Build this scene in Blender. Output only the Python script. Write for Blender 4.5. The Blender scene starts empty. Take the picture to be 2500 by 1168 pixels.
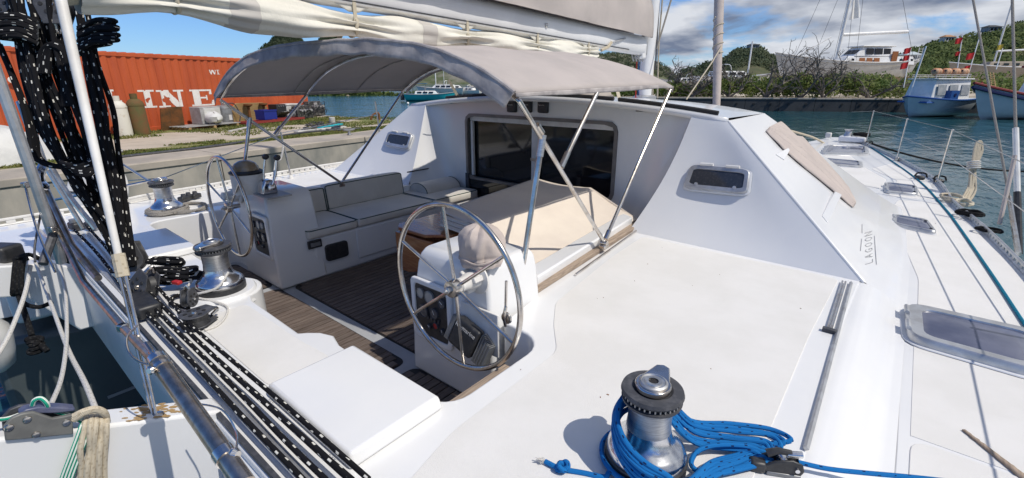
import bpy, bmesh, math, random
from mathutils import Vector as V, Matrix, noise
random.seed(7)
R = math.radians
SC = bpy.context.scene
COL = SC.collection

# ------------------------------------------------------------------ camera
CAM_H, FPX, PITCH, YAW = 1.75, 1144.0, R(18.6), R(39.8)
cd = bpy.data.cameras.new('camera'); cd.sensor_width = 36; cd.lens = 36 * FPX / 2500
cd.clip_start = 0.05; cd.clip_end = 3000
cam = bpy.data.objects.new('camera', cd); COL.objects.link(cam)
cam.location = (0, 0, CAM_H); cam.rotation_euler = (R(90) - PITCH, 0, YAW)
SC.camera = cam
# ------------------------------------------------------------------ light
SUN_EL, SUN_AZ = R(55), R(7)          # azimuth measured from +X (starboard) towards +Y (bow)
sdir = V((math.cos(SUN_EL) * math.cos(SUN_AZ), math.cos(SUN_EL) * math.sin(SUN_AZ), math.sin(SUN_EL)))
sl = bpy.data.lights.new('sun', 'SUN'); sl.energy = 3.6; sl.angle = R(0.5); sl.color = (1, 0.94, 0.85)
so = bpy.data.objects.new('sun', sl); COL.objects.link(so)
so.rotation_euler = sdir.to_track_quat('Z', 'Y').to_euler(); so.location = (20, 5, 30)
SC.render.engine = 'CYCLES'
SC.cycles.max_bounces = 6; SC.cycles.diffuse_bounces = 3; SC.cycles.glossy_bounces = 3
SC.view_settings.view_transform = 'Standard'; SC.view_settings.look = 'None'
SC.view_settings.exposure = -0.08; SC.view_settings.gamma = 1

wd = bpy.data.worlds.new('World'); SC.world = wd; wd.use_nodes = True
nt = wd.node_tree; N = nt.nodes; Lk = nt.links
for n in list(N): N.remove(n)
def nd(t, **k):
    n = N.new(t)
    for a, b in k.items(): setattr(n, a, b)
    return n
wout = nd('ShaderNodeOutputWorld'); bg = nd('ShaderNodeBackground'); bg.inputs[1].default_value = 0.15
sky = nd('ShaderNodeTexSky', sky_type='NISHITA', sun_disc=False)
sky.sun_elevation = SUN_EL; sky.sun_rotation = R(90) - SUN_AZ
sky.air_density = 1.0; sky.dust_density = 0.2; sky.ozone_density = 2.0
tc = nd('ShaderNodeTexCoord'); sep = nd('ShaderNodeSeparateXYZ'); Lk.new(tc.outputs['Generated'], sep.inputs[0])
def mth(op, a, b=None, c=None, clamp=False):
    m = nd('ShaderNodeMath', operation=op); m.use_clamp = clamp
    for i, q in enumerate((a, b, c)):
        if q is None: continue
        if isinstance(q, (int, float)): m.inputs[i].default_value = q
        else: Lk.new(q, m.inputs[i])
    return m.outputs[0]
zz = mth('ADD', mth('MAXIMUM', sep.outputs[2], 0.0), 0.22)
cmb = nd('ShaderNodeCombineXYZ')
Lk.new(mth('DIVIDE', sep.outputs[0], zz), cmb.inputs[0]); Lk.new(mth('DIVIDE', sep.outputs[1], zz), cmb.inputs[1])
cmb.inputs[2].default_value = 3.7
n1 = nd('ShaderNodeTexNoise'); n1.inputs['Scale'].default_value = 1.55; n1.inputs['Detail'].default_value = 9
n1.inputs['Roughness'].default_value = 0.56; n1.inputs['Distortion'].default_value = 0.25
Lk.new(cmb.outputs[0], n1.inputs['Vector'])
n2 = nd('ShaderNodeTexNoise'); n2.inputs['Scale'].default_value = 2.1; n2.inputs['Detail'].default_value = 7
Lk.new(cmb.outputs[0], n2.inputs['Vector'])
# more cloud ahead of the bow than over the port side
ahead = mth('ADD', mth('MULTIPLY', sep.outputs[0], 0.55), mth('MULTIPLY', sep.outputs[1], 0.55))
cov = mth('ADD', n1.outputs[0], mth('MULTIPLY', ahead, 0.32))
mr = nd('ShaderNodeMapRange'); mr.interpolation_type = 'SMOOTHSTEP'
mr.inputs['From Min'].default_value = 0.47; mr.inputs['From Max'].default_value = 0.62
Lk.new(cov, mr.inputs[0])
cr = nd('ShaderNodeValToRGB'); e = cr.color_ramp.elements
e[0].position = 0.38; e[0].color = (1.25, 1.55, 2.25, 1); e[1].position = 0.64; e[1].color = (5.0, 5.2, 5.6, 1)
Lk.new(n2.outputs[0], cr.inputs[0])
mx = nd('ShaderNodeMix', data_type='RGBA'); Lk.new(mr.outputs[0], mx.inputs[0])
tint = nd('ShaderNodeMix', data_type='RGBA', blend_type='MULTIPLY'); tint.inputs[0].default_value = 1; tint.inputs[7].default_value = (.40, .58, .88, 1)
Lk.new(sky.outputs[0], tint.inputs[6]); Lk.new(tint.outputs[2], mx.inputs[6]); Lk.new(cr.outputs[0], mx.inputs[7])
Lk.new(mx.outputs[2], bg.inputs[0]); Lk.new(bg.outputs[0], wout.inputs[0])

# ------------------------------------------------------------------ pixel to place (points measured in the photograph, at a known height / side / distance)
_f = V((-math.sin(YAW) * math.cos(PITCH), math.cos(YAW) * math.cos(PITCH), -math.sin(PITCH)))
_r = V((math.cos(YAW), math.sin(YAW), 0)); _u = _r.cross(_f); EYE = V((0, 0, CAM_H))
def ray(px, py): return _f + _r * ((px - 1250) / FPX) - _u * ((py - 584) / FPX)
def U(px, py, z=None, x=None, y=None, d=None):
    v = ray(px, py)
    t = (z - CAM_H) / v.z if z is not None else x / v.x if x is not None else y / v.y if y is not None else d
    return EYE + v * t
def UP(px, py, p, n):
    v = ray(px, py); return EYE + v * ((V(p) - EYE).dot(n) / v.dot(n))

# ------------------------------------------------------------------ materials
MATS = {}
def pmat(name, col, rough=0.5, metal=0.0, col2=None, vs=4.0, bump=0.0, bs=60.0, objvar=0.0, coat=0.0, spec=0.5, lo=0.4, hi=0.62, stretch=None, detail=5, sheen=0, trans=0, uvcoord=False):
    m = bpy.data.materials.new(name); m.use_nodes = True; t = m.node_tree; p = t.nodes['Principled BSDF']
    p.inputs['Roughness'].default_value = rough; p.inputs['Metallic'].default_value = metal
    p.inputs['Base Color'].default_value = (*col, 1); p.inputs['Coat Weight'].default_value = coat
    p.inputs['Specular IOR Level'].default_value = spec
    if sheen: p.inputs['Sheen Weight'].default_value = sheen
    c = t.nodes.new('ShaderNodeTexCoord'); src = c.outputs['UV' if uvcoord else 'Object']
    if stretch:
        mp = t.nodes.new('ShaderNodeMapping'); mp.inputs['Scale'].default_value = stretch
        t.links.new(src, mp.inputs[0]); src = mp.outputs[0]
    out = None
    if objvar:
        oi = t.nodes.new('ShaderNodeObjectInfo'); va = t.nodes.new('ShaderNodeVectorMath'); va.operation = 'ADD'
        cb = t.nodes.new('ShaderNodeCombineXYZ'); mm = t.nodes.new('ShaderNodeMath'); mm.operation = 'MULTIPLY'; mm.inputs[1].default_value = 37
        t.links.new(oi.outputs['Random'], mm.inputs[0])
        for i in range(3): t.links.new(mm.outputs[0], cb.inputs[i])
        t.links.new(src, va.inputs[0]); t.links.new(cb.outputs[0], va.inputs[1]); src = va.outputs[0]
    if col2 is not None:
        nz = t.nodes.new('ShaderNodeTexNoise'); nz.inputs['Scale'].default_value = vs; nz.inputs['Detail'].default_value = detail
        nz.inputs['Roughness'].default_value = 0.6
        t.links.new(src, nz.inputs['Vector'])
        rp = t.nodes.new('ShaderNodeValToRGB'); rp.color_ramp.elements[0].position = lo; rp.color_ramp.elements[1].position = hi
        rp.color_ramp.elements[0].color = (*col, 1); rp.color_ramp.elements[1].color = (*col2, 1)
        t.links.new(nz.outputs[0], rp.inputs[0]); out = rp.outputs[0]
    if objvar:
        hv = t.nodes.new('ShaderNodeHueSaturation'); mm2 = t.nodes.new('ShaderNodeMapRange')
        mm2.inputs['To Min'].default_value = 1 - objvar; mm2.inputs['To Max'].default_value = 1 + objvar
        t.links.new(oi.outputs['Random'], mm2.inputs[0]); t.links.new(mm2.outputs[0], hv.inputs['Value'])
        hv.inputs['Color'].default_value = (*col, 1)
        if out is not None: t.links.new(out, hv.inputs['Color'])
        out = hv.outputs[0]
    if out is not None: t.links.new(out, p.inputs['Base Color'])
    if bump:
        nb = t.nodes.new('ShaderNodeTexNoise'); nb.inputs['Scale'].default_value = bs; nb.inputs['Detail'].default_value = 4
        t.links.new(src, nb.inputs['Vector']); bp = t.nodes.new('ShaderNodeBump'); bp.inputs['Strength'].default_value = bump
        bp.inputs['Distance'].default_value = 0.02
        t.links.new(nb.outputs[0], bp.inputs['Height']); t.links.new(bp.outputs[0], p.inputs['Normal'])
    if trans:
        tr = t.nodes.new('ShaderNodeBsdfTranslucent'); ms = t.nodes.new('ShaderNodeMixShader'); ms.inputs[0].default_value = trans
        tr.inputs['Color'].default_value = (*col, 1)
        if out is not None: t.links.new(out, tr.inputs['Color'])
        o = t.nodes['Material Output']; t.links.new(p.outputs[0], ms.inputs[1]); t.links.new(tr.outputs[0], ms.inputs[2]); t.links.new(ms.outputs[0], o.inputs[0])
    MATS[name] = m
    return m

def rope_mat(name, base, fleck, freq=16, cols=3, fv=0.4, fu=0.34, stripes=False, rough=0.85):
    """braided rope: u runs round the rope, v along it in metres"""
    m = bpy.data.materials.new(name); m.use_nodes = True; t = m.node_tree; p = t.nodes['Principled BSDF']
    p.inputs['Roughness'].default_value = rough; p.inputs['Specular IOR Level'].default_value = 0.15
    c = t.nodes.new('ShaderNodeTexCoord'); s = t.nodes.new('ShaderNodeSeparateXYZ'); t.links.new(c.outputs['UV'], s.inputs[0])
    def mt(op, a, b=None):
        q = t.nodes.new('ShaderNodeMath'); q.operation = op
        for i, w in enumerate((a, b)):
            if w is None: continue
            if isinstance(w, (int, float)): q.inputs[i].default_value = w
            else: t.links.new(w, q.inputs[i])
        return q.outputs[0]
    if stripes:
        mask = mt('LESS_THAN', mt('FRACT', mt('MULTIPLY', s.outputs[0], cols)), fu)
    else:
        vv = mt('MULTIPLY', s.outputs[1], freq)
        mv = mt('LESS_THAN', mt('FRACT', vv), fv)
        uu = mt('ADD', mt('MULTIPLY', s.outputs[0], cols), mt('MULTIPLY', mt('FLOOR', vv), 0.37))
        mask = mt('MULTIPLY', mv, mt('LESS_THAN', mt('FRACT', uu), fu))
        cv = t.nodes.new('ShaderNodeCombineXYZ'); t.links.new(mt('MULTIPLY', s.outputs[0], 2.0), cv.inputs[0]); t.links.new(mt('MULTIPLY', s.outputs[1], freq * .6), cv.inputs[1])
        nz = t.nodes.new('ShaderNodeTexNoise'); nz.inputs['Scale'].default_value = 1.0; t.links.new(cv.outputs[0], nz.inputs['Vector'])
        mask = mt('MULTIPLY', mask, mt('GREATER_THAN', nz.outputs[0], .44))
    mxn = t.nodes.new('ShaderNodeMix'); mxn.data_type = 'RGBA'
    mxn.inputs[6].default_value = (*base, 1); mxn.inputs[7].default_value = (*fleck, 1)
    t.links.new(mask, mxn.inputs[0]); t.links.new(mxn.outputs[2], p.inputs['Base Color'])
    w = mt('MULTIPLY', mt('SINE', mt('ADD', mt('MULTIPLY', s.outputs[1], 900), mt('MULTIPLY', s.outputs[0], 12.566))), 1.0)
    w2 = mt('MULTIPLY', w, mt('SINE', mt('SUBTRACT', mt('MULTIPLY', s.outputs[1], 900), mt('MULTIPLY', s.outputs[0], 12.566))))
    bp = t.nodes.new('ShaderNodeBump'); bp.inputs['Strength'].default_value = 0.35; bp.inputs['Distance'].default_value = 0.003
    t.links.new(w2, bp.inputs['Height']); t.links.new(bp.outputs[0], p.inputs['Normal'])
    MATS[name] = m

pmat('gelcoat', (.80, .80, .79), .22, col2=(.76, .765, .77), vs=1.3, coat=.3)
pmat('nonskid', (.78, .765, .735), .62, col2=(.735, .72, .685), vs=3.1, bump=.25, bs=420, detail=8)
pmat('gelcoat_worn', (.80, .80, .79), .3, col2=(.62, .52, .38), vs=14, lo=.62, hi=.72)
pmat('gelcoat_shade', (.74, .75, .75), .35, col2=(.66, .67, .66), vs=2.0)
pmat('hull_shaded', (.085, .10, .10), .35, col2=(.07, .085, .088), vs=3)  # port hull: shade on white topsides put into the base colour
pmat('steel', (.70, .68, .65), .2, 1.0, col2=(.52, .46, .40), vs=9, bump=.03, bs=30)
pmat('steel_old', (.56, .50, .43), .3, 1.0, col2=(.38, .32, .26), vs=6, bump=.05, bs=40, stretch=(4, 4, 1))
pmat('chrome', (.74, .74, .75), .2, 1.0, col2=(.60, .60, .62), vs=30, bump=.02, bs=60)
pmat('brushed', (.70, .70, .69), .42, 1.0, col2=(.5, .5, .5), vs=25, stretch=(1, 1, 12))
pmat('alloy', (.60, .61, .62), .42, .7, col2=(.48, .48, .48), vs=12)
pmat('black_plastic', (.022, .023, .026), .45, col2=(.04, .04, .042), vs=30)
pmat('rubber', (.05, .052, .06), .55, col2=(.12, .12, .13), vs=22, lo=.5, hi=.75)
pmat('glass_dark', (.008, .009, .012), .06, spec=.6, col2=(.014, .015, .018), vs=2)
pmat('acrylic', (.085, .095, .15), .1, spec=.7, col2=(.13, .14, .2), vs=5)
pmat('acrylic_dark', (.035, .04, .05), .12, spec=.7, col2=(.07, .075, .09), vs=60, lo=.5, hi=.75)
pmat('teak', (.112, .083, .067), .75, col2=(.18, .142, .118), vs=9, stretch=(9, .7, 9), bump=.25, bs=40, objvar=.16)
pmat('teak_trim', (.40, .31, .23), .7, col2=(.25, .19, .145), vs=8, stretch=(14, .8, 14), bump=.2, bs=40)
pmat('caulk', (.018, .017, .017), .6)
pmat('sole_grp', (.42, .43, .44), .5, col2=(.36, .37, .38), vs=5)
pmat('mahogany', (.27, .085, .028), .25, col2=(.38, .15, .055), vs=7, stretch=(1, 8, 8), coat=.5)
pmat('vinyl', (.68, .65, .59), .5, col2=(.62, .59, .53), vs=3, bump=.08, bs=200)
pmat('piping', (.012, .045, .04), .5)
pmat('taupe', (.52, .465, .435), .85, col2=(.46, .415, .39), vs=2.2, bump=.12, bs=260, trans=.06, detail=8)
pmat('taupe_hem', (.33, .30, .295), .8, col2=(.50, .46, .44), vs=7, bump=.3, bs=14)
pmat('cover_cream', (.75, .67, .57), .85, col2=(.68, .60, .515), vs=2.0, bump=.15, bs=120, detail=8)
pmat('seam_thread', (.30, .26, .24), .8)
pmat('cover_taupe', (.55, .475, .43), .85, col2=(.42, .36, .325), vs=3, bump=.1, bs=150)
pmat('window_frame', (.22, .20, .185), .5, .3, col2=(.16, .15, .14), vs=6)
pmat('clutch_grey', (.17, .17, .16), .5, col2=(.13, .13, .125), vs=20)
pmat('lever_blue', (.07, .085, .16), .4, col2=(.12, .13, .2), vs=20)
pmat('hatch_cover', (.52, .45, .405), .8, col2=(.46, .40, .365), vs=5, bump=.12, bs=120)
pmat('sailcloth', (.77, .745, .66), .75, col2=(.70, .675, .595), vs=2.6, bump=.18, bs=24, detail=8)
pmat('sail_patch', (.52, .49, .45), .8)
pmat('strap', (.56, .50, .38), .8)
pmat('spar', (.82, .82, .82), .3, col2=(.76, .76, .76), vs=3, coat=.2)
rope_mat('rope_black', (.011, .011, .013), (.74, .72, .66), 14, 3, .26, .24)
rope_mat('rope_track', (.011, .011, .013), (.74, .72, .64), 19, 2, .36, .26)
rope_mat('rope_blue', (.012, .16, .44), (.01, .015, .06), 22, 3, .22, .25)
rope_mat('rope_green', (.02, .36, .23), (.70, .74, .68), cols=3, fu=.38, stripes=True)
rope_mat('rope_white', (.66, .64, .60), (.52, .50, .47), 60, 3, .5, .4)
rope_mat('rope_cream', (.58, .51, .39), (.47, .40, .29), 70, 3, .5, .4)
rope_mat('rope_grey', (.30, .28, .25), (.22, .2, .18), 60, 3, .5, .4)
rope_mat('rope_plain_black', (.012, .012, .013), (.03, .03, .03), 60, 3, .5, .4)
rope_mat('rope_teal', (.01, .20, .30), (.01, .10, .2), 60, 3, .5, .4)
pmat('red', (.42, .02, .02), .5)
pmat('white_paint', (.78, .77, .74), .5, col2=(.66, .64, .60), vs=6)
pmat('dial', (.08, .08, .085), .2, col2=(.14, .14, .14), vs=90)
pmat('dial_light', (.42, .40, .36), .2)
pmat('ink', (.38, .39, .41), .5)
pmat('compass_dome', (.24, .17, .095), .2, coat=.5, col2=(.34, .25, .15), vs=10)
# ------------------------------------------------------------------ mesh helpers
WLOC = {}
def catmull(pts, k=6, closed=False):
    P = [V(p) for p in pts]; n = len(P)
    if n < 3: return P
    out = []
    for i in range(n if closed else n - 1):
        a = P[(i - 1) % n] if closed or i > 0 else P[0] * 2 - P[1]
        b = P[i]; c = P[(i + 1) % n]
        d = P[(i + 2) % n] if closed or i + 2 < n else P[-1] * 2 - P[-2]
        for j in range(k):
            t = j / k
            out.append(0.5 * ((2 * b) + (c - a) * t + (2 * a - 5 * b + 4 * c - d) * t * t + (3 * b - a - 3 * c + d) * t ** 3))
    if not closed: out.append(P[-1])
    return out

class MB:
    def __init__(s, M=None): s.v = []; s.f = []; s.uv = {}; s.M = M
    def add(s, vs, fs, uvs=None):
        o = len(s.v)
        s.v += [(s.M @ V(p)) if s.M is not None else V(p) for p in vs]
        for i, f in enumerate(fs):
            if uvs: s.uv[len(s.f)] = uvs[i]
            s.f.append([o + q for q in f])
        return s
    def box(s, c, d, rz=0.0, rot=None):
        m = rot or Matrix.Rotation(rz, 3, 'Z'); c = V(c)
        vs = [c + m @ V((x * d[0] / 2, y * d[1] / 2, z * d[2] / 2)) for x in (-1, 1) for y in (-1, 1) for z in (-1, 1)]
        return s.add(vs, [(0, 1, 3, 2), (4, 6, 7, 5), (0, 4, 5, 1), (2, 3, 7, 6), (0, 2, 6, 4), (1, 5, 7, 3)])
    def frustum(s, b, t):   # two quads of 4 points, bottom and top
        return s.add(list(b) + list(t), [(3, 2, 1, 0), (4, 5, 6, 7), (0, 1, 5, 4), (1, 2, 6, 5), (2, 3, 7, 6), (3, 0, 4, 7)])
    def tube(s, pts, r, n=8, closed=False, smooth=0, cap=True):
        P = catmull(pts, smooth, closed) if smooth else [V(p) for p in pts]
        m = len(P); rr = r if isinstance(r, (list, tuple)) else None
        def rad(i):
            if rr is None: return r
            t = i / max(1, m - 1) * (len(rr) - 1); k = min(int(t), len(rr) - 2); return rr[k] * (1 - t + k) + rr[k + 1] * (t - k)
        def tan(i):
            a = P[(i - 1) % m] if closed or i > 0 else P[0]; b = P[(i + 1) % m] if closed or i < m - 1 else P[-1]
            d = b - a
            return d.normalized() if d.length > 1e-9 else V((0, 0, 1))
        t0 = tan(0); up = V((0, 0, 1)) if abs(t0.z) < .9 else V((1, 0, 0))
        nrm = (up - t0 * up.dot(t0)).normalized(); vs = []; L = [random.uniform(0, 5)]
        for i in range(m):
            t = tan(i); nrm = (nrm - t * nrm.dot(t))
            nrm = nrm.normalized() if nrm.length > 1e-6 else t.orthogonal().normalized()
            bi = t.cross(nrm)
            for k in range(n):
                a = 2 * math.pi * k / n
                vs.append(P[i] + (nrm * math.cos(a) + bi * math.sin(a)) * rad(i))
            if i: L.append(L[-1] + (P[i] - P[i - 1]).length)
        if closed: L.append(L[-1] + (P[0] - P[-1]).length)
        fs = []; uvs = []
        for i in range(m if closed else m - 1):
            j = (i + 1) % m
            for k in range(n):
                k2 = (k + 1) % n
                fs.append((i * n + k, i * n + k2, j * n + k2, j * n + k))
                uvs.append([(k / n, L[i]), ((k + 1) / n, L[i]), ((k + 1) / n, L[i + 1]), (k / n, L[i + 1])])
        if cap and not closed:
            fs.append(tuple(range(n - 1, -1, -1))); uvs.append([(0, 0)] * n)
            fs.append(tuple((m - 1) * n + k for k in range(n))); uvs.append([(0, L[-1])] * n)
        return s.add(vs, fs, uvs)
    def lathe(s, prof, n=28, at=(0, 0, 0), axis=(0, 0, 1), sx=1.0):
        q = V((0, 0, 1)).rotation_difference(V(axis)).to_matrix(); at = V(at); vs = []; m = len(prof)
        for (r, z) in prof:
            for k in range(n):
                a = 2 * math.pi * k / n; vs.append(at + q @ V((r * math.cos(a) * sx, r * math.sin(a), z)))
        fs = [(i * n + k, i * n + (k + 1) % n, (i + 1) * n + (k + 1) % n, (i + 1) * n + k) for i in range(m - 1) for k in range(n)]
        if prof[0][0] > 1e-4: fs.append(tuple(range(n - 1, -1, -1)))
        if prof[-1][0] > 1e-4: fs.append(tuple((m - 1) * n + k for k in range(n)))
        return s.add(vs, fs)
    def prism(s, poly, a, b, fn=None):
        """polygon extruded between levels a and b; fn maps (p, q, level) to a point"""
        fn = fn or (lambda p, q, h: (p, q, h)); n = len(poly)
        vs = [fn(p, q, a) for p, q in poly] + [fn(p, q, b) for p, q in poly]
        fs = [tuple(range(n - 1, -1, -1)), tuple(range(n, 2 * n))] + [(i, (i + 1) % n, n + (i + 1) % n, n + i) for i in range(n)]
        return s.add(vs, fs)
    def grid(s, fn, nu, nv, uv=False):
        vs = [fn(i / nu, j / nv) for j in range(nv + 1) for i in range(nu + 1)]; w = nu + 1
        fs = [(j * w + i, j * w + i + 1, (j + 1) * w + i + 1, (j + 1) * w + i) for j in range(nv) for i in range(nu)]
        return s.add(vs, fs)
    def leaves(s, c, rad, n, size, flat=.8):
        """n leaf-sized faces spread through an uneven crown volume"""
        c = V(c); rad = V(rad) if not isinstance(rad, (int, float)) else V((rad, rad, rad * flat))
        for _ in range(n):
            while True:
                p = V((random.uniform(-1, 1), random.uniform(-1, 1), random.uniform(-1, 1)))
                if .15 < p.length < 1: break
            p = p.normalized() * (p.length ** .45)
            q = c + V((p.x * rad.x, p.y * rad.y, p.z * rad.z))
            a = V((random.gauss(0, 1), random.gauss(0, 1), random.gauss(0, 1))).normalized(); b = a.orthogonal().normalized()
            k = size * random.uniform(.6, 1.4); a = a * k; b = b * k * .6
            s.add([q - a, q - b * .9, q + a, q + b], [(0, 1, 2, 3)])
        return s
    def build(s, name, mat, parent=None, smooth=35, bevel=0, seg=2, label=None, cat=None, group=None, kind=None, local=False, fix=True, solid=0, sub=0):
        me = bpy.data.meshes.new(name)
        off = V((0, 0, 0)); loc = V((0, 0, 0))
        if parent is not None:
            if not local: off = WLOC[parent.name]
        elif not local and s.v:
            xs = [p.x for p in s.v]; ys = [p.y for p in s.v]; zs = [p.z for p in s.v]
            loc = V(((min(xs) + max(xs)) / 2, (min(ys) + max(ys)) / 2, min(zs))); off = loc
        me.from_pydata([p - off for p in s.v], [], s.f)
        if s.uv:
            ul = me.uv_layers.new(name='UVMap')
            for pi, poly in enumerate(me.polygons):
                q = s.uv.get(pi)
                if q:
                    for li, w in zip(poly.loop_indices, q): ul.data[li].uv = w
        if fix:
            bm = bmesh.new(); bm.from_mesh(me); bmesh.ops.recalc_face_normals(bm, faces=bm.faces); bm.to_mesh(me); bm.free()
        me.materials.append(MATS[mat])
        if smooth:
            for p in me.polygons: p.use_smooth = True
            me.set_sharp_from_angle(angle=R(smooth))
        o = bpy.data.objects.new(name, me); COL.objects.link(o)
        if parent is not None: o.parent = parent; WLOC[o.name] = WLOC[parent.name]
        else: o.location = loc; WLOC[o.name] = loc
        if solid:
            md = o.modifiers.new('thickness', 'SOLIDIFY'); md.thickness = solid; md.offset = 0
        if bevel:
            md = o.modifiers.new('bevel', 'BEVEL'); md.width = bevel; md.segments = seg; md.limit_method = 'ANGLE'; md.angle_limit = R(35); md.harden_normals = False
        if sub:
            md = o.modifiers.new('sub', 'SUBSURF'); md.levels = sub; md.render_levels = sub
        tag(o, label, cat, group, kind)
        return o
def tag(o, label=None, cat=None, group=None, kind=None):
    if label: o['label'] = label
    if cat: o['category'] = cat
    if group: o['group'] = group
    if kind: o['kind'] = kind
    return o
def T(name, loc, label, cat, group=None, kind=None):
    o = bpy.data.objects.new(name, None); COL.objects.link(o); o.location = V(loc); o.empty_display_size = .1
    WLOC[o.name] = V(loc); return tag(o, label, cat, group, kind)
def copy_tree(o, parent=None):
    c = o.copy(); COL.objects.link(c); c.parent = parent
    for ch in list(o.children): copy_tree(ch, c)
    return c
def bend(a, b, sag=0.0, n=8):
    a = V(a); b = V(b); return [a.lerp(b, i / n) - V((0, 0, sag * 4 * (i / n) * (1 - i / n))) for i in range(n + 1)]
def rot_poly(poly, r, seg=5):
    """polygon with rounded corners"""
    out = []; n = len(poly)
    for i in range(n):
        p = V((*poly[i], 0)); a = V((*poly[i - 1], 0)); b = V((*poly[(i + 1) % n], 0))
        k = min(r, (a - p).length * .45, (b - p).length * .45)
        s_ = p + (a - p).normalized() * k; e_ = p + (b - p).normalized() * k
        for j in range(seg + 1):
            t = j / seg; q = s_ * (1 - t) ** 2 + p * 2 * t * (1 - t) + e_ * t * t; out.append((q.x, q.y))
    return out
def text_mesh(txt, size):
    cu = bpy.data.curves.new('txt', 'FONT'); cu.body = txt; cu.size = size; cu.extrude = .0006
    o = bpy.data.objects.new('txt', cu); COL.objects.link(o)
    dg = bpy.context.evaluated_depsgraph_get(); me = bpy.data.meshes.new_from_object(o.evaluated_get(dg))
    vs = [v.co.copy() for v in me.vertices]; fs = [list(p.vertices) for p in me.polygons]
    bpy.data.objects.remove(o); bpy.data.curves.remove(cu); bpy.data.meshes.remove(me)
    return vs, fs

# ------------------------------------------------------------------ more materials for the surroundings
pmat('concrete', (.47, .41, .335), .85, col2=(.33, .295, .25), vs=.9, bump=.3, bs=9, detail=9)
pmat('concrete_face', (.47, .425, .355), .85, col2=(.24, .235, .21), vs=.8, bump=.35, bs=7, detail=10, stretch=(1, 1, .45))
pmat('turf', (.13, .16, .035), .95, col2=(.30, .265, .12), vs=1.6, detail=10, bump=.6, bs=30)
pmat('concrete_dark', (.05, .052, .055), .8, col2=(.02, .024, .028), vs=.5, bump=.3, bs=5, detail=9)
pmat('gravel', (.52, .45, .36), .95, col2=(.43, .37, .29), vs=1.3, bump=.5, bs=22, detail=10)
pmat('grass', (.09, .13, .022), .9, col2=(.20, .185, .055), vs=1.4, detail=8, trans=.15)
pmat('container_paint', (.52, .10, .028), .6, col2=(.40, .07, .025), vs=1.6, detail=9, bump=.05, bs=20, lo=.42, hi=.70, stretch=(1, 1, .3))
pmat('letter_paint', (.80, .78, .74), .6, col2=(.66, .58, .50), vs=6, lo=.6, hi=.75)
pmat('rust', (.22, .085, .025), .9, col2=(.10, .055, .022), vs=4, detail=9, bump=.3, bs=30)
pmat('cyl_white', (.66, .64, .56), .6, col2=(.42, .33, .2), vs=4, lo=.58, hi=.72, detail=9)
pmat('cyl_rust', (.16, .075, .028), .85, col2=(.10, .095, .03), vs=3, detail=9, bump=.2, bs=30)
pmat('zinc', (.32, .33, .34), .45, .5, col2=(.22, .22, .22), vs=6)
pmat('plywood', (.42, .28, .13), .8, col2=(.33, .21, .09), vs=3, stretch=(1, 1, 7))
pmat('blue_plastic', (.015, .03, .25), .5)
pmat('grey_metal', (.40, .40, .40), .5, col2=(.3, .29, .28), vs=5)
pmat('dirty_white', (.62, .62, .60), .6, col2=(.48, .46, .42), vs=4)
pmat('engine', (.035, .035, .035), .6, col2=(.20, .19, .17), vs=14, lo=.52, hi=.62, bump=.6, bs=18)
pmat('tarp', (.68, .68, .66), .6, col2=(.55, .55, .54), vs=2, bump=.5, bs=5)
pmat('hill_soil', (.06, .075, .03), .95, col2=(.11, .10, .05), vs=.06, detail=10, bump=.4, bs=.6)
pmat('rock', (.20, .19, .15), .95, col2=(.07, .09, .035), vs=.07, detail=10)
pmat('scrub', (.055, .095, .018), .8, col2=(.15, .185, .045), vs=.16, detail=7, trans=.25)
pmat('scrub_far', (.05, .075, .035), .85, col2=(.115, .135, .065), vs=.05, detail=8, trans=.2)
pmat('bush', (.075, .135, .02), .7, col2=(.20, .235, .05), vs=.7, detail=6, trans=.3)
pmat('deadwood', (.20, .17, .14), .9, col2=(.09, .075, .065), vs=1.2)
pmat('hull_white', (.62, .61, .57), .45, col2=(.52, .50, .45), vs=.6)
pmat('hull_grey', (.36, .36, .36), .5, col2=(.29, .29, .3), vs=.6)
pmat('antifoul', (.40, .33, .20), .8, col2=(.28, .20, .11), vs=1.2, detail=8)
pmat('cabin_white', (.82, .82, .80), .4, col2=(.74, .73, .70), vs=2)
pmat('hull_tan', (.42, .35, .26), .6, col2=(.33, .27, .20), vs=.9)
pmat('hull_blue', (.50, .56, .58), .5, col2=(.42, .48, .51), vs=1.2)
pmat('trim_blue', (.02, .09, .30), .5)
pmat('navy', (.012, .02, .09), .45)
pmat('trim_red', (.26, .035, .03), .6)
pmat('turquoise', (.02, .46, .50), .4, col2=(.02, .38, .43), vs=.8)
pmat('canvas_blue', (.02, .14, .28), .7)
pmat('window_grey', (.30, .32, .33), .25, col2=(.42, .43, .42), vs=3)
pmat('buoy', (.62, .24, .09), .55, col2=(.55, .34, .2), vs=1.5)
pmat('flag_red', (.62, .03, .03), .7, trans=.3)
pmat('flag_yellow', (.6, .45, .06), .7, trans=.3)
pmat('wood_varnish', (.28, .10, .03), .5)
pmat('roof_dark', (.05, .055, .06), .7)
pmat('roof_orange', (.40, .22, .11), .7)
pmat('sand', (.42, .36, .27), .95)

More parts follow.
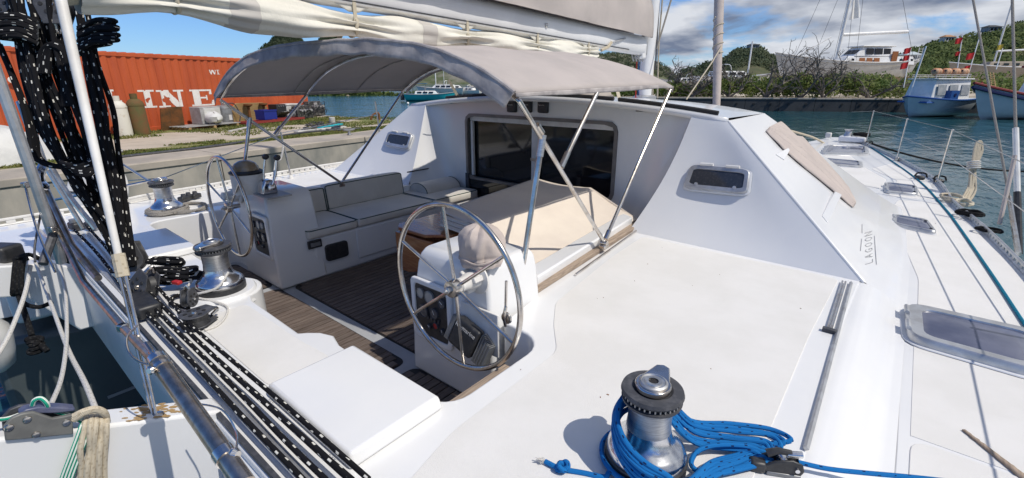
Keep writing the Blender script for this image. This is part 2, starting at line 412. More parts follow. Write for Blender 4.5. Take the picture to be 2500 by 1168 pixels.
# ------------------------------------------------------------------ the setting
ZQ, ZW = .08, -.9
def water_material():
    m = bpy.data.materials.new('water'); m.use_nodes = True; t = m.node_tree; p = t.nodes['Principled BSDF']
    p.inputs['Base Color'].default_value = (.02, .085, .105, 1); p.inputs['Roughness'].default_value = .09; p.inputs['IOR'].default_value = 1.33
    c = t.nodes.new('ShaderNodeTexCoord'); prev = None
    for sc, st, dist, strx in ((.9, .7, .16, (1, .45, 1)), (3.2, .55, .06, (1, .5, 1)), (.12, .4, .35, (1, 1, 1))):
        mp = t.nodes.new('ShaderNodeMapping'); mp.inputs['Scale'].default_value = strx; mp.inputs['Rotation'].default_value = (0, 0, R(40))
        t.links.new(c.outputs['Object'], mp.inputs[0])
        nz = t.nodes.new('ShaderNodeTexNoise'); nz.inputs['Scale'].default_value = sc; nz.inputs['Detail'].default_value = 4; t.links.new(mp.outputs[0], nz.inputs['Vector'])
        b = t.nodes.new('ShaderNodeBump'); b.inputs['Strength'].default_value = st; b.inputs['Distance'].default_value = dist
        t.links.new(nz.outputs[0], b.inputs['Height'])
        if prev: t.links.new(prev, b.inputs['Normal'])
        prev = b.outputs[0]
    t.links.new(prev, p.inputs['Normal']); MATS['water'] = m
water_material()
MB().add([(-1500, -600, ZW), (1500, -600, ZW), (1500, 2500, ZW), (-1500, 2500, ZW)], [(0, 1, 2, 3)]).build('water', 'water', kind='structure', local=True)

# quay on the port side -------------------------------------------------
E0 = V((-12.1, -1.5, ZQ)); E1 = V((-13.36, 9.4, ZQ)); qd = (E1 - E0).normalized(); qn = V((-qd.y, qd.x, 0))  # qn points away from the water
E0 = E0 - qd * 25; E1 = E1 + qd * 3.6
def QP(s, w, z=ZQ): p = E0 + qd * s + qn * w; return V((p.x, p.y, z))
QL = (E1 - E0).length
F0 = U(745, 281, z=ZQ); F1 = U(1000, 299, z=ZQ)
MB().prism([(QP(0, .9).x, QP(0, .9).y), (QP(QL, .9).x, QP(QL, .9).y), (F1.x - .8, F1.y + .1), (F0.x + .3, F0.y), (F0.x - 28, F0.y - 12), (-120, -10), (-60, -40)], ZW - .5, ZQ - .004).build('ground', 'gravel', kind='structure', smooth=0)
apron = T('quay_wall', QP(QL / 2, 0, ZW), 'weathered grey concrete quay wall with pale cap along the port side', 'wall')
for i in range(9):
    a = QL * i / 9 + .012; b = QL * (i + 1) / 9 - .012; j = random.uniform(-.012, .012)
    MB().prism([(a, j), (b, j), (b, .9), (a, .9)], ZW - .5, ZQ - .16, lambda s, w, h: QP(s, w, h)).build('concrete_block', 'concrete_face', apron, bevel=.02)
    MB().prism([(a, -.03 + j), (b, -.03 + j), (b, 1.25), (a, 1.25)], ZQ - .156, ZQ + .01 + j * .3, lambda s, w, h: QP(s, w, h)).build('cap_slab', 'concrete', apron, bevel=.025)
# end of the quay towards the open water
MB().prism([(F0.x + .3, F0.y), (F1.x - .8, F1.y + .1), (F1.x - .7, F1.y + .35), (F0.x + .3, F0.y + .3)], ZW - .5, ZQ + .01).build('quay_wall', 'concrete', label='low concrete edge where the quay meets open water', cat='wall')
# grass strips
for w0, w1, s0_, s1_, amp, dz in ((1.5, 2.7, 5, QL + .3, .22, 0), (6.4, 8.4, 5, QL + .2, .45, .002), (3.3, 5.6, 37, QL + .8, .5, .004)):
    nn = 60; A_ = [s0_ + (s1_ - s0_) * k / nn for k in range(nn + 1)]
    lo2 = [QP(s, w0 + amp * noise.noise(V((s * .9, w0, 3))) + amp * .5 * noise.noise(V((s * 2.7, w0, 9))), ZQ + .0 + dz) for s in A_]; hi2 = [QP(s, w1 + amp * noise.noise(V((s * .8, w1, 5))) + amp * .5 * noise.noise(V((s * 2.9, w1, 8))), ZQ + .0 + dz) for s in A_]
    MB().add(lo2 + hi2, [(k, k + 1, nn + 2 + k, nn + 1 + k) for k in range(nn)]).build('grass_verge', 'turf', kind='structure', smooth=0)
gm = MB()
def grass_strip(s0, s1, w0, w1, n, hh):
    for _ in range(n):
        s = random.uniform(s0, s1); w = random.uniform(w0, w1)
        if noise.noise(V((s * .6, w * .9, 2.2))) < -.2: continue
        p = QP(s, w, ZQ - .004); a = random.uniform(0, 6.3); h = hh * random.uniform(.5, 1.5); k = V((math.cos(a), math.sin(a), 0)) * .022
        q = p + V((random.uniform(-.05, .05), random.uniform(-.05, .05), h)); gm.add([p - k, p + k, q], [(0, 1, 2)])
grass_strip(20, QL, 1.55, 2.9, 26000, .04)
grass_strip(20, QL + 1, 5.6, 8.6, 14000, .06)
grass_strip(33, QL + 2, 3.0, 7.0, 6000, .05)
gm.build('grass', 'grass', kind='stuff', label='dry green grass growing in strips along the quay', smooth=0, fix=False)
# containers ------------------------------------------------------------
CA = U(300, 327, z=ZQ); CE = U(757, 284, z=ZQ); cdv = (CE - CA).normalized(); cn = V((cdv.y, -cdv.x, 0))   # cn faces the boat
def container(start, length, label, letters):
    H = 2.57; o = T('shipping_container', start, label, 'container')
    def P(s, out, z): return start + cdv * s + cn * out + V((0, 0, z))
    def depth(s):
        t = (s % .30) / .30
        return .036 * (1 if t < .30 else 1 - (t - .30) / .20 if t < .5 else 0 if t < .80 else (t - .80) / .20)
    ss = [.12]; k = 0
    while ss[-1] < length - .12:
        base = math.floor(ss[-1] / .30 + 1e-6) * .30
        nx = [base + q for q in (.09, .15, .24, .30) if base + q > ss[-1] + 1e-4][0]
        ss.append(min(nx, length - .12))
    m = MB(); vs = [P(s, depth(s) - .05, .14) for s in ss] + [P(s, depth(s) - .05, H - .12) for s in ss]; n = len(ss)
    m.add(vs, [(i, i + 1, n + i + 1, n + i) for i in range(n - 1)]).build('side_panel', 'container_paint', o, smooth=0)
    def bar(nm, s0, s1, o0, o1, z0, z1):
        MB().frustum([P(s0, o0, z0), P(s1, o0, z0), P(s1, o1, z0), P(s0, o1, z0)], [P(s0, o0, z1), P(s1, o0, z1), P(s1, o1, z1), P(s0, o1, z1)]).build(nm, 'container_paint', o, bevel=.008)
    bar('top_rail', .12, length - .12, -.06, .0, H - .12, H - .01); bar('bottom_rail', .12, length - .12, -.06, .0, .0, .14)
    bar('corner_post', 0, .12, -.14, .004, .1, H - .1); bar('corner_post', length - .12, length, -.14, .004, .1, H - .1)
    for s0 in (0, length - .17):
        for z0 in (0, H - .12): bar('corner_casting', s0, s0 + .17, -.16, .008, z0, z0 + .12)
    bar('roof', .02, length - .02, -2.42, -.07, H - .04, H + .005); bar('end_wall', length - .06, length - .02, -2.42, -.142, .1, H - .045)
    bar('far_side', .02, length - .07, -2.42, -2.38, .1, H - .045)
    rb = MB()
    for i in range(int(length / .3)): rb.box((0, 0, 0), (.001, .001, .001)) if False else rb.frustum([P(i * .3 + .1, -2.3, H + .006), P(i * .3 + .22, -2.3, H + .006), P(i * .3 + .22, -.075, H + .006), P(i * .3 + .1, -.075, H + .006)], [P(i * .3 + .12, -2.3, H + .025), P(i * .3 + .2, -2.3, H + .025), P(i * .3 + .2, -.08, H + .025), P(i * .3 + .12, -.08, H + .025)])
    rb.build('roof_rib', 'container_paint', o, smooth=0)
    G = {'L': [[(.12, 0), (.42, 0), (.42, 1), (.12, 1)], [(0, .9), (.56, .9), (.56, 1), (0, 1)], [(0, 0), (1, 0), (1, .13), (0, .13)], [(.84, 0), (1, 0), (1, .38), (.9, .38)]],
         'I': [[(.3, 0), (.7, 0), (.7, 1), (.3, 1)], [(0, 0), (1, 0), (1, .1), (.0, .1)], [(0, .9), (1, .9), (1, 1), (0, 1)]],
         'N': [[(.14, 0), (.26, 0), (.26, 1), (.14, 1)], [(.76, 0), (.88, 0), (.88, 1), (.76, 1)], [(.12, 1), (.42, 1), (.88, 0), (.62, 0)], [(0, .9), (.4, .9), (.4, 1), (0, 1)], [(0, 0), (.4, 0), (.4, .1), (0, .1)], [(.62, .9), (1, .9), (1, 1), (.62, 1)]],
         'E': [[(.14, 0), (.44, 0), (.44, 1), (.14, 1)], [(0, 0), (1, 0), (1, .1), (0, .1)], [(0, .9), (.95, .9), (.95, 1), (0, 1)], [(.4, .46), (.72, .46), (.72, .56), (.4, .56)], [(.66, .36), (.74, .36), (.74, .66), (.66, .66)], [(.86, 0), (1, 0), (1, .34), (.93, .34)], [(.85, .7), (.95, .7), (.95, 1), (.9, 1)]],
         'W': [[(0, 1), (.2, 1), (.4, 0), (.24, 0)], [(.24, 0), (.36, 0), (.58, 1), (.44, 1)], [(.44, 1), (.6, 1), (.8, 0), (.64, 0)], [(.66, 0), (.78, 0), (1, 1), (.9, 1)], [(-.08, .92), (.28, .92), (.28, 1), (-.08, 1)], [(.8, .92), (1.1, .92), (1.1, 1), (.8, 1)]]}
    def inside(p, q, poly):
        c = False; j = len(poly) - 1
        for i in range(len(poly)):
            if (poly[i][1] > q) != (poly[j][1] > q) and p < (poly[j][0] - poly[i][0]) * (q - poly[i][1]) / (poly[j][1] - poly[i][1]) + poly[i][0]: c = not c
            j = i
        return c
    for ch, s0, s1, z0, z1 in letters:
        lm = MB(); nu, nv = 48, 40
        for i in range(nu):
            for j in range(nv):
                u = -.1 + 1.22 * (i + .5) / nu; w = (j + .5) / nv
                if any(inside(u, w, g) for g in G[ch]) and noise.noise(V((s0 + u * 3, w * 3, 5))) < .42:
                    a = s0 + (s1 - s0) * (-.1 + 1.22 * i / nu); b = s0 + (s1 - s0) * (-.1 + 1.22 * (i + 1) / nu); c = z0 + (z1 - z0) * j / nv; d = z0 + (z1 - z0) * (j + 1) / nv
                    lm.add([P(a, depth(a) - .045, c), P(b, depth(b) - .045, c), P(b, depth(b) - .045, d), P(a, depth(a) - .045, d)], [(0, 1, 2, 3)])
        lm.build('lettering', 'letter_paint', o, smooth=0, fix=False)
    return o
def cs(px, py):
    p = UP(px, py, CA, cn); return (p - (CE - cdv * 12.19)).dot(cdv), p.z - ZQ
C0 = CE - cdv * 12.19
lets = []
for ch, x0, x1, yt, yb in (('L', 262, 298, 219, 262), ('I', 342, 382, 220, 264), ('N', 386, 452, 220, 262), ('E', 466, 522, 219, 259)):
    s0, _ = cs(x0, (yt + yb) / 2); s1, _ = cs(x1, (yt + yb) / 2); _, z1 = cs((x0 + x1) / 2, yt); _, z0 = cs((x0 + x1) / 2, yb); lets.append((ch, s0, s1, z0, z1))
for ch, x0, x1, yt, yb in (('W', 512, 528, 171, 182), ('I', 531, 537, 171, 182)):
    s0, _ = cs(x0, 176); s1, _ = cs(x1, 176); _, z1 = cs(x0, yt); _, z0 = cs(x0, yb); lets.append((ch, s0, s1, z0, z1))
container(C0, 12.19, 'long orange corrugated shipping container lettered LINE on the quay', lets)
k2 = container(C0 - cdv * 12.4 + cn * .05, 12.19, 'orange shipping container behind the hanging black ropes at the left edge', [])
pd = UP(25, 196, CA, cn) + cn * .06
MB().lathe([(.085, 0), (.08, .012)], 16, pd, cn).build('marker_disc', 'letter_paint', k2)
# ------------------------------------------------------------------ things on the quay
def CP(px, py, out=.35):
    """point on the quay ground in front of the container below a picture position"""
    p = UP(px, 300, CA + cn * out, cn); return V((p.x, p.y, ZQ - .004))
def cyl(px, out, h, r, mat, label):
    p = CP(px, 0, out); o = T('gas_cylinder', p, label, 'gas cylinder')
    MB().lathe([(r * .9, 0), (r, .03), (r, h * .74), (r * .92, h * .80), (r * .6, h * .86), (r * .28, h * .88)], 24, p).build('body', mat, o)
    MB().lathe([(r * 1.02, h * .70), (r * 1.05, h * .72), (r * 1.02, h * .74)], 24, p).build('weld_band', mat, o)
    MB().lathe([(r * .42, h * .87), (r * .44, h), (r * .36, h), (r * .34, h * .87)], 20, p).build('collar', mat, o)
    MB().lathe([(r * .97, -.0), (r * .98, .09), (r * .86, .09)], 24, p).build('foot_ring', mat, o)
cyl(297, .75, 1.24, .235, 'cyl_white', 'tall white gas cylinder with rust streaks in front of the container')
cyl(341, .85, 1.30, .235, 'cyl_rust', 'tall rusty brown gas cylinder beside the white one')
p = CP(418, 0, .35)
m = MB(Matrix.Translation(p) @ Matrix.Rotation(math.atan2(cdv.y, cdv.x), 4, 'Z') @ Matrix.Rotation(R(14), 4, 'X'))
o = T('steel_plate', p, 'rusty folded steel plate leaning against the container', 'scrap metal')
m.box((-.24, 0, .40), (.36, .03, .80), 0); m.build('panel', 'rust', o)
m = MB(Matrix.Translation(p) @ Matrix.Rotation(math.atan2(cdv.y, cdv.x) + R(-28), 4, 'Z') @ Matrix.Rotation(R(14), 4, 'X'))
m.box((.17, .06, .41), (.45, .03, .82)); m.build('panel', 'rust', o)
# pallet, appliance, sack, tank
p = CP(495, 0, .75); o = T('pallet', p, 'low grey pallet on the gravel under the appliance', 'pallet')
rz = math.atan2(cdv.y, cdv.x); MR = Matrix.Translation(p) @ Matrix.Rotation(rz, 4, 'Z')
for i in range(5): MB(MR).box((.1, -.4 + i * .2, .13), (2.3, .15, .025)).build('plank', 'grey_metal', o)
for i in (-1, 0, 1): MB(MR).box((.1 + i * 1.0, 0, .055), (.1, .95, .11)).build('bearer', 'plywood', o)
p = CP(507, 0, .6) + V((0, 0, .15)); MR = Matrix.Translation(p) @ Matrix.Rotation(rz, 4, 'Z')
o = T('appliance', p, 'grey metal cabinet standing on the pallet', 'appliance')
MB(MR).box((0, 0, .31), (.85, .55, .62)).build('body', 'grey_metal', o, bevel=.02); MB(MR).box((.05, -.28, .31), (.68, .02, .52)).build('door', 'dirty_white', o, bevel=.01)
p = CP(524, 0, 1.05) + V((0, 0, .15)); m = MB()
m.grid(lambda u, v: p + V((.34 * math.cos(6.283 * u) * math.sin(3.1416 * v) * (1 + .18 * noise.noise(V((u * 7, v * 6, 1)))), .3 * math.sin(6.283 * u) * math.sin(3.1416 * v), .21 + .22 * -math.cos(3.1416 * v) * (1 + .3 * noise.noise(V((u * 5, v * 5, 9)))))), 20, 12)
m.build('sack', 'tarp', label='crumpled white plastic sack in front of the grey cabinet', cat='sack')
p = CP(552, 0, .55) + V((0, 0, .02)); o = T('tank', p, 'upright zinc tank beside the white sack', 'tank')
MB().lathe([(.27, 0), (.28, .03), (.28, .68), (.27, .72), (.2, .76), (.05, .77)], 24, p).build('body', 'zinc', o)
MB().lathe([(.03, .76), (.03, .86), (.05, .88), (.05, .91)], 12, p + V((-.1, 0, 0))).build('valve', 'zinc', o); MB().lathe([(.285, .63), (.292, .65), (.285, .67)], 24, p).build('band', 'zinc', o)
MB().box(p + cn * .285 + V((0, 0, .3)), (.02, .14, .2), rz + R(90)).build('label_plate', 'dirty_white', o)
MB().tube([p + V((.0, 0, .76)), p + cdv * .5 + V((0, 0, .8)), p + cdv * .72 + V((0, 0, .35)), p + cdv * .6 + V((0, 0, .02))], .02, 8, smooth=5).build('hose', 'rubber', o)
# plywood, posts
p = CP(608, 0, .22); ang = Matrix.Translation(p) @ Matrix.Rotation(rz, 4, 'Z') @ Matrix.Rotation(R(9), 4, 'X')
MB(ang).prism([(-1.0, 0), (1.05, 0), (1.0, .62), (.8, .66), (.78, .8), (-.6, .83), (-.72, .72), (-.85, .68), (-.85, .5), (-1.0, .44)], -.02, .02, lambda a, b, h: (a, h, b)).build('plywood_sheet', 'plywood', label='cut plywood sheet leaning on the orange container', cat='plywood')
for px, lab in ((613, 'left of two rusty posts with flared tops before the plywood'), (650, 'right of two rusty posts with flared tops beside the blue crate')):
    p = CP(px, 0, .55); o = T('post', p, lab, 'post'); MB().lathe([(.055, 0), (.05, .66)], 12, p).build('shaft', 'rust', o); MB().lathe([(.05, .65), (.17, .72), (.17, .78), (.14, .78)], 14, p).build('flared_top', 'rust', o)
p = CP(640, 0, 1.25); o = T('sledge', p, 'low red steel frame lying on the grass', 'frame')
MR = Matrix.Translation(p) @ Matrix.Rotation(rz, 4, 'Z')
for yy in (-.3, .3): MB(MR).box((.5, yy, .1), (3.2, .07, .09)).build('rail', 'trim_red', o)
for xx in (-1, 0, 1, 2): MB(MR).box((xx, 0, .1), (.06, .53, .07)).build('crossbar', 'trim_red', o)
p = CP(653, 0, 1.1) + V((0, 0, .15)); MR = Matrix.Translation(p) @ Matrix.Rotation(rz, 4, 'Z'); o = T('crate', p, 'blue plastic crate on the red frame', 'crate')
for sgn in (-1, 1):
    MB(MR).box((sgn * .32, 0, .19), (.03, .44, .38)).build('side', 'blue_plastic', o)
    MB(MR).box((0, sgn * .23, .19), (.67, .025, .38)).build('side', 'blue_plastic', o); MB(MR).box((0, sgn * .245, .36), (.70, .03, .05)).build('rim', 'blue_plastic', o)
MB(MR).box((0, 0, .02), (.6, .42, .03)).build('floor', 'blue_plastic', o)
p = CP(684, 0, .5); MR = Matrix.Translation(p) @ Matrix.Rotation(rz, 4, 'Z'); o = T('oven', p, 'old black cooker with open door by the container', 'oven')
MB(MR).box((0, 0, .35), (.62, .5, .7)).build('body', 'black_plastic', o, bevel=.02); MB(MR).box((-.2, -.45, .3), (.55, .42, .04), rot=Matrix.Rotation(R(-30), 3, 'X')).build('door', 'engine', o)
for i in range(4): MB(MR).lathe([(.03, 0), (.025, .03)], 10, (-.2 + .13 * i, -.25, .62), (0, -1, 0)).build('knob', 'zinc', o)
p = CP(710, 0, .5); MR = Matrix.Translation(p) @ Matrix.Rotation(rz, 4, 'Z'); o = T('fridge', p, 'pale grey chest freezer beside the black cooker', 'freezer')
MB(MR).box((0, 0, .32), (.85, .6, .62)).build('body', 'dirty_white', o, bevel=.03); MB(MR).box((0, 0, .66), (.89, .64, .07)).build('lid', 'dirty_white', o, bevel=.02)
def engine(px, out, w, h, lab):
    p = CP(px, 0, out); o = T('engine', p, lab, 'engine'); MR = Matrix.Translation(p) @ Matrix.Rotation(rz, 4, 'Z')
    MB(MR).box((0, 0, h * .4), (w, w * .55, h * .7)).build('block', 'engine', o, bevel=.03)
    MB(MR).box((0, 0, h * .85), (w * .8, w * .3, h * .25)).build('rocker_cover', 'engine', o, bevel=.03)
    for i in range(4): MB(MR).lathe([(.05, 0), (.05, .12)], 10, (-w * .3 + i * w * .2, -w * .27, h * .65), (0, -1, 0)).build('port', 'grey_metal', o)
    MB(MR).lathe([(h * .24, 0), (h * .24, .06), (h * .1, .07)], 20, (-w * .5, 0, h * .4), (-1, 0, 0)).build('flywheel', 'zinc', o)
    for k in range(7):
        a = V((random.uniform(-w / 2, w / 2), -w * .3, random.uniform(.2, h))); b = V((random.uniform(-w / 2, w / 2), -w * .35, random.uniform(.1, h)))
        MB(MR).tube([a, (a + b) / 2 + V((0, -.12, .1)), b], .018, 6, smooth=4).build('pipe', 'rubber', o)
    for k in range(4):
        MB(MR).box((random.uniform(-w / 2, w / 2), random.uniform(-.3, .2), h * random.uniform(.6, 1)), (.2, .15, .14), random.random()).build('bracket', 'grey_metal' if k % 2 else 'engine', o, bevel=.02)
engine(738, 1.0, 1.0, .62, 'greasy black scrap engine with pipes at the container end')
engine(768, .2, 1.1, .75, 'second scrap engine behind the first, at the water side')
for px, py, L, w, a, mt, lab in ((785, 318, 2.2, .22, -8, 'dirty_white', 'white plank lying on the grass at the quay end'), (808, 310, 1.7, .2, 12, 'turquoise', 'faded turquoise board on the rubble'), (823, 313, 1.0, .3, 30, 'rubber', 'dark board on the rubble by the water'), (585, 318, 1.5, .1, 25, 'dirty_white', 'pale pole lying slanted on the gravel')):
    c = U(px, py, z=ZQ); MB().box(c + V((0, 0, .03)), (L, w, .055), rz + R(a)).build('plank', mt, label=lab, cat='board', bevel=.006)
c = U(812, 303, z=ZQ); MB().lathe([(.11, 0), (.12, .02), (.12, .26), (.10, .27)], 16, c).build('bucket', 'dirty_white', label='small white bucket at the quay end', cat='bucket', smooth=40)
deb = MB()
for _ in range(160):
    c = U(random.uniform(740, 830), random.uniform(300, 322), z=ZQ); s_ = random.uniform(.02, .09)
    deb.box(c + V((0, 0, s_ * .3)), (s_ * 2, s_, s_ * .8), random.random() * 3)
deb.build('rubble', 'engine', kind='stuff', label='loose rubble and scraps at the quay end', smooth=0)
# tarpaulin heap at the left edge
p = U(30, 400, z=ZQ)
def tarp(u, v):
    a = u * 2 - 1; b = v * 2 - 1; h = max(0, 1 - a * a) ** .6 * max(0, 1 - b * b) ** .6
    return p + cdv * (a * 1.7 - .4) - cn * (b * 1.1 + .8) + V((0, 0, h * (.85 + .35 * noise.noise(V((a * 2.3, b * 2, 3)))) + .05 * noise.noise(V((a * 9, b * 7, 1))) * h))
MB().grid(tarp, 44, 24).build('tarpaulin', 'tarp', label='heaped white tarpaulin on the quay at the left edge', cat='tarpaulin')
# hose and ring on the quay
MB().tube([U(150, 402, z=ZQ + .03), U(300, 383, z=ZQ + .03), U(450, 366, z=ZQ + .03), U(560, 352, z=ZQ + .03), U(650, 338, z=ZQ + .03), U(760, 322, z=ZQ + .03), U(880, 314, z=ZQ + .03)], .035, 8, smooth=6).build('hose', 'rubber', label='dark hose lying along the grass strip of the quay', cat='hose')
for px, py, lab in ((275, 390, 'grey mooring cleat on the quay cap nearest the stern'), (853, 330, 'dark mooring ring on the quay cap by the cabin')):
    c = U(px, py, z=ZQ + .01); o = T('mooring_cleat', c, lab, 'cleat'); MB().lathe([(.07, 0), (.05, .05), (.035, .14)], 12, c).build('stem', 'zinc', o)
    MB().tube([c + qd * -.22 + V((0, 0, .17)), c + V((0, 0, .15)), c + qd * .22 + V((0, 0, .17))], .035, 8, smooth=4).build('horns', 'zinc', o)
c = U(905, 294, z=ZQ); MB().tube([c, c + V((.05, .1, .22)), c + V((.2, .3, .3)), c + V((.25, .3, .02))], .05, 8, smooth=4).build('bollard', 'rust', label='rusty bent bollard at the far end of the quay', cat='bollard')

# ------------------------------------------------------------------ hills and far shores
def hill(name, crest, dist, foot, nv=22, vlo=.03, scr=None, mat='hill_soil', rough=1.0, lab=None, n=600, cr=2.2, ls=.8, smat='scrub_far'):
    """ridge whose skyline passes the crest points; foot and back are set nearer and farther"""
    def cpt(u):
        t = u * (len(crest) - 1); k = min(int(t), len(crest) - 2); f = t - k
        f = f * f * (3 - 2 * f)
        return crest[k][0] * (1 - t + k) + crest[k + 1][0] * (t - k), crest[k][1] * (1 - f) + crest[k + 1][1] * f
    def fn(u, v):
        x, y = cpt(u); top = U(x, y, d=dist); ft = U(x, 205, d=dist * foot); bk = U(x, 205, d=dist * 1.5)
        ft.z = ZW - 1; bk.z = ZW - 1; top.z -= cr * .6
        if v < .6: t = v / .6; q = ft.lerp(top, t); q.z = ft.z + (top.z - ft.z) * (t ** .85)
        else: t = (v - .6) / .4; q = top.lerp(bk, t); q.z = top.z + (bk.z - top.z) * t * t
        a = noise.fractal(V((q.x, q.y, 1)) * (6 / dist), 1.0, 2.0, 4)
        q.z += a * dist * .012 * rough * (1 if v < .6 else 0) * math.sin(min(1, v / .6) * 3.14)
        return q
    nu = max(30, len(crest) * 5)
    MB().grid(fn, nu, nv).build(name, mat, kind='structure')
    if scr:
        m = MB()
        for _ in range(n):
            u, v = random.random(), random.uniform(vlo, .62); q = fn(u, v); k = cr * random.uniform(.5, 1.3)
            m.leaves(q + V((0, 0, k * .3)), k, 24, ls * random.uniform(.8, 1.2))
        m.build(scr, smat, kind='stuff', label=lab, smooth=0, fix=False)
    return fn
fnR = hill('hill', [(1980, 235), (2080, 195), (2170, 150), (2240, 118), (2300, 100), (2380, 84), (2440, 72), (2500, 54), (2600, 20), (2750, -30)], 130, .55, scr='hillside_scrub', lab='dense green scrub covering the hillside at the right', n=2300, cr=1.25, ls=.34, vlo=.1, smat='scrub')
fnL = hill('hill', [(1600, 215), (1690, 165), (1745, 150), (1775, 142), (1800, 120), (1850, 115), (1880, 132), (1900, 148), (1960, 180), (2050, 215)], 190, .7, scr='hillside_scrub', lab='dark scrub on the small far hill behind the motor yacht', n=1500, cr=1.5, ls=.38, vlo=.25)
hill('hill', [(480, 240), (580, 150), (620, 130), (655, 106), (676, 84), (686, 72), (712, 73), (727, 90), (745, 105), (775, 103), (790, 86), (815, 80), (835, 95), (880, 108), (1000, 128), (1150, 118), (1300, 122), (1420, 128), (1530, 128), (1600, 150), (1680, 200)], 520, .85, scr='hillside_scrub', lab='scrub on the distant hills beyond the anchorage', n=5200, cr=2.2, ls=.6, mat='rock', vlo=.33)
hill('hill', [(700, 236), (760, 222), (850, 220), (1000, 232), (1060, 238)], 95, .93, scr='shore_scrub', lab='low green scrub on the far left shore', n=260, cr=1.0, ls=.4, smat='scrub', mat='sand')
# right-hand quay
W0 = V((-15.2, 48.06, 0)); W1 = V((-1, 55.8, 0)); wv = (W1 - W0).normalized(); wn = V((-wv.y, wv.x, 0))
def WP(s, w, z): p = W0 + wv * s + wn * w; return V((p.x, p.y, z))
ZR = .28
MB().prism([(-16, .5), (80, .5), (120, 120), (-60, 120)], ZW - .5, ZR - .03, lambda s, w, h: WP(s, w, h)).build('ground', 'gravel', kind='structure', smooth=0)
rq = T('quay_wall', WP(10, 0, ZW), 'dark concrete quay wall with pale cap across the water', 'wall')
for i in range(14):
    a = -9 + i * 3.0
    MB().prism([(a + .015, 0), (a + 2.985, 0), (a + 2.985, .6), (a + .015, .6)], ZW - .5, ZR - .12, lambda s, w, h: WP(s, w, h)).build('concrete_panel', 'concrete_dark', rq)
    MB().prism([(a + .01, -.06), (a + 2.99, -.06), (a + 2.99, .8), (a + .01, .8)], ZR - .118, ZR + .02, lambda s, w, h: WP(s, w, h)).build('cap_slab', 'concrete', rq, bevel=.02)
    for k in range(2):
        MB().lathe([(.10, 0), (.10, .06), (.05, .06)], 12, WP(a + .75 + 1.5 * k, -.001, ZR - .55), -wn).build('drain_hole', 'caulk', rq)
# shrubbery on it
bu = MB()
for _ in range(430):
    s = random.uniform(-9, 17); w = random.uniform(1.2, 6.5); hgt = .55 + .55 * noise.noise(V((s * .35, w * .3, 4))) + (0.5 if s > 2 else .15)
    k = random.uniform(.45, .95)
    bu.leaves(WP(s, w, ZR + max(.2, 1.5 * hgt * random.uniform(.3, 1))), k, 60, .12)
for _ in range(150):
    s = random.uniform(15, 46); w = random.uniform(5, 14)
    bu.leaves(WP(s, w, ZR + random.uniform(.3, 1.8)), random.uniform(.6, 1.2), 55, .15)
bu.build('shrubbery', 'bush', kind='stuff', label='tangled green shrubs growing along the far quay', smooth=0, fix=False)
def dead_tree(px, base_w, h, lab, seed):
    rnd = random.Random(seed); m = MB(); p0 = UP(px, 235, WP(0, base_w, 0), wn); p0.z = ZR - .05; o = T('bare_tree', p0, lab, 'tree')
    tw = MB()
    def br(p, d, L, r, lv):
        pts = [p]; q = p
        for k in range(4):
            d = (d + V((rnd.gauss(0, .22), rnd.gauss(0, .22), rnd.gauss(.03, .16)))).normalized(); q = q + d * L / 4; pts.append(q)
        (m if lv == 0 else tw).tube(pts, [r, r * .55], 5, cap=False)
        if lv < 4:
            for _ in range(3 if lv < 2 else 2):
                k = rnd.randint(1, 4); dd = (d + V((rnd.gauss(0, .75), rnd.gauss(0, .75), rnd.gauss(.1, .45)))).normalized(); br(pts[k], dd, L * rnd.uniform(.55, .8), max(.022, r * .6), lv + 1)
    for a in range(4): br(p0, V((rnd.gauss(0, .5), rnd.gauss(0, .4), 1)).normalized(), h * rnd.uniform(.5, .7), .11, 0)
    m.build('trunk', 'deadwood', o); tw.build('branches', 'deadwood', o, kind='stuff')
dead_tree(1955, 1.0, 4.6, 'tallest bare grey tree in front of the hauled-out sailboat', 3)
dead_tree(2010, .9, 3.4, 'dark bare tree under the sailboat hull on the quay', 5)
dead_tree(1870, 1.2, 3.2, 'bare grey tree left of the tallest one on the far quay', 8)
dead_tree(1780, 1.4, 3.2, 'bare twiggy tree in front of the white motor yacht', 11)
dead_tree(1690, 1.2, 3.0, 'bare twiggy tree just right of the bimini edge', 14)
dead_tree(1650, 2.2, 3.0, 'pale bare tree beside the bimini front corner', 19)
dead_tree(2120, 1.0, 3.0, 'low bare tree below the stern of the sailboat', 23)

# ------------------------------------------------------------------ boats behind
def hull_mesh(L, B, H, bow=2.2, transom=.7, sheer=.25, keel=.0, nst=18, flat=.35):
    """closed hull along +x (bow), waterline at z=0, deck edge at about H"""
    vs = []; sec = 7
    for i in range(nst + 1):
        t = i / nst; b = B / 2 * min(1, transom + (1 - transom) * math.sin(min(1, t / .5) * math.pi / 2)) * (1 - max(0, (t - .45) / .55) ** bow)
        top = H * (1 + sheer * (t * 2 - .7) ** 2); x = -L / 2 + L * t
        for k in range(sec):
            a = k / (sec - 1)
            w = b * (a ** flat if k else 0); z = -keel + (top + keel) * a ** 1.25
            rk = (a - 1) * .12 * L * max(0, (t - .7) / .3) - (a - 1) * .03 * L * max(0, (.2 - t) / .2)
            vs.append((x + rk, w, z))
        for k in range(sec - 1, -1, -1):
            p = vs[i * 2 * sec + k]; vs.append((p[0], -p[1], p[2]))
    n = 2 * sec; fs = []
    for i in range(nst):
        for k in range(n): fs.append((i * n + k, i * n + (k + 1) % n, (i + 1) * n + (k + 1) % n, (i + 1) * n + k))
    fs.append(tuple(range(n))); fs.append(tuple(nst * n + k for k in range(n)))
    edge = [V(vs[i * n + sec - 1]) for i in range(nst + 1)]
    return vs, fs, edge
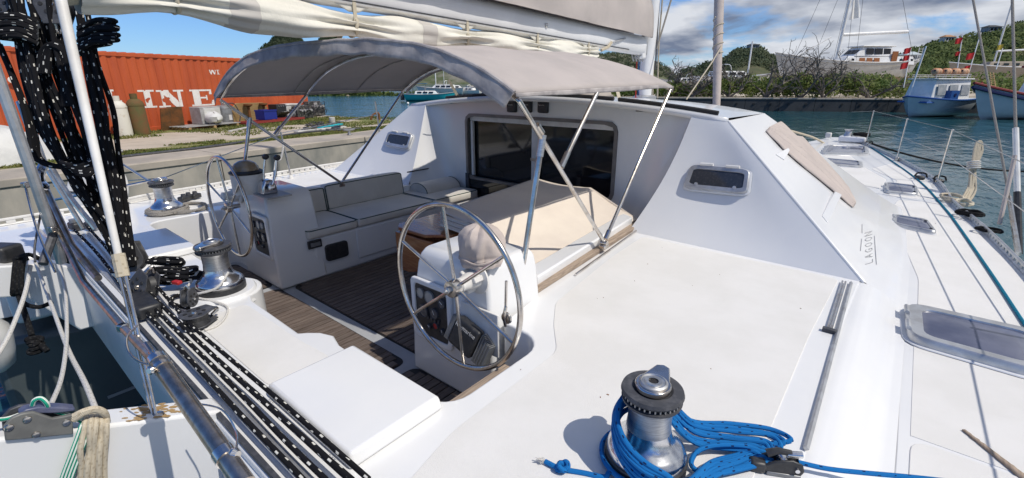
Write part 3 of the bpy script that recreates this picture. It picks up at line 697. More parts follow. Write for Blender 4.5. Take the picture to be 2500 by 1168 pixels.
def place(px, py, z, rz, d=None):
    p = U(px, py, z=z) if d is None else U(px, py, d=d)
    p.z = z; return Matrix.Translation(p) @ Matrix.Rotation(rz, 4, 'Z'), p
ACR = math.atan2(_r.y, _r.x)      # heading that runs across the picture to the right
def strake(M, edge, r, dz, o, mat, nm='rubbing_strake'):
    for s_ in (1, -1): MB(M).tube([V((e.x, e.y * s_, e.z + dz)) for e in edge], r, 6).build(nm, mat, o)
# blue and white fishing boat
M, p = place(2268, 285, ZW, ACR + R(196)); M = M @ Matrix.Scale(.92, 4); o = T('fishing_boat', p, 'small white and pale blue fishing boat with orange buoys on its cabin roof', 'boat')
vs, fs, ed = hull_mesh(6.2, 3.3, 1.45, transom=.86, sheer=.12, bow=3.0)
MB(M).add(vs, fs).build('hull', 'hull_blue', o, smooth=40); strake(M, ed, .07, -.04, o, 'trim_blue')
MB(M).frustum([(-2.3, -1.2, 1.2), (2.1, -1.1, 1.2), (2.1, 1.1, 1.2), (-2.3, 1.2, 1.2)], [(-2.15, -1.05, 3.0), (1.7, -.95, 3.0), (1.7, .95, 3.0), (-2.15, 1.05, 3.0)]).build('cabin', 'cabin_white', o, bevel=.05)
rf = MB(M).box((-.2, 0, 3.06), (4.2, 2.4, .09)).build('roof', 'cabin_white', o, bevel=.03)
for sg in (1, -1):
    for xx in (-1.6, -.25, 1.1):
        MB(M).box((xx, sg * 1.135, 2.2), (.95, .06, .85), rot=Matrix.Rotation(sg * R(4.8), 3, 'X')).build('window', 'window_grey', o, bevel=.03)
MB(M).frustum([(-2.7, -1.35, 1.18), (2.5, -1.2, 1.18), (2.5, 1.2, 1.18), (-2.7, 1.35, 1.18)], [(-2.65, -1.3, 1.3), (2.45, -1.15, 1.3), (2.45, 1.15, 1.3), (-2.65, 1.3, 1.3)]).build('side_deck', 'trim_blue', o)
for i in range(2):
    for yy in (-.9, .9): MB(M).tube([(-2.2, yy, 3.25 + .14 * i), (1.9, yy, 3.25 + .14 * i)], .03, 6).build('roof_rail', 'grey_metal', o)
for xx in (-2.1, -1, 0, 1, 1.8):
    for yy in (-.9, .9): MB(M).tube([(xx, yy, 3.1), (xx, yy, 3.42)], .025, 6).build('rail_post', 'grey_metal', o)
for i in range(8):
    c = M @ V((-1.9 + i * .5 + (.1 if i > 5 else 0), .55 + .12 * (i % 2), 3.62)); b = T('buoy', c, 'orange net buoy, %s from the right in the row on the fishing boat roof' % ('first', 'second', 'third', 'fourth', 'fifth', 'sixth', 'seventh', 'eighth')[i], 'buoy', 'orange buoys on the cabin roof')
    MB().lathe([(.0, -.24), (.14, -.2), (.25, -.08), (.27, .04), (.22, .17), (.1, .25), (.05, .26)], 14, c, (random.uniform(-.4, .4), -.9, .3)).build('float', 'buoy', b); MB().lathe([(.07, .24), (.07, .29), (.02, .29)], 10, c, (random.uniform(-.2, .2), -.95, .3)).build('eye', 'black_plastic', b)
c = M @ V((.1, 1.32, 1.6)); b = T('tub', c, 'blue plastic tub on the side deck of the fishing boat', 'tub'); Mz = M @ Matrix.Translation((.1, 1.3, 1.32))
for s_ in (-1, 1):
    MB(Mz).box((s_ * .42, 0, .42), (.05, .45, .84)).build('side', 'trim_blue', b); MB(Mz).box((0, s_ * .24, .42), (.9, .05, .84)).build('side', 'trim_blue', b)
MB(Mz).lathe([(.13, 0), (.13, .03), (.05, .03)], 14, (0, .27, .5), (0, 1, 0)).build('badge', 'navy', b)
MB(M).tube([(2.6, -.3, 1.3), (2.3, -.3, 3.6), (2.05, -.3, 5.6)], .06, 8).build('mast', 'cabin_white', o)
def flagpole(px0, py0, px1, py1, d, lab, flags):
    a = U(px0, py0, d=d); b = U(px1, py1, d=d); f = T('flag_pole', a, lab, 'flag'); MB().tube([a, b], .035, 6).build('pole', 'cabin_white', f)
    for t, s_, mt in flags:
        q = a.lerp(b, t); MB().grid(lambda u, v: q + _r * (-u * s_) + V((0, 0, v * s_ * .8 - u * .25 * s_)) + _f * (.08 * math.sin(u * 6)), 6, 3).build('flag', mt, f)
flagpole(2206, 215, 2224, 118, 38, 'leaning pole with red flags left of the fishing boat', [(.88, .55, 'flag_red'), (.7, .5, 'flag_red'), (.5, .6, 'flag_red')])
flagpole(2335, 185, 2350, 85, 39, 'thin pole with two red flags above the fishing boat cabin', [(.8, .55, 'flag_red'), (.5, .4, 'flag_red')])
flagpole(2360, 195, 2395, 80, 38, 'leaning pole with red and yellow floats between the fishing boats', [(.45, .6, 'flag_red'), (.12, .6, 'flag_yellow'), (.2, .5, 'flag_red')])
flagpole(2432, 170, 2448, 118, 38, 'pole with a yellow flag beside the right fishing boat', [(.95, .5, 'flag_yellow')])
# right-hand fishing boat
M, p = place(2520, 290, ZW, ACR + R(190)); o = T('fishing_boat', p, 'larger fishing boat with navy stripe and wheelhouse at the right edge', 'boat')
vs, fs, ed = hull_mesh(12.5, 3.8, 1.35, transom=.8, sheer=.55, bow=1.9)
MB(M).add(vs, fs).build('hull', 'hull_blue', o, smooth=40); strake(M, ed, .09, -.06, o, 'trim_red'); strake(M, ed, .12, -.34, o, 'navy', 'stripe')
MB(M).frustum([(-3.6, -1.2, 1.3), (.8, -1.1, 1.3), (.8, 1.1, 1.3), (-3.6, 1.2, 1.3)], [(-3.5, -1.1, 3.6), (.0, -1.0, 3.6), (.0, 1.0, 3.6), (-3.5, 1.1, 3.6)]).build('wheelhouse', 'cabin_white', o, bevel=.05)
MB(M).box((-1.6, 0, 3.68), (4.4, 2.7, .14)).build('roof', 'trim_red', o, bevel=.03)
for sg in (1, -1):
    for xx in (-2.6, -1.4, -.3): MB(M).box((xx, sg * 1.09, 3.0), (.75, .06, .6), rot=Matrix.Rotation(sg * R(2.5), 3, 'X')).build('window', 'glass_dark', o, bevel=.04)
    for q, mt in ((0, 'trim_blue'), (1, 'trim_red')):
        MB(M).tube([(-1.9 + .02 * q, sg * 1.16, 1.9 + q * .12), (-1.2, sg * 1.15, 2.35 + q * .12), (-.3, sg * 1.13, 2.4 + q * .12), (.3, sg * 1.12, 2.1 + q * .12)], .05, 6, smooth=4).build('painted_arc', mt, o)
MB(M).tube([(5.4, 0, 2.1), (5.6, 0, 2.6)], .06, 6).build('stem_post', 'trim_red', o)
MB(M).box((3.2, 0, 1.62), (2.0, 1.6, .3)).build('hatch', 'trim_red', o, bevel=.04)
c = U(2428, 210, d=40); ld = T('ladder', c, 'pale wooden ladder between the fishing boats', 'ladder')
for s_ in (0, 1): MB().tube([U(2420 + 10 * s_, 213, d=40), U(2417 + 8 * s_, 178, d=41)], .04, 5).build('rail', 'plywood', ld)
for k in range(6): MB().tube([U(2419.5 - k * .4, 210 - k * 5.5, d=40 + k * .16), U(2429.5 - k * .6, 210 - k * 5.5, d=40 + k * .16)], .03, 5).build('rung', 'plywood', ld)
# tan sailboat behind, ashore
M, p = place(2440, 190, ZR, ACR + R(172), d=62); M = Matrix.Translation(V((p.x, p.y, ZR + .9))) @ Matrix.Rotation(ACR + R(172), 4, 'Z'); o = T('sailboat', p, 'tan sailboat hauled out behind the fishing boats', 'boat')
vs, fs, ed = hull_mesh(13, 3.6, 2.3, transom=.6, sheer=.18, keel=.6, flat=.6)
MB(M).add(vs, fs).build('hull', 'hull_tan', o, smooth=40); strake(M, ed, .06, -.02, o, 'cabin_white')
MB(M).frustum([(-3, -1.1, 2.2), (2.5, -.9, 2.2), (2.5, .9, 2.2), (-3, 1.1, 2.2)], [(-2.8, -.9, 3.0), (2.0, -.7, 3.0), (2.0, .7, 3.0), (-2.8, .9, 3.0)]).build('cabin', 'hull_tan', o, bevel=.08)
for xx in (-2, -.8, .4, 1.5):
    for sg in (1, -1): MB(M).box((xx, sg * .97, 2.65), (.6, .08, .28)).build('window', 'glass_dark', o)
MB(M).tube([(1.2, 0, 3), (1.2, 0, 16)], .1, 8).build('mast', 'cabin_white', o); MB(M).tube([(1.1, 0, 4.3), (-5.5, 0, 4.6)], .12, 8).build('boom', 'cabin_white', o)
for xx in (-3, 0, 3): MB(M).tube([(xx, -1.7, -.9), (xx, -1.3, .9)], .07, 5).build('stand', 'rust', o); MB(M).tube([(xx, 1.7, -.9), (xx, 1.3, .9)], .07, 5).build('stand', 'rust', o)
# big hauled-out sailboat
dS = 66; p = U(2046, 196, d=dS); p.z = ZR + .2; hd = ACR + R(187)
M = Matrix.Translation(V((p.x, p.y, ZR + .3))) @ Matrix.Rotation(hd, 4, 'Z')
o = T('sailboat', V((p.x, p.y, ZR)), 'large white pilothouse sailboat hauled out among the shrubs', 'boat')
LB = 20.5
vs, fs, ed = hull_mesh(LB, 5.0, 3.6, transom=.62, sheer=.22, keel=.0, flat=.62, bow=1.7)
lo = MB(M); lo.add(vs, fs); lo.build('hull', 'hull_white', o, smooth=50)
vs2, fs2, _e = hull_mesh(LB * .985, 5.06, 1.75, transom=.62, sheer=.05, flat=.55, bow=1.7)
MB(M).add(vs2, fs2).build('underbody', 'antifoul', o, smooth=50)
strake(M, ed, .06, .0, o, 'cabin_white'); strake(M, ed, .035, -.35, o, 'hull_grey', 'stripe')
M = M @ Matrix.Translation((-2.0, 0, 0))
MB(M).frustum([(-7.5, -1.9, 3.3), (3.2, -1.5, 3.3), (3.2, 1.5, 3.3), (-7.5, 1.9, 3.3)], [(-7.2, -1.7, 4.4), (2.2, -1.2, 4.4), (2.2, 1.2, 4.4), (-7.2, 1.7, 4.4)]).build('coachroof', 'cabin_white', o, bevel=.08)
MB(M).frustum([(-4.6, -1.6, 4.4), (1.4, -1.35, 4.4), (1.4, 1.35, 4.4), (-4.6, 1.6, 4.4)], [(-3.9, -1.35, 5.65), (.1, -1.1, 5.65), (.1, 1.1, 5.65), (-3.9, 1.35, 5.65)]).build('pilothouse', 'cabin_white', o, bevel=.06)
MB(M).box((-2.0, 0, 5.72), (5.0, 2.9, .14)).build('pilothouse_roof', 'cabin_white', o, bevel=.05)
for sg in (1, -1):
    for xx, w in ((-3.3, 1.1), (-2.0, 1.2), (-.7, 1.1)): MB(M).box((xx, sg * 1.41, 5.05), (w, .08, .75), rot=Matrix.Rotation(sg * R(10), 3, 'X')).build('window', 'glass_dark', o, bevel=.03)
    for xx in (.5, -.6, -1.7): MB(M).box((xx, sg * 1.72, 3.9), (.85, .08, .6), rot=Matrix.Rotation(sg * R(9), 3, 'X')).build('side_window', 'wood_varnish', o, bevel=.03)
    for xx in (1.9, -5.4, -6.2, -7.0): MB(M).box((xx, sg * 1.75, 3.95), (.4, .1, .3), rot=Matrix.Rotation(sg * R(9), 3, 'X')).build('port', 'glass_dark', o, bevel=.05)
for yy in (-.7, 0, .7): MB(M).box((.85, yy, 5.0), (.08, .6, .75), rot=Matrix.Rotation(R(-46), 3, 'Y')).build('windscreen', 'glass_dark', o, bevel=.03)
MB(M).box((-4.3, 1.72, 4.4), (.85, .1, 1.3)).build('door', 'wood_varnish', o, bevel=.02)
MB(M).tube([(2.9, 0, 4.2), (2.4, 0, 26)], .2, 10).build('mast', 'cabin_white', o)
MB(M).tube([(2.7, 0, 7.2), (-7.0, 0, 7.7)], .22, 10).build('boom', 'cabin_white', o); MB(M).tube([(9.2, 0, 4.3), (4.4, 0, 6.9)], .09, 8).build('spinnaker_pole', 'cabin_white', o)
MB(M).grid(lambda u, v: V((2.3 - .15 * v - (1 - v) ** 2 * u * 1.6, 0.12 * math.sin(u * 9 + v * 4), 9.0 + v * 9 + u * (1 - v) * .4)), 6, 14).build('loose_sail', 'cabin_white', o)
st = MB(M)
for a, b in (((9.3, 0, 4.4), (2.5, 0, 26)), ((6.4, 0, 4.2), (2.6, 0, 19)), ((2.0, 2.4, 3.7), (2.5, 0, 25)), ((1.4, -2.4, 3.7), (2.5, 0, 25)), ((-9.0, 0, 4.2), (2.4, 0, 26)), ((3.3, 2.4, 3.8), (2.7, 0, 15))): st.tube([a, b], .022, 5)
st.build('rigging', 'rubber', o)
for xx in (-8.6, -7, -5.5, 5, 7):
    for sg in (1, -1): MB(M).tube([(xx, sg * (1.7 if xx < 0 else 1.1), 3.6), (xx, sg * (1.7 if xx < 0 else 1.1), 4.5)], .025, 5).build('stanchion', 'cabin_white', o)
for xx in (-8.9, -8.3): MB(M).tube([(xx, 1.2, 3.7), (xx, 1.2, 5.6)], .04, 6).build('ladder_rail', 'cabin_white', o)
for k in range(6): MB(M).tube([(-8.9, 1.2, 3.9 + .3 * k), (-8.3, 1.2, 3.9 + .3 * k)], .025, 5).build('ladder_rung', 'cabin_white', o)
for xx in (-5, -1, 3):
    for sg in (1, -1): MB(M).tube([(xx, sg * 2.6, -.35), (xx, sg * 1.9, 1.2)], .08, 6).build('stand', 'rust', o)
# motor yacht left of it
def yacht(px, py, d, L, hd, lab, hullm='cabin_white', z0=None, cab=1.0, extra=True):
    p = U(px, py, d=d); p.z = ZR + .5 if z0 is None else z0; M = Matrix.Translation(p) @ Matrix.Rotation(hd, 4, 'Z'); o = T('motor_boat', p, lab, 'boat')
    vs, fs, ed = hull_mesh(L, L * .3, L * .13, transom=.85, sheer=.2, flat=.5); MB(M).add(vs, fs).build('hull', hullm, o, smooth=45); strake(M, ed, L * .006, -.02, o, 'hull_grey')
    h = L * .13
    MB(M).frustum([(-L * .3, -L * .12, h * .95), (L * .18, -L * .1, h * .95), (L * .18, L * .1, h * .95), (-L * .3, L * .12, h * .95)], [(-L * .28, -L * .1, h + L * .07 * cab), (L * .08, -L * .08, h + L * .07 * cab), (L * .08, L * .08, h + L * .07 * cab), (-L * .28, L * .1, h + L * .07 * cab)]).build('cabin', 'cabin_white', o, bevel=.05)
    for sg in (1, -1):
        for k in range(3): MB(M).box((-L * .2 + k * L * .11, sg * L * .111, h + L * .04 * cab), (L * .085, .06, L * .03 * cab), rot=Matrix.Rotation(sg * R(14), 3, 'X')).build('window', 'glass_dark', o)
    MB(M).box((L * .14, 0, h + L * .035 * cab), (.05, L * .15, L * .045 * cab), rot=Matrix.Rotation(R(-55), 3, 'Y')).build('windscreen', 'glass_dark', o)
    if extra:
        MB(M).tube([(-L * .1, -L * .1, h + L * .06), (-L * .13, -L * .09, h + L * .14), (-L * .13, L * .09, h + L * .14), (-L * .1, L * .1, h + L * .06)], .05, 6, smooth=4).build('radar_arch', 'cabin_white', o)
    return M, o
yacht(1792, 186, 70, 12, ACR + R(8), 'white motor yacht hauled out left of the big sailboat')
yacht(1668, 192, 74, 7.5, ACR + R(185), 'small white boat ashore just right of the bimini')
p = U(1827, 170, d=72); MB().tube([V((p.x, p.y, ZR)), V((p.x, p.y, ZR + 7.2))], .12, 8).build('pole', 'cabin_white', label='bare white mast standing behind the motor yacht', cat='mast')
# boats on the left anchorage
M, o = yacht(1052, 247, 66, 7.2, ACR + R(4), 'turquoise workboat with blue awning on the anchorage', 'turquoise', ZW, .9, False)
MB(M).box((-1.6, 0, 2.35), (2.3, 1.6, .07)).build('awning', 'canvas_blue', o)
for xx in (-2.5, -.7):
    for yy in (-.7, .7): MB(M).tube([(xx, yy, .9), (xx, yy, 2.33)], .03, 5).build('awning_post', 'grey_metal', o)
MB(M).box((-3.9, 0, .55), (.5, .4, .8)).build('outboard', 'black_plastic', o, bevel=.05)
yacht(1075, 233, 96, 10, ACR + R(175), 'white cabin boat moored behind the turquoise workboat', 'cabin_white', ZW)
yacht(1112, 229, 104, 9, ACR + R(20), 'navy hulled boat moored behind the bimini leg', 'navy', ZW)
yacht(1136, 229, 96, 7, ACR + R(160), 'white sport boat moored right of the navy boat', 'cabin_white', ZW)
for px, d, h, lab in ((1065, 100, 4.6, 'thick white mast among the moored boats'), (1085, 110, 6.2, 'thin white mast among the moored boats')):
    p = U(px, 225, d=d); o = T('mast', V((p.x, p.y, ZW)), lab, 'mast'); MB().tube([V((p.x, p.y, ZW + 1)), V((p.x, p.y, ZW + 1 + h))], .12 if h < 5 else .06, 6).build('pole', 'cabin_white', o)
    MB().box(V((p.x, p.y, ZW + 1 + h)), (.5, .5, .35)).build('radar', 'cabin_white', o, bevel=.08)
c = U(996, 256, z=ZW); MB().lathe([(0, 0), (.13, .04), (.16, .16), (.1, .28), (0, .31)], 14, c).build('mooring_buoy', 'cabin_white', label='small pale mooring buoy on the open water', cat='buoy')
# houses on the hills
for (px, py, d, w, mt, lab) in ((2420, 68, 128, 5.5, 'roof_dark', 'dark roofed house on the right hill crest'), (2312, 92, 126, 4.2, 'roof_orange', 'low house with orange roof on the right hill'), (1838, 110, 186, 6, 'roof_dark', 'dark roofed house on top of the small far hill'), (2220, 138, 84, 4.0, 'hull_blue', 'pale blue roofed hut right of the hauled sailboat')):
    p = U(px, py + 4, d=d); w *= .62; M = Matrix.Translation(p) @ Matrix.Rotation(ACR, 4, 'Z') @ Matrix.Diagonal((1, 1, .62, 1)); o = T('house', p, lab, 'house')
    MB(M).box((0, 0, -.2), (w, w * .7, 2.0)).build('wall', 'dirty_white' if mt != 'roof_dark' else 'hull_grey', o)
    MB(M).add([(-w * .6, -w * .45, .8), (w * .6, -w * .45, .8), (w * .6, w * .45, .8), (-w * .6, w * .45, .8), (-w * .25, 0, 1.7), (w * .25, 0, 1.7)], [(0, 1, 5, 4), (2, 3, 4, 5), (1, 2, 5), (3, 0, 4), (3, 2, 1, 0)]).build('roof', mt, o, smooth=0)
    for k in (-1, 0, 1): MB(M).box((k * w * .28, -w * .355, -.1), (w * .16, .06, .9)).build('window', 'glass_dark', o)
# ================================================================== the catamaran
ZD, ZS = .55, .45
def MX(x): return -6.25 - x
cat = T('catamaran', (-3.1, 4, ZW), 'white sailing catamaran seen from its aft deck, cockpit and cabin in view', 'catamaran')
def arc(cx, cy, r, a0, a1, n=6): return [(cx + r * math.cos(R(a0 + (a1 - a0) * i / n)), cy + r * math.sin(R(a0 + (a1 - a0) * i / n))) for i in range(n + 1)]
deck_poly = ([(-.05, 4.12), (-.05, 3.5), (-.07, 2.5), (-.05, 1.65), (.0, .6), (.02, -.35), (-1.0, -.35), (-1.05, .40), (-5.1, .40), (-5.2, -.15), (-5.9, -.15), (-6.0, .9), (-6.12, 1.3), (-6.18, 1.9), (-6.34, 2.7), (-6.41, 3.5), (-6.42, 4.12)]
    + [(MX(-1.80), 4.12), (MX(-1.72), 3.75), (-4.62, 3.0), (-4.62, 2.06), (-4.66, 2.03), (-4.70, 1.66)]
    + arc(-4.96, 1.54, .12, 90, 180) + arc(-4.96, 1.12, .12, 180, 270) + [(-4.4, .99), (-3.3, .97)]
    + [(-3.24, 1.0)] + arc(-3.0, .88, .20, 140, 20, 8) + [(-2.72, .925), (-2.16, .915)]
    + [(-2.13, .95), (-2.08, .99), (-2.0, 1.015), (-1.9, .985), (-1.3, .97)] + arc(-1.29, 1.12, .13, 270, 360) + arc(-1.31, 1.50, .15, 0, 90)
    + [(-1.44, 1.66), (-1.50, 2.03), (-1.53, 2.06), (-1.60, 3.0), (-1.72, 3.75), (-1.80, 4.12)])
deck = MB().prism(deck_poly, -.02, ZD).build('deck', 'gelcoat', cat, bevel=.022, seg=3)
# non-skid panel on the starboard coaming and aft bench
ns_poly = rot_poly([(-.16, 3.46), (-.18, 2.5), (-.17, 1.65), (-.13, .6), (-.10, -.2), (-.9, -.2), (-.98, .62), (-1.05, .92), (-1.06, 1.6), (-1.22, 1.80), (-1.36, 2.02), (-1.47, 2.9), (-1.50, 3.46)], .06)
MB().prism(ns_poly, ZD - .01, ZD + .0035).build('nonskid_panel', 'nonskid', deck, bevel=.002, seg=1)
MB().prism(rot_poly([(-2.7, .62), (-1.82, .62), (-1.82, .9), (-2.1, .88), (-2.7, .88)], .05), ZD - .01, ZD + .0035).build('nonskid_panel', 'nonskid', deck, bevel=.002, seg=1)
MB().prism(rot_poly([(-5.4, 1.2), (-5.95, 1.25), (-6.15, 2.7), (-6.2, 3.4), (-4.85, 3.4), (-4.8, 2.1), (-5.2, 1.9)], .06), ZD - .01, ZD + .0035).build('nonskid_panel', 'nonskid', deck, bevel=.002, seg=1)
# cockpit sole and planks
sole = MB().box(((-5.12 - 1.13) / 2, 2.55, -.035), (3.99, 3.25, .05)).build('cockpit_sole', 'sole_grp', cat)
def planks(x0, x1, y0, y1, w=.062, corner=.0):
    pol = rot_poly([(x0 - .012, y0 - .012), (x1 + .012, y0 - .012), (x1 + .012, y1 + .012), (x0 - .012, y1 + .012)], .07)
    MB().prism(pol, -.02, -.006).build('caulking', 'caulk', sole, smooth=0)
    n = max(1, round((x1 - x0) / w)); w = (x1 - x0) / n; src = None
    for i in range(n):
        c = x0 + w * (i + .5)
        e = .05 if i == 0 or i == n - 1 else .015 if i in (1, n - 2) else 0
        if src is None or e or i == 2:
            p = MB().box((c, (y0 + y1) / 2, -.004), (w - .009, y1 - y0 - 2 * e, .012)).build('plank', 'teak', sole, smooth=0)
            if not e: src = (p, c)
        else:
            p = src[0].copy(); COL.objects.link(p); p.location.x = c - src[1]
planks(-3.985, -2.19, 1.72, 4.08)
planks(-4.98, -4.16, 1.0, 1.60); planks(-4.05, -2.26, .95, 1.60); planks(-2.15, -1.20, .95, 1.60)
# bridgedeck and crossbeam at the stern
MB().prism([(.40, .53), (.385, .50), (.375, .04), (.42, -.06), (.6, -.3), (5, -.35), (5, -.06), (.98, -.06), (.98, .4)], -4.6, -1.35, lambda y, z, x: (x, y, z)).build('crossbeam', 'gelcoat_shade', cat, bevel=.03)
# hulls
hs = [(1.0, -.5), (1.02, 2.0), (.96, 3.6), (.83, 5.0), (.71, 6.0), (.55, 7.05), (.42, 8.55), (-.1, 10.8), (-.73, 12.9), (-1.15, 14.2), (-1.5, 14.0), (-1.75, 12.5), (-1.75, 5), (-1.4, .35), (-1.1, -.5)]
MB().prism([(x * 1.0 - .012, y) for x, y in hs], ZW - .5, -.07).build('starboard_hull', 'gelcoat', cat, bevel=.04)
MB().prism([(x - .012, y) for x, y in hs[:11]] + [(-1.7, 12.5), (-1.7, 8), (.0, 4.3), (.03, -.5)], -.069, ZS - .101).build('starboard_topside', 'gelcoat', cat, bevel=.02)
hp = [(-5.9, -.16), (-6.03, .9), (-6.42, 3.4), (-6.75, 5.5), (-6.7, 8), (-6.3, 11), (-5.4, 14.2), (-5.0, 14.0), (-4.75, 12.5), (-4.75, 5), (-4.66, .35), (-4.8, -.16)]
MB().prism(hp, ZW - .5, -.05).build('port_hull', 'hull_shaded', cat, bevel=.05)
MB().prism([(x, y) for x, y in hp[1:-2]] + [(-4.75, 4.4), (-5.3, 4.2), (-5.3, .42)], -.049, ZD - .03).build('port_topside', 'gelcoat', cat, bevel=.03)
MB().prism([(-6.02, .91), (-5.9, -.35), (-5.6, -.35), (-5.62, .91)], -.6, .50).build('stern_bulwark', 'gelcoat', cat, bevel=.06, seg=4)
for i in range(1): MB().box((-5.2, .2 - i * .34, -.02 + .33 - i * .16), (1.0, .36, .5 - i * .1)).build('stern_step', 'gelcoat', cat, bevel=.04, seg=3)
MB().prism([(-4.652, .36), (-4.645, .36), (-4.735, 5), (-4.745, 5)], -.74, -.715).build('boot_stripe', 'hull_grey', cat)
MB().box((-1.235, 1.27, .425), (.125, .46, .03)).build('teak_ledge', 'teak_trim', cat, bevel=.006)
# side deck and foredeck, starboard
sd = [(1.0, -.5), (1.02, 2.0), (.96, 3.6), (.83, 5.0), (.71, 6.0), (.55, 7.05), (.42, 8.55), (-.1, 10.8), (-.73, 12.9), (-1.15, 14.2), (-1.5, 14.0), (-1.75, 12.5), (-1.75, 8.6), (-1.3, 7.4), (-.5, 6.9), (.0, 6.0), (.14, 5.0), (.17, 3.6), (.19, 2), (.19, -.5)]
sdo = MB().prism(sd, ZS - .1, ZS).build('side_deck', 'gelcoat', cat, bevel=.015)
def inset_panel(pts, m='nonskid'): MB().prism(rot_poly(pts, .08), ZS - .01, ZS + .0035).build('nonskid_panel', m, sdo, bevel=.002, seg=1)
inset_panel([(.23, .2), (.24, 2.1), (.92, 2.1), (.92, .2)]); inset_panel([(.25, 3.05), (.25, 4.1), (.12, 5.2), (-.02, 5.9), (.05, 6.9), (.42, 7.05), (.62, 6.0), (.76, 5.0), (.88, 3.6), (.9, 3.05)])
inset_panel([(-.05, 7.05), (.0, 8.3), (-.35, 9.2), (-.15, 10.0), (.12, 9.2), (.33, 8.4), (.42, 7.2)]); inset_panel([(-.75, 7.6), (-1.5, 8.8), (-1.6, 10.2), (-.75, 10.6), (-.45, 9.3), (-.12, 8.3), (-.15, 7.5)])
MB().prism([(.92, 2.12), (.24, 2.12), (.24, 3.03), (.92, 3.03)], ZS - .01, ZS + .002).build('nonskid_panel', 'nonskid', sdo)
# port side deck forward of the wing, foredeck
MB().prism([(-6.42, 4.1), (-6.75, 5.5), (-6.7, 8), (-6.3, 11), (-5.4, 14.2), (-4.8, 13), (-4.7, 7), (-5.2, 5), (-6.1, 4.1)], ZS - .1, ZS + .05).build('side_deck', 'gelcoat', cat, bevel=.015)
MB().prism([(-1.75, 6.5), (-1.75, 9.0), (-4.8, 9.0), (-4.8, 6.5)], ZS - .2, ZS - .02).build('foredeck', 'nonskid', cat, bevel=.02)
# coaming flank between coaming top and side deck
prof = [(-.075, .545), (-.03, .546), (.02, .535), (.07, .512), (.115, .480), (.155, .458), (.20, .452)]
MB().grid(lambda u, v: (lambda k, f: V((prof[k][0] * (1 - f) + prof[k + 1][0] * f, -.5 + v * 4.0, prof[k][1] * (1 - f) + prof[k + 1][1] * f)))(min(int(u * 6), 5), u * 6 - min(int(u * 6), 5)), 18, 20).build('coaming_flank', 'gelcoat', cat, smooth=60)
# cabin: roof, wings, flanks, bulkhead
def roofz(x): return 1.605 - .034 * (x + 3.12) ** 2
YB = 4.15
roof = MB().grid(lambda u, v: V((-5.11 + 3.97 * u, 4.07 + (1.18 + 1.2 * math.sin(math.pi * u)) * v, roofz(-5.11 + 3.97 * u) - .02 - .07 * v * v * math.sin(math.pi * u) + .02 * (1 - v))), 40, 12).build('roof', 'gelcoat', cat)
MB().grid(lambda u, v: V((-5.11 + 3.97 * u, 4.07, roofz(-5.11 + 3.97 * u) - .055 * v)), 30, 1).build('roof_edge', 'gelcoat', cat, solid=.012)
for a, b in ((-4.5, -3.6), (-3.55, -2.2), (-2.15, -1.24)): MB().tube([V((a + (b - a) * i / 10, 4.13, roofz(a + (b - a) * i / 10) + .018)) for i in range(11)], .018, 6).build('grab_rail', 'caulk', roof)
from mathutils.bvhtree import BVHTree
BV = {}
def hit(key, px_, py_):
    """point and outward normal of a cabin surface at a measured position"""
    d_ = ray(px_, py_).normalized(); p, n, i, t = BV[key].ray_cast(EYE, d_)
    if p is None: p, n, i, t = BV[key].find_nearest(EYE + d_ * 5.5)
    return p, (n if n.dot(d_) < 0 else -n)
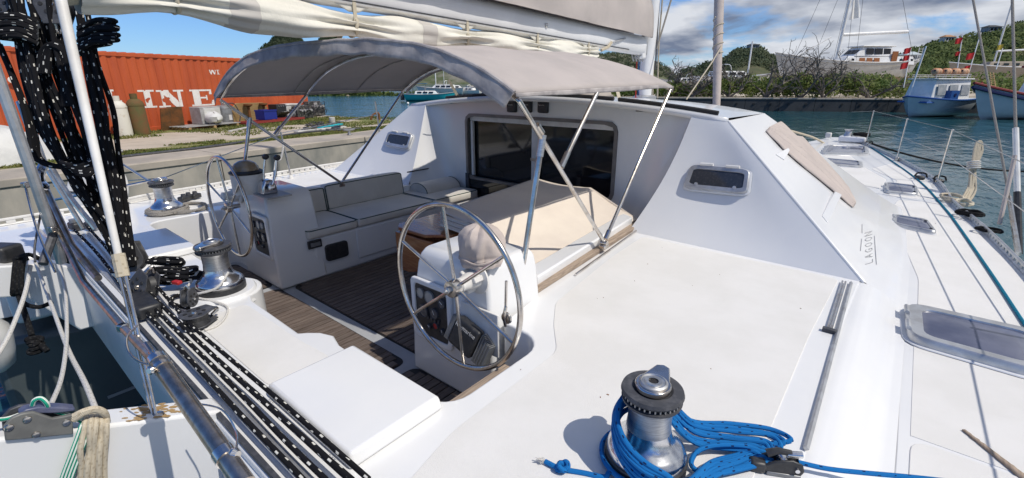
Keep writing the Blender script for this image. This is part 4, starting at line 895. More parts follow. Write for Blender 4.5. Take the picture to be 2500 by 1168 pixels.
def wing(side):
    mx = (lambda x: x) if side > 0 else MX
    def edge_in(v):      # inboard edge of the wing face
        z = .55 + (roofz(-1.43) - .02 - .55) * v; x = -1.66 + .23 * v + .035 * math.sin(math.pi * v); y = 3.53 + .54 * v ** .9 + .03 * math.sin(math.pi * v)
        return V((x, y, z))
    def edge_out(v): return V((-.03 - 1.11 * v, 3.5 + .57 * v, .55 + (roofz(-1.14) - .02 - .55) * v))
    def face(u, v):
        p = edge_in(v).lerp(edge_out(v), u); p.y += .03 * math.sin(math.pi * v) * math.sin(math.pi * min(1, u * 1.2)); return V((mx(p.x), p.y, p.z))
    wm = MB().grid(face, 14, 16); wm.build('wing', 'gelcoat', cat, smooth=50); BV[('wing', side)] = BVHTree.FromPolygons(wm.v, wm.f)
    MB().tube([V((mx(edge_out(k / 20).x), edge_out(k / 20).y + .006, edge_out(k / 20).z - .004)) for k in range(21)], .011, 10).build('edge_bead', 'gelcoat', cat)
    def reveal(u, v):    # curved wall between the wing and the bulkhead
        v2 = -.55 + 1.55 * v
        a = edge_in(max(0, v2)) if v2 >= 0 else V((-1.74, 3.70, .55 + v2)); 
        if v2 < 0: a = edge_in(0).lerp(V((-1.74, 3.7, 0)), min(1, -v2 / .1)); a.z = .55 + v2 * 1.0
        b = V((-2.02, YB, a.z)); c = V((a.x - .02, YB - .02, a.z))
        p = a * (1 - u) ** 2 + c * 2 * u * (1 - u) + b * u * u
        return V((mx(p.x), p.y, p.z))
    MB().grid(reveal, 10, 26).build('reveal', 'gelcoat', cat, smooth=60)
    pr = [(0, 0), (.86, .86), (.91, .905), (.95, .94), (.985, .965), (1.0, .985)]
    def flank(u, v):
        if u < .6: w = 1 - u / .6 * .95; e = edge_out(w); x, z, y0, h = e.x, e.z, e.y, w
        else:
            e = edge_out(.05); k = [(e.x, e.z), (-.03, .552), (.03, .518), (.09, .484), (.15, .458), (.20, .450)]
            t = (u - .6) / .4 * 5; i = min(int(t), 4); f = t - i; x = k[i][0] * (1 - f) + k[i + 1][0] * f; z = k[i][1] * (1 - f) + k[i + 1][1] * f; h = .05 * max(0, 1 - t); y0 = 3.5 + .57 * h
        y1 = 5.25 + (1 - h) * 1.25
        xo = -.18 * max(0, v - .35) ** 1.6 * (1 - h) if side > 0 else 0
        return V((mx(x + xo), y0 + (y1 - y0) * v, z))
    fm = MB().grid(flank, 40, 16); fm.build('flank', 'gelcoat', cat, smooth=60); BV[('flank', side)] = BVHTree.FromPolygons(fm.v, fm.f)
wing(1); wing(-1)
def cfront(u, v):
    a = V((-5.11 + 3.97 * u, 5.25 + 1.2 * math.sin(math.pi * u), 0)); a.z = roofz(a.x) - .02 - .07 * math.sin(math.pi * u)
    b = V((-6.2 + 6.0 * u, 6.5 + 1.6 * math.sin(math.pi * u), ZS - .05)); return a.lerp(b, v)
MB().grid(cfront, 24, 6).build('cabin_front', 'gelcoat', cat)
# bulkhead with a rounded opening
WX0, WX1, WZ0, WZ1 = -4.18, -2.15, .60, 1.375
def rr_ray(a, x0, x1, z0, z1, r):
    cx, cz = (x0 + x1) / 2, (z0 + z1) / 2; hx, hz = (x1 - x0) / 2, (z1 - z0) / 2; c, s = math.cos(a), math.sin(a)
    t = min(hx / abs(c) if abs(c) > 1e-6 else 9e9, hz / abs(s) if abs(s) > 1e-6 else 9e9); x, z = c * t, s * t
    if r and abs(x) > hx - r and abs(z) > hz - r:
        kx, kz = math.copysign(hx - r, x), math.copysign(hz - r, z); bq = -2 * (c * kx + s * kz); cc = kx * kx + kz * kz - r * r
        t = (-bq + math.sqrt(max(0, bq * bq - 4 * cc))) / 2; x, z = c * t, s * t
    return cx + x, cz + z
def ring(m, inner, outer, y0, y1, n=120):
    vs = []
    for k in range(n):
        a = 2 * math.pi * (k + .5) / n; (ix, iz), (ox, oz) = inner(a), outer(a)
        vs += [(ix, y0, iz), (ox, y0, oz), (ix, y1, iz), (ox, y1, oz)]
    fs = []
    for k in range(n):
        a, b = 4 * k, 4 * ((k + 1) % n); fs += [(a, a + 1, b + 1, b), (a + 2, b + 2, b + 3, a + 3), (a, b, b + 2, a + 2), (a + 1, a + 3, b + 3, b + 1)]
    return m.add(vs, fs)
def outer_b(a):
    # aim at the bulkhead outline from the opening's centre
    cx, cz = (WX0 + WX1) / 2, (WZ0 + WZ1) / 2; c, s = math.cos(a), math.sin(a); t = 0
    hi = 4.0; lo_ = 0
    for _ in range(30):
        md = (hi + lo_) / 2; x, z = cx + c * md, cz + s * md
        if -4.42 < x < -1.98 and -.02 < z < roofz(x) - .02: lo_ = md
        else: hi = md
    return cx + c * lo_, cz + s * lo_
bulk = ring(MB(), lambda a: rr_ray(a, WX0, WX1, WZ0, WZ1, .09), outer_b, YB, YB + .06, 160).build('bulkhead', 'gelcoat', cat, smooth=40)
win = MB().box(((WX0 + WX1) / 2, YB + .075, (WZ0 + WZ1) / 2), (WX1 - WX0 + .1, .02, WZ1 - WZ0 + .1)).build('window', 'glass_dark', cat)
ring(MB(), lambda a: rr_ray(a, WX0 + .022, WX1 - .022, WZ0 + .022, WZ1 - .022, .07), lambda a: rr_ray(a, WX0 - .012, WX1 + .012, WZ0 - .012, WZ1 + .012, .1), YB - .018, YB + .03).build('frame', 'teak_trim' if False else 'window_frame' if 'window_frame' in MATS else 'rubber', win)
MB().box(((WX0 + WX1) / 2, YB + .03, WZ1 - .05), (WX1 - WX0 - .1, .03, .05)).build('head_rail', 'white_paint', win)
MB().box((-3.14, YB + .028, (WZ0 + WZ1) / 2 - .02), (.09, .034, WZ1 - WZ0 - .09)).build('mullion', 'white_paint', win)
for x in (WX0 + .07,): MB().box((x, YB + .03, (WZ0 + WZ1) / 2 - .02), (.035, .03, WZ1 - WZ0 - .12)).build('side_rail', 'white_paint', win)
lt = MB().box((-3.13, YB - .0, .93), (.10, .03, .03)).build('latch', 'steel', win); MB().tube([(-3.1, YB + .0, 1.2), (-3.07, YB - .01, 1.1), (-3.09, YB - .01, 1.0)], .008, 6, smooth=4).build('cord', 'rope_white', win)
dl = MB().box((-3.7, YB + .01, .42), (.96, .06, .345)).build('companionway_sill', 'glass_dark', cat); MB().box((-4.165, YB - .022, .46), (.05, .03, .40)).build('jamb', 'rubber', dl)
# lower cockpit furniture: port settee base
base = MB().frustum([(-4.64, 1.95, -.01), (-4.0, 1.95, -.01), (-4.0, 4.14, -.01), (-4.64, 4.14, -.01)], [(-4.64, 1.95, .385), (-3.985, 1.95, .385), (-3.985, 4.14, .385), (-4.64, 4.14, .385)]).build('settee_base', 'gelcoat', cat, bevel=.02)
lid = MB().box((-3.99, 2.95, .22), (.02, 1.12, .30)).build('locker_door', 'gelcoat', base, bevel=.008)
spk = U(822, 612, x=-3.985); vent = U(768, 596, x=-3.985)
MB().prism(rot_poly([(spk.y - .115, spk.z - .08), (spk.y + .115, spk.z - .08), (spk.y + .115, spk.z + .08), (spk.y - .115, spk.z + .08)], .035), -4.0, -3.965, lambda y, z, x: (x, y, z)).build('speaker_panel', 'black_plastic', base, bevel=.006)
vo = MB().box((-3.98, vent.y, vent.z), (.02, .13, .075)).build('courtesy_light', 'black_plastic', base, bevel=.004)
MB().box((-3.967, vent.y, vent.z), (.012, .09, .035)).build('louvre', 'zinc', vo)
MB().frustum([(-2.2, 1.95, -.01), (-1.55, 1.95, -.01), (-1.75, 4.14, -.01), (-2.2, 4.14, -.01)], [(-2.2, 1.95, .385), (-1.55, 1.95, .385), (-1.75, 4.14, .385), (-2.2, 4.14, .385)]).build('settee_base', 'gelcoat', cat, bevel=.02)
# locker lids on the aft bench
def lid_box(x0, x1, y0, y1, z0, z1, lab):
    o = T('locker_lid', ((x0 + x1) / 2, (y0 + y1) / 2, z0), lab, 'locker lid')
    MB().frustum([(x0, y0, z0), (x1, y0, z0), (x1, y1, z0), (x0, y1, z0)], [(x0 + .012, y0 + .01, z1), (x1 - .012, y0 + .01, z1), (x1 - .012, y1 - .01, z1), (x0 + .012, y1 - .01, z1)]).build('lid', 'gelcoat', o, bevel=.014, seg=3)
    for f in (.07, .085, .105, .60, .62, .635):
        MB().lathe([(.0035, 0), (.003, .003)], 8, (x0 + (x1 - x0) * f * 1.4, y0 + .002, z0 + .035), (0, -1, 0)).build('hinge_hole', 'caulk', o)
lid_box(-1.775, -1.165, .585, .99, .552, .61, 'square white locker lid on the aft bench nearest the camera')
lid_box(-4.60, -3.86, .62, 1.03, .552, .60, 'white locker lid in shade on the port aft bench')
# davit arms
def davit(poly, x0, x1, lab):
    o = MB().prism(poly, x0, x1, lambda y, z, x: (x, y, z)).build('davit_arm', 'gelcoat', label=lab, cat='davit', bevel=.012, seg=3); return o
davit([(.44, .57), (.40, .585), (-.16, .83), (-.16, .50), (.1, .10), (.36, .10), (.44, .3)], -1.90, -1.78, 'near white davit arm with worn paint at the lower left')
davit([(.42, .50), (.28, .60), (-.3, .72), (-.3, .52), (.1, .42), (.30, .08), (.42, .08)], -4.34, -4.22, 'far white davit arm wrapped with black rope')
c = U(380, 1022, x=-1.84); c = V((-1.84, c.y, .585 - (c.y - .40) * .4375 + .004))
wn_ = MB()
for k in range(60):
    a = random.gauss(0, .06); b = max(-.05, min(.05, random.gauss(0, .03))); r_ = random.uniform(.003, .011)
    q = V((-1.84 + b, c.y + a * .7, .585 - (c.y + a * .7 - .40) * .4375 + .0012 + k * .00002)); wn_.add([q + V((r_ * math.cos(t * 1.05 + k) * random.uniform(.6, 1.2), r_ * 1.4 * math.sin(t * 1.05 + k), -.4375 * r_ * 1.4 * math.sin(t * 1.05 + k))) for t in range(6)], [(0, 1, 2, 3, 4, 5)])
wn_.build('paint_wear', 'rust_paint' if 'rust_paint' in MATS else 'plywood', label='flaked tan paint around the pole foot on the davit', cat='paint wear', kind='stuff', smooth=0)

# ------------------------------------------------------------------ helm consoles and wheels
def console(mx, lab, near):
    o = T('helm_console', (mx(-1.75), 1.8, 0), lab, 'helm console')
    x0, x1 = -2.16, -1.45; t0, t1 = -2.05, -1.53
    vs = []
    lv = [(0, 0, 0, 0), (.45, .3, 0, 0), (.74, .75, .02, .0), (.80, .92, .03, .005), (.835, 1.08, .055, .02), (.848, 1.35, .10, .05)]
    n = 4
    for z, k, ya, yb in lv:
        a = x0 + (t0 - x0) * k; b = x1 + (t1 - x1) * k
        vs += [(mx(a), 1.60 + ya, z), (mx(b), 1.60 + ya, z), (mx(b), 2.04 - yb, z), (mx(a), 2.04 - yb, z)]
    fs = [(3, 2, 1, 0), (20, 21, 22, 23)] + [(4 * i + j, 4 * i + (j + 1) % 4, 4 * i + 4 + (j + 1) % 4, 4 * i + 4 + j) for i in range(5) for j in range(4)]
    MB().add(vs, fs).build('body', 'gelcoat', o, bevel=.018, seg=3, smooth=50)
    pn = MB()
    ring(pn, lambda a: rr_ray(a, -2.075, -1.80, .30, .625, .02), lambda a: rr_ray(a, -2.11, -1.765, .265, .66, .03), 1.583, 1.606, 60)
    for i, v in enumerate(pn.v): pn.v[i] = V((mx(v.x), v.y, v.z))
    rec = pn.build('panel_surround', 'gelcoat', o, bevel=.006)
    pl = MB().box((mx(-1.9375), 1.598, .4625), (.275, .014, .325)).build('instrument_panel', 'black_plastic', o)
    sgn = 1 if mx(1) - mx(0) > 0 else -1
    for gx, gz, r_, mt in ((-2.02, .57, .033, 'dial_light'), (-1.945, .565, .04, 'dial_light'), (-2.005, .46, .042, 'dial'), (-1.91, .47, .035, 'dial'), (-1.84, .555, .03, 'dial'), (-1.90, .395, .022, 'red'), (-1.845, .375, .02, 'dial'), (-1.96, .37, .018, 'dial')):
        d_ = MB().lathe([(r_, 0), (r_, .012), (r_ * .88, .014), (r_ * .86, .009)], 20, (mx(gx), 1.591, gz), (0, -1, 0)).build('bezel', 'zinc' if mt == 'dial_light' else 'rubber', pl)
        MB().lathe([(r_ * .86, 0), (0, .001)], 20, (mx(gx), 1.581, gz), (0, -1, 0)).build('dial_face', mt, d_)
        if mt == 'dial': MB().box((mx(gx), 1.5785, gz + r_ * .25), (.003, .002, r_ * .8), rot=Matrix.Rotation(R(random.uniform(-90, 90)), 3, 'Y')).build('needle', 'white_paint', d_)
    for k in range(4): MB().box((mx(-1.965 + k * .03), 1.588, .43), (.014, .012, .022)).build('switch', 'rubber', pl)
    # steering boss
    bs = MB().lathe([(.085, 0), (.085, .01), (.05, .018), (.046, .07), (.036, .11), (.04, .13), (.025, .14)], 24, (mx(-1.575), 1.606, .782), (0, -1, 0)).build('steering_boss', 'white_paint', o)
    for k in range(3):
        a = 2.1 * k + .4; MB().box((mx(-1.575) + .05 * math.cos(a), 1.56, .782 + .05 * math.sin(a)), (.03, .06, .03), rot=Matrix.Rotation(-a, 3, 'Y')).build('boss_lug', 'white_paint', bs, bevel=.005)
    return o
cS = console(lambda x: x, 'white starboard helm console with black gauge panel behind the near wheel', True)
cP = console(lambda x: -6.14 - x, 'white port helm console behind the far wheel', False)
def wheel(name, c, lab, r=.388):
    o = T(name, c, lab, 'steering wheel')
    N_ = 72; MB().tube([V(c) + V((r * math.cos(2 * math.pi * k / N_), 0, r * math.sin(2 * math.pi * k / N_))) for k in range(N_)], .0135, 12, closed=True).build('rim', 'steel', o)
    for k in range(6):
        a = R(97 + 60 * k); dv = V((math.cos(a), 0, math.sin(a))); c0 = V(c)
        MB().tube([c0 + dv * .028 + V((0, .012, 0)), c0 + dv * .2 + V((0, .006, 0)), c0 + dv * (r - .006)], .0088, 10).build('spoke', 'steel', o)
    hb = MB().lathe([(.02, -.09), (.022, -.03), (.042, -.022), (.046, .004), (.042, .024), (.026, .028)], 28, c, (0, -1, 0)).build('hub', 'steel', o)
    MB().lathe([(.019, .026), (.019, .045), (.014, .048)], 6, c, (0, -1, 0)).build('hub_nut', 'brushed', hb); MB().lathe([(.009, .046), (.009, .06), (.006, .062)], 12, c, (0, -1, 0)).build('hub_bolt', 'brushed', hb)
wheel('steering_wheel', (-1.575, 1.44, .782), 'large stainless steering wheel at the starboard helm, nearest the camera', .423)
wheel('steering_wheel', (-4.43, 1.46, .708), 'stainless steering wheel at the port helm, farther away', .436)
# lever with black cap on port console, compass
c = U(610, 470, z=.85); o = T('compass', c, 'round brown compass in white housing on the port console', 'compass')
MB().lathe([(.125, 0), (.125, .165), (.115, .172)], 28, c).build('housing', 'white_paint', o); MB().lathe([(.13, .165), (.135, .18), (.11, .195), (.10, .165)], 28, c).build('bezel', 'black_plastic', o)
MB().lathe([(.105, .18), (.10, .22), (.08, .25), (.045, .27), (.0, .275)], 28, c).build('dome', 'compass_dome', o)
c = U(660, 478, z=.85); o = T('throttle_control', c, 'chrome twin throttle control with black knobs on the port console', 'throttle')
MB().box(c + V((0, .02, .006)), (.27, .2, .016)).build('base_plate', 'grey_metal', o, bevel=.004)
MB().prism([(-.07, 0), (.07, 0), (.065, .07), (.035, .12), (-.035, .12), (-.065, .07)], -.065, .04, lambda a, b, h: (c.x + h - .02, c.y + a * .9, c.z + .012 + b)).build('housing', 'chrome', o, bevel=.015, seg=3)
for s_, t in ((-.08, -.01), (.04, .03)):
    a = c + V((s_, .0, .07)); lv = MB().tube([a, a + V((.0, .02 + t, .10)), a + V((.012, .045 + t, .22))], .0085, 8, smooth=4).build('lever', 'chrome', o)
    MB().lathe([(0, -.03), (.02, -.024), (.025, 0), (.02, .024), (0, .03)], 14, a + V((.014, .05 + t, .24)), (1, 0, .2)).build('knob', 'black_plastic', lv)
    MB().lathe([(.03, 0), (.032, .012), (.02, .02)], 18, a + V((.012 if s_ > 0 else -.012, 0, 0)), (1 if s_ > 0 else -1, 0, 0)).build('pivot', 'chrome', lv)
# covered compass on starboard console
c = U(1176, 640, z=.846); o = T('compass_cover', c, 'beige fabric hood tied over the starboard compass', 'cover')
def hood(u, v):
    a = 6.2832 * u; r_ = [(.148, 0), (.150, .02), (.142, .035), (.150, .05), (.143, .065), (.150, .085), (.152, .15), (.140, .20), (.105, .243), (.055, .262), (.0, .266)]
    t = v * 10; k = min(int(t), 9); f = t - k; rr = .76 * (r_[k][0] * (1 - f) + r_[k + 1][0] * f); z = .78 * (r_[k][1] * (1 - f) + r_[k + 1][1] * f)
    n_ = noise.noise(V((math.cos(a) * 2.2, math.sin(a) * 2.2, z * 9))) * .016 + .008 * noise.noise(V((math.cos(a) * 6, math.sin(a) * 6, z * 14)))
    rr = max(0, rr + n_ * (1 if v < .95 else 0)); return c + V((rr * math.cos(a), rr * math.sin(a), z + .012 * noise.noise(V((math.cos(a) * 2, math.sin(a) * 2, 7))) * (v > .5)))
MB().grid(hood, 56, 34).build('hood', 'cover_taupe', o); MB().tube([c + V((.116 * math.cos(6.2832 * k / 40), .116 * math.sin(6.2832 * k / 40), .035 + .006 * math.sin(k * .7))) for k in range(40)], .006, 6, closed=True).build('drawstring', 'cover_taupe', o)
# instrument with cover on starboard console
c = V((-1.60, 1.565, .47)); o = T('instrument', c, 'black covered instrument on the starboard console lettered Raymarine', 'instrument')
Mi = Matrix.Translation(c) @ Matrix.Rotation(R(18), 4, 'Y') @ Matrix.Rotation(R(-14), 4, 'X')
MB(Matrix.Translation(c)).box((.05, .026, .03), (.27, .012, .25)).build('mount_plate', 'white_paint', o, bevel=.004)
MB(Mi).box((-.0, -.02, -.02), (.17, .055, .17)).build('cover', 'black_plastic', o, bevel=.015, seg=3)
for k in range(9): MB(Mi).box((.10 + k * .0085, -.012 + (k % 2) * .004, -.02 - k * .002), (.006, .055, .165 - k * .004)).build('heat_sink_fin', 'rust_grey' if 'rust_grey' in MATS else 'zinc', o)
for k in range(4): MB(Mi).box((-.095 - k * .008, -.01, -.03), (.005, .05, .15)).build('heat_sink_fin', 'zinc', o)
tv, tf = text_mesh('Raymarine', .034)
MB(Mi @ Matrix.Translation((-.075, -.0495, .015)) @ Matrix.Rotation(R(90), 4, 'X')).add(tv, tf).build('lettering', 'white_paint', o, smooth=0, fix=False)
# three covered displays over the window
for k, (px, py) in enumerate(((1249, 260), (1286, 260), (1325, 261))):
    c = U(px, py, y=YB - .02); o = T('display', c, ('left', 'middle', 'right')[k] + ' of three black covered displays above the saloon window', 'display')
    MB().box(c, (.125, .035, .125)).build('cover', 'black_plastic', o, bevel=.014, seg=3); ring(MB(), lambda a: rr_ray(a, c.x - .055, c.x + .055, c.z - .055, c.z + .055, .015), lambda a: rr_ray(a, c.x - .066, c.x + .066, c.z - .066, c.z + .066, .02), YB - .012, YB - .001, 40).build('rim', 'rubber', o)
    tv, tf = text_mesh('Raymarine', .0165); MB(Matrix.Translation((c.x - .04, c.y - .0195, c.z + .012)) @ Matrix.Rotation(R(90), 4, 'X')).add(tv, tf).build('lettering', 'white_paint', o, smooth=0, fix=False)
# ------------------------------------------------------------------ cushions, table, covers
def cushion(name, x0, x1, y0, y1, z0, z1, lab, puff=.012, lean=0.0):
    """padded cushion: rounded box slightly puffed, with dark piping round its edges"""
    o = T(name, ((x0 + x1) / 2, (y0 + y1) / 2, z0), lab, 'cushion')
    def sh(p):
        if lean: p.x -= lean * (p.z - z0)
        return p
    m = MB(); nx, ny, nz = 5, 9, 3
    def pt(a, b, c_):
        p = V((x0 + (x1 - x0) * a, y0 + (y1 - y0) * b, z0 + (z1 - z0) * c_)); q = V((a * 2 - 1, b * 2 - 1, c_ * 2 - 1))
        bul = V(((1 - q.y ** 2) * (1 - q.z ** 2) * (abs(a * 2 - 1) > .99) * q.x, (1 - q.x ** 2) * (1 - q.z ** 2) * (abs(b * 2 - 1) > .99) * q.y, (1 - q.x ** 4) * (1 - q.y ** 4) * (abs(c_ * 2 - 1) > .99) * q.z)) * puff
        bul.z += .004 * noise.noise(p * 7); return sh(p + bul)
    for c_ in (0, 1): m.grid(lambda u, v: pt(u, v, c_), nx, ny)
    for b in (0, 1): m.grid(lambda u, v: pt(u, b, v), nx, nz)
    for a in (0, 1): m.grid(lambda u, v: pt(a, u, v), ny, nz)
    bm = bmesh.new()
    c = m.build('pad', 'vinyl', o, bevel=.0, smooth=80)
    bm.from_mesh(c.data); bmesh.ops.remove_doubles(bm, verts=bm.verts, dist=1e-4); bmesh.ops.recalc_face_normals(bm, faces=bm.faces); bm.to_mesh(c.data); bm.free()
    for p in c.data.polygons: p.use_smooth = True
    c.data.set_sharp_from_angle(angle=R(50)); md = c.modifiers.new('bevel', 'BEVEL'); md.width = .018; md.segments = 3; md.limit_method = 'ANGLE'; md.angle_limit = R(50)
    def lp(pts, nm='piping'): MB().tube([sh(V(p)) for p in pts], .0055, 6, closed=True).build(nm, 'piping', o)
    def rect(f): return [f(*q) for q in rot_poly([(0, 0), (1, 0), (1, 1), (0, 1)], .06, 3)]
    e = .004
    if name == 'seat_cushion':
        lp(rect(lambda a, b: (x0 + e + (x1 - x0 - 2 * e) * a, y0 + e + (y1 - y0 - 2 * e) * b, z1 - .004)))
    else:
        lp(rect(lambda a, b: (x1 - .004, y0 + e + (y1 - y0 - 2 * e) * a, z0 + (z1 - z0 - e) * b)))
    return o
cushion('seat_cushion', -4.56, -3.965, 1.90, 2.405, .388, .47, 'beige seat cushion with green piping next to the port console')
cushion('seat_cushion', -4.56, -3.965, 2.415, 3.40, .388, .47, 'long beige seat cushion in the middle of the port settee')
cushion('seat_cushion', -4.58, -3.965, 3.41, 4.10, .388, .48, 'beige seat cushion at the bulkhead end of the port settee')
cushion('back_cushion', -4.66, -4.555, 1.90, 2.43, .45, .70, 'short beige back cushion beside the port console', lean=.12)
cushion('back_cushion', -4.66, -4.555, 2.445, 3.43, .45, .715, 'long beige back cushion on the port settee', lean=.12)
def bolster(u, v):
    a = -R(20) + R(200) * u; y = 3.52 + .55 * v; e = 1 - .06 * (abs(v * 2 - 1) ** 6)
    return V((-4.40 + .17 * math.cos(a) * e, y, .482 + .115 * max(0, math.sin(a)) * e))
o = T('bolster', (-4.4, 3.8, .48), 'low rounded beige bolster at the bulkhead end of the settee', 'cushion')
b = MB().grid(bolster, 16, 14); b.add([bolster(k / 12, 0) for k in range(13)], [tuple(range(13))]); b.add([bolster(k / 12, 1) for k in range(13)], [tuple(range(13))]); b.build('pad', 'vinyl', o, smooth=60)
for v in (0.01, .99): MB().tube([bolster(k / 14, v) for k in range(15)], .0055, 6).build('piping', 'piping', o)
MB().box((-4.61, 3.75, .70), (.012, .42, .014)).build('handrail', 'rubber', label='thin dark slot in the cockpit side above the bolster', cat='vent slot')
# wooden table
o = T('cockpit_table', (-2.85, 2.5, 0), 'varnished mahogany drop leaf table behind the starboard wheel', 'table')
MB().prism([(-3.06, 2.22), (-2.98, 2.16), (-2.66, 2.16), (-2.5, 2.30), (-2.5, 3.5), (-3.06, 3.5)], .625, .65).build('tabletop', 'mahogany', o, bevel=.006)
MB().prism([(2.24, .62), (3.4, .62), (3.4, .30), (3.28, .24), (2.36, .24), (2.24, .30)], -3.075, -3.052, lambda y, z, x: (x, y, z)).build('drop_leaf', 'mahogany', o, bevel=.005)
MB().prism([(-3.04, .60), (-2.6, .60), (-2.62, .36), (-2.9, .28), (-3.04, .28)], 2.17, 2.195, lambda x, z, y: (x, y, z)).build('end_leaf', 'mahogany', o, bevel=.005)
MB().lathe([(.14, 0), (.13, .02), (.045, .03), (.045, .62)], 20, (-2.66, 2.42, 0)).build('leg', 'steel', o); MB().lathe([(.14, 0), (.13, .02), (.045, .03), (.045, .62)], 20, (-2.72, 3.2, 0)).build('leg', 'steel', o)
# canvas cover over the starboard seat and table
def smst(a, b, t): t = max(0, min(1, (t - a) / (b - a))); return t * t * (3 - 2 * t)
A0, A1 = U(1078, 516, z=.80), U(1310, 436, z=.82); B0, B1 = U(1188, 552, z=.80), U(1442, 459, z=.80); C0_, C1_ = U(1300, 648, z=.60), U(1556, 536, z=.60)
def cover(u, v):
    a, b, c_ = A0.lerp(A1, v), B0.lerp(B1, v), C0_.lerp(C1_, v)
    if u < .5: p = a.lerp(b, u / .5); p.z += -.02 * math.sin(math.pi * u / .5)
    else: p = b.lerp(c_, (u - .5) / .5); p.z += -.018 * math.sin(math.pi * (u - .5) / .5)
    p.z += .008 * noise.noise(V((u * 5, v * 4, 2))) + .004 * noise.noise(V((u * 14, v * 9, 5))); return p
o = T('canvas_cover', (B0 + C1_) / 2 - V((0, 0, .3)), 'cream canvas cover draped over the starboard cockpit seat and table', 'cover')
MB().grid(cover, 40, 40).build('cloth', 'cover_cream', o, solid=.006, smooth=30)
for k in range(3):
    MB().grid(lambda u, v: A0.lerp(B0, u) + V((.0, -.012 - .01 * k + .012 * math.sin(v * 3.14), -.02 - .03 * k - .028 * v)), 12, 4).build('fold', 'cover_cream', o, solid=.006)
MB().grid(lambda u, v: B0.lerp(C0_, u) + V((.004 * math.sin(u * 14), -.01 - .02 * v, -v * (.17 - .10 * u))), 16, 5).build('end_flap', 'cover_cream', o, solid=.005)
MB().grid(lambda u, v: A0.lerp(A1, u) + V((-.01 - .01 * v, 0, -v * .13)), 20, 4).build('side_flap', 'cover_cream', o, solid=.005)
MB().grid(lambda u, v: (B1.lerp(C1_, u) if True else 0) + V((0, .008, -v * (.2 - .16 * u))), 12, 4).build('far_flap', 'cover_cream', o, solid=.005)
# teak strip and white plinth along the starboard coaming
t0, t1, t2, t3 = U(1302, 712, z=.585), U(1568, 543, z=.585), U(1546, 528, z=.585), U(1292, 672, z=.585)
def quadslab(nm, pts, h0, h1, mt, parent=None, **k):
    return MB().frustum([V((p.x, p.y, h0)) for p in pts], [V((p.x, p.y, h1)) for p in pts]).build(nm, mt, parent, **k)
tk = quadslab('coaming_strip', (t0, t1, t2, t3), .551, .585, 'teak_trim', label='weathered teak strip on the starboard coaming beside the canvas cover', cat='strip', bevel=.006)
pl = [U(1296, 678, z=.60), U(1560, 531, z=.60), U(1548, 500, z=.64), U(1288, 655, z=.60)]
pts = [V((p.x, p.y, 0)) for p in (U(1312, 676, z=.64), U(1545, 530, z=.64), U(1520, 520, z=.64), U(1285, 655, z=.64))]
quadslab('coaming_plinth', pts, .551, .64, 'gelcoat', label='white raised plinth behind the teak strip on the coaming', cat='plinth', bevel=.012)
a, b = U(1405, 671, z=ZD + .012), U(1556, 562, z=ZD + .012); MB().tube([a, b], .008, 8).build('drain_bar', 'steel', label='thin steel bar on the deck beside the teak strip', cat='bar')

# ------------------------------------------------------------------ bimini
bim = T('bimini', (-3.1, 2.8, .6), 'taupe canvas bimini on stainless bows over the cockpit', 'bimini')
XS, XP = -1.53, -4.64
def canopy(u, v, dz=0.0):
    """u 0 port .. 1 starboard, v 0 aft .. 1 forward"""
    x = XP + (XS - XP) * u; q = abs(u * 2 - 1)
    ya = 1.60 + .26 * u; yf = 3.62 + .22 * u; y = ya + (yf - ya) * v
    za = 1.99 - (.285 if u > .5 else .345) * q ** 3.4; sag = (-.020 * abs(math.sin(v * math.pi * 2.5)) + .006 * noise.noise(V((u * 22, v * 3, 8))) + .004 * noise.noise(V((u * 9, v * 14, 2)))) * (1 - q ** 4)
    z = za + .03 * v - .02 * v * v + sag + (.03 if u < .5 else .02) * (v - .5) * q
    z -= .035 * (max(0, v - .85) / .15) ** 2 * (1 - .6 * q)
    if q > .96: y = y
    return V((x, y, z + dz + .003 * noise.noise(V((u * 8, v * 6, 3)))))
MB().grid(canopy, 60, 34).build('canopy', 'taupe', bim, solid=.004, smooth=60)
def hem(u, v):
    p = canopy(u, 0); q = abs(u * 2 - 1); t = canopy(min(1, u + .01), 0) - canopy(max(0, u - .01), 0); t.normalize(); nrm = V((-t.z, 0, t.x)); nrm = nrm if nrm.z > 0 else -nrm
    return p - nrm * (.085 * v + .012 * v * noise.noise(V((u * 16, 0, 1)))) + V((0, -.012 - .02 * v * (1 + noise.noise(V((u * 22, v, 4)))), 0))
MB().grid(hem, 80, 5).build('aft_hem', 'taupe_hem', bim, solid=.004)
MB().tube([canopy(k / 60, 0) + V((0, -.006, .002)) for k in range(61)], .012, 8).build('aft_piping', 'taupe_hem', bim)
for u in (0, 1):
    MB().grid(lambda s, v: canopy(u, s) + V((.006 * (1 if u else -1) - .03 * v * (1 if not u else -1) * 0, 0, -.03 * v * (.6 + .4 * math.sin(s * 3.14)))), 30, 3).build('side_hem', 'taupe_hem', bim, solid=.004)
MB().grid(lambda u, v: canopy(u, 1) + V((0, .01, -.045 * v)), 50, 2).build('forward_hem', 'taupe', bim, solid=.004)
for v in (.34, .68): MB().tube([canopy(k / 50, v) + V((0, 0, -.01)) for k in range(51)], .006, 6).build('seam_welt', 'taupe_hem', bim)
RT = .0135
def bow(foot_s, foot_p, v, drop=.03, nm='bow'):
    pts = [V(foot_p)] + [canopy(k / 40, v) + V((0, 0, -drop)) for k in range(0, 41)] + [V(foot_s)]
    MB().tube(pts, RT, 10).build(nm, 'steel', bim)
mS = U(1475, 592, x=-1.56); mP = U(832, 446, x=-4.60)
bow(mS, mP, .015, .035)
kS = mS.lerp(canopy(1, .015), .60); kP = mP.lerp(canopy(0, .015), .60)
bow(kS, kP, .40); bow(mS + V((.0, .02, .02)), mP + V((0, .03, .02)), .975)
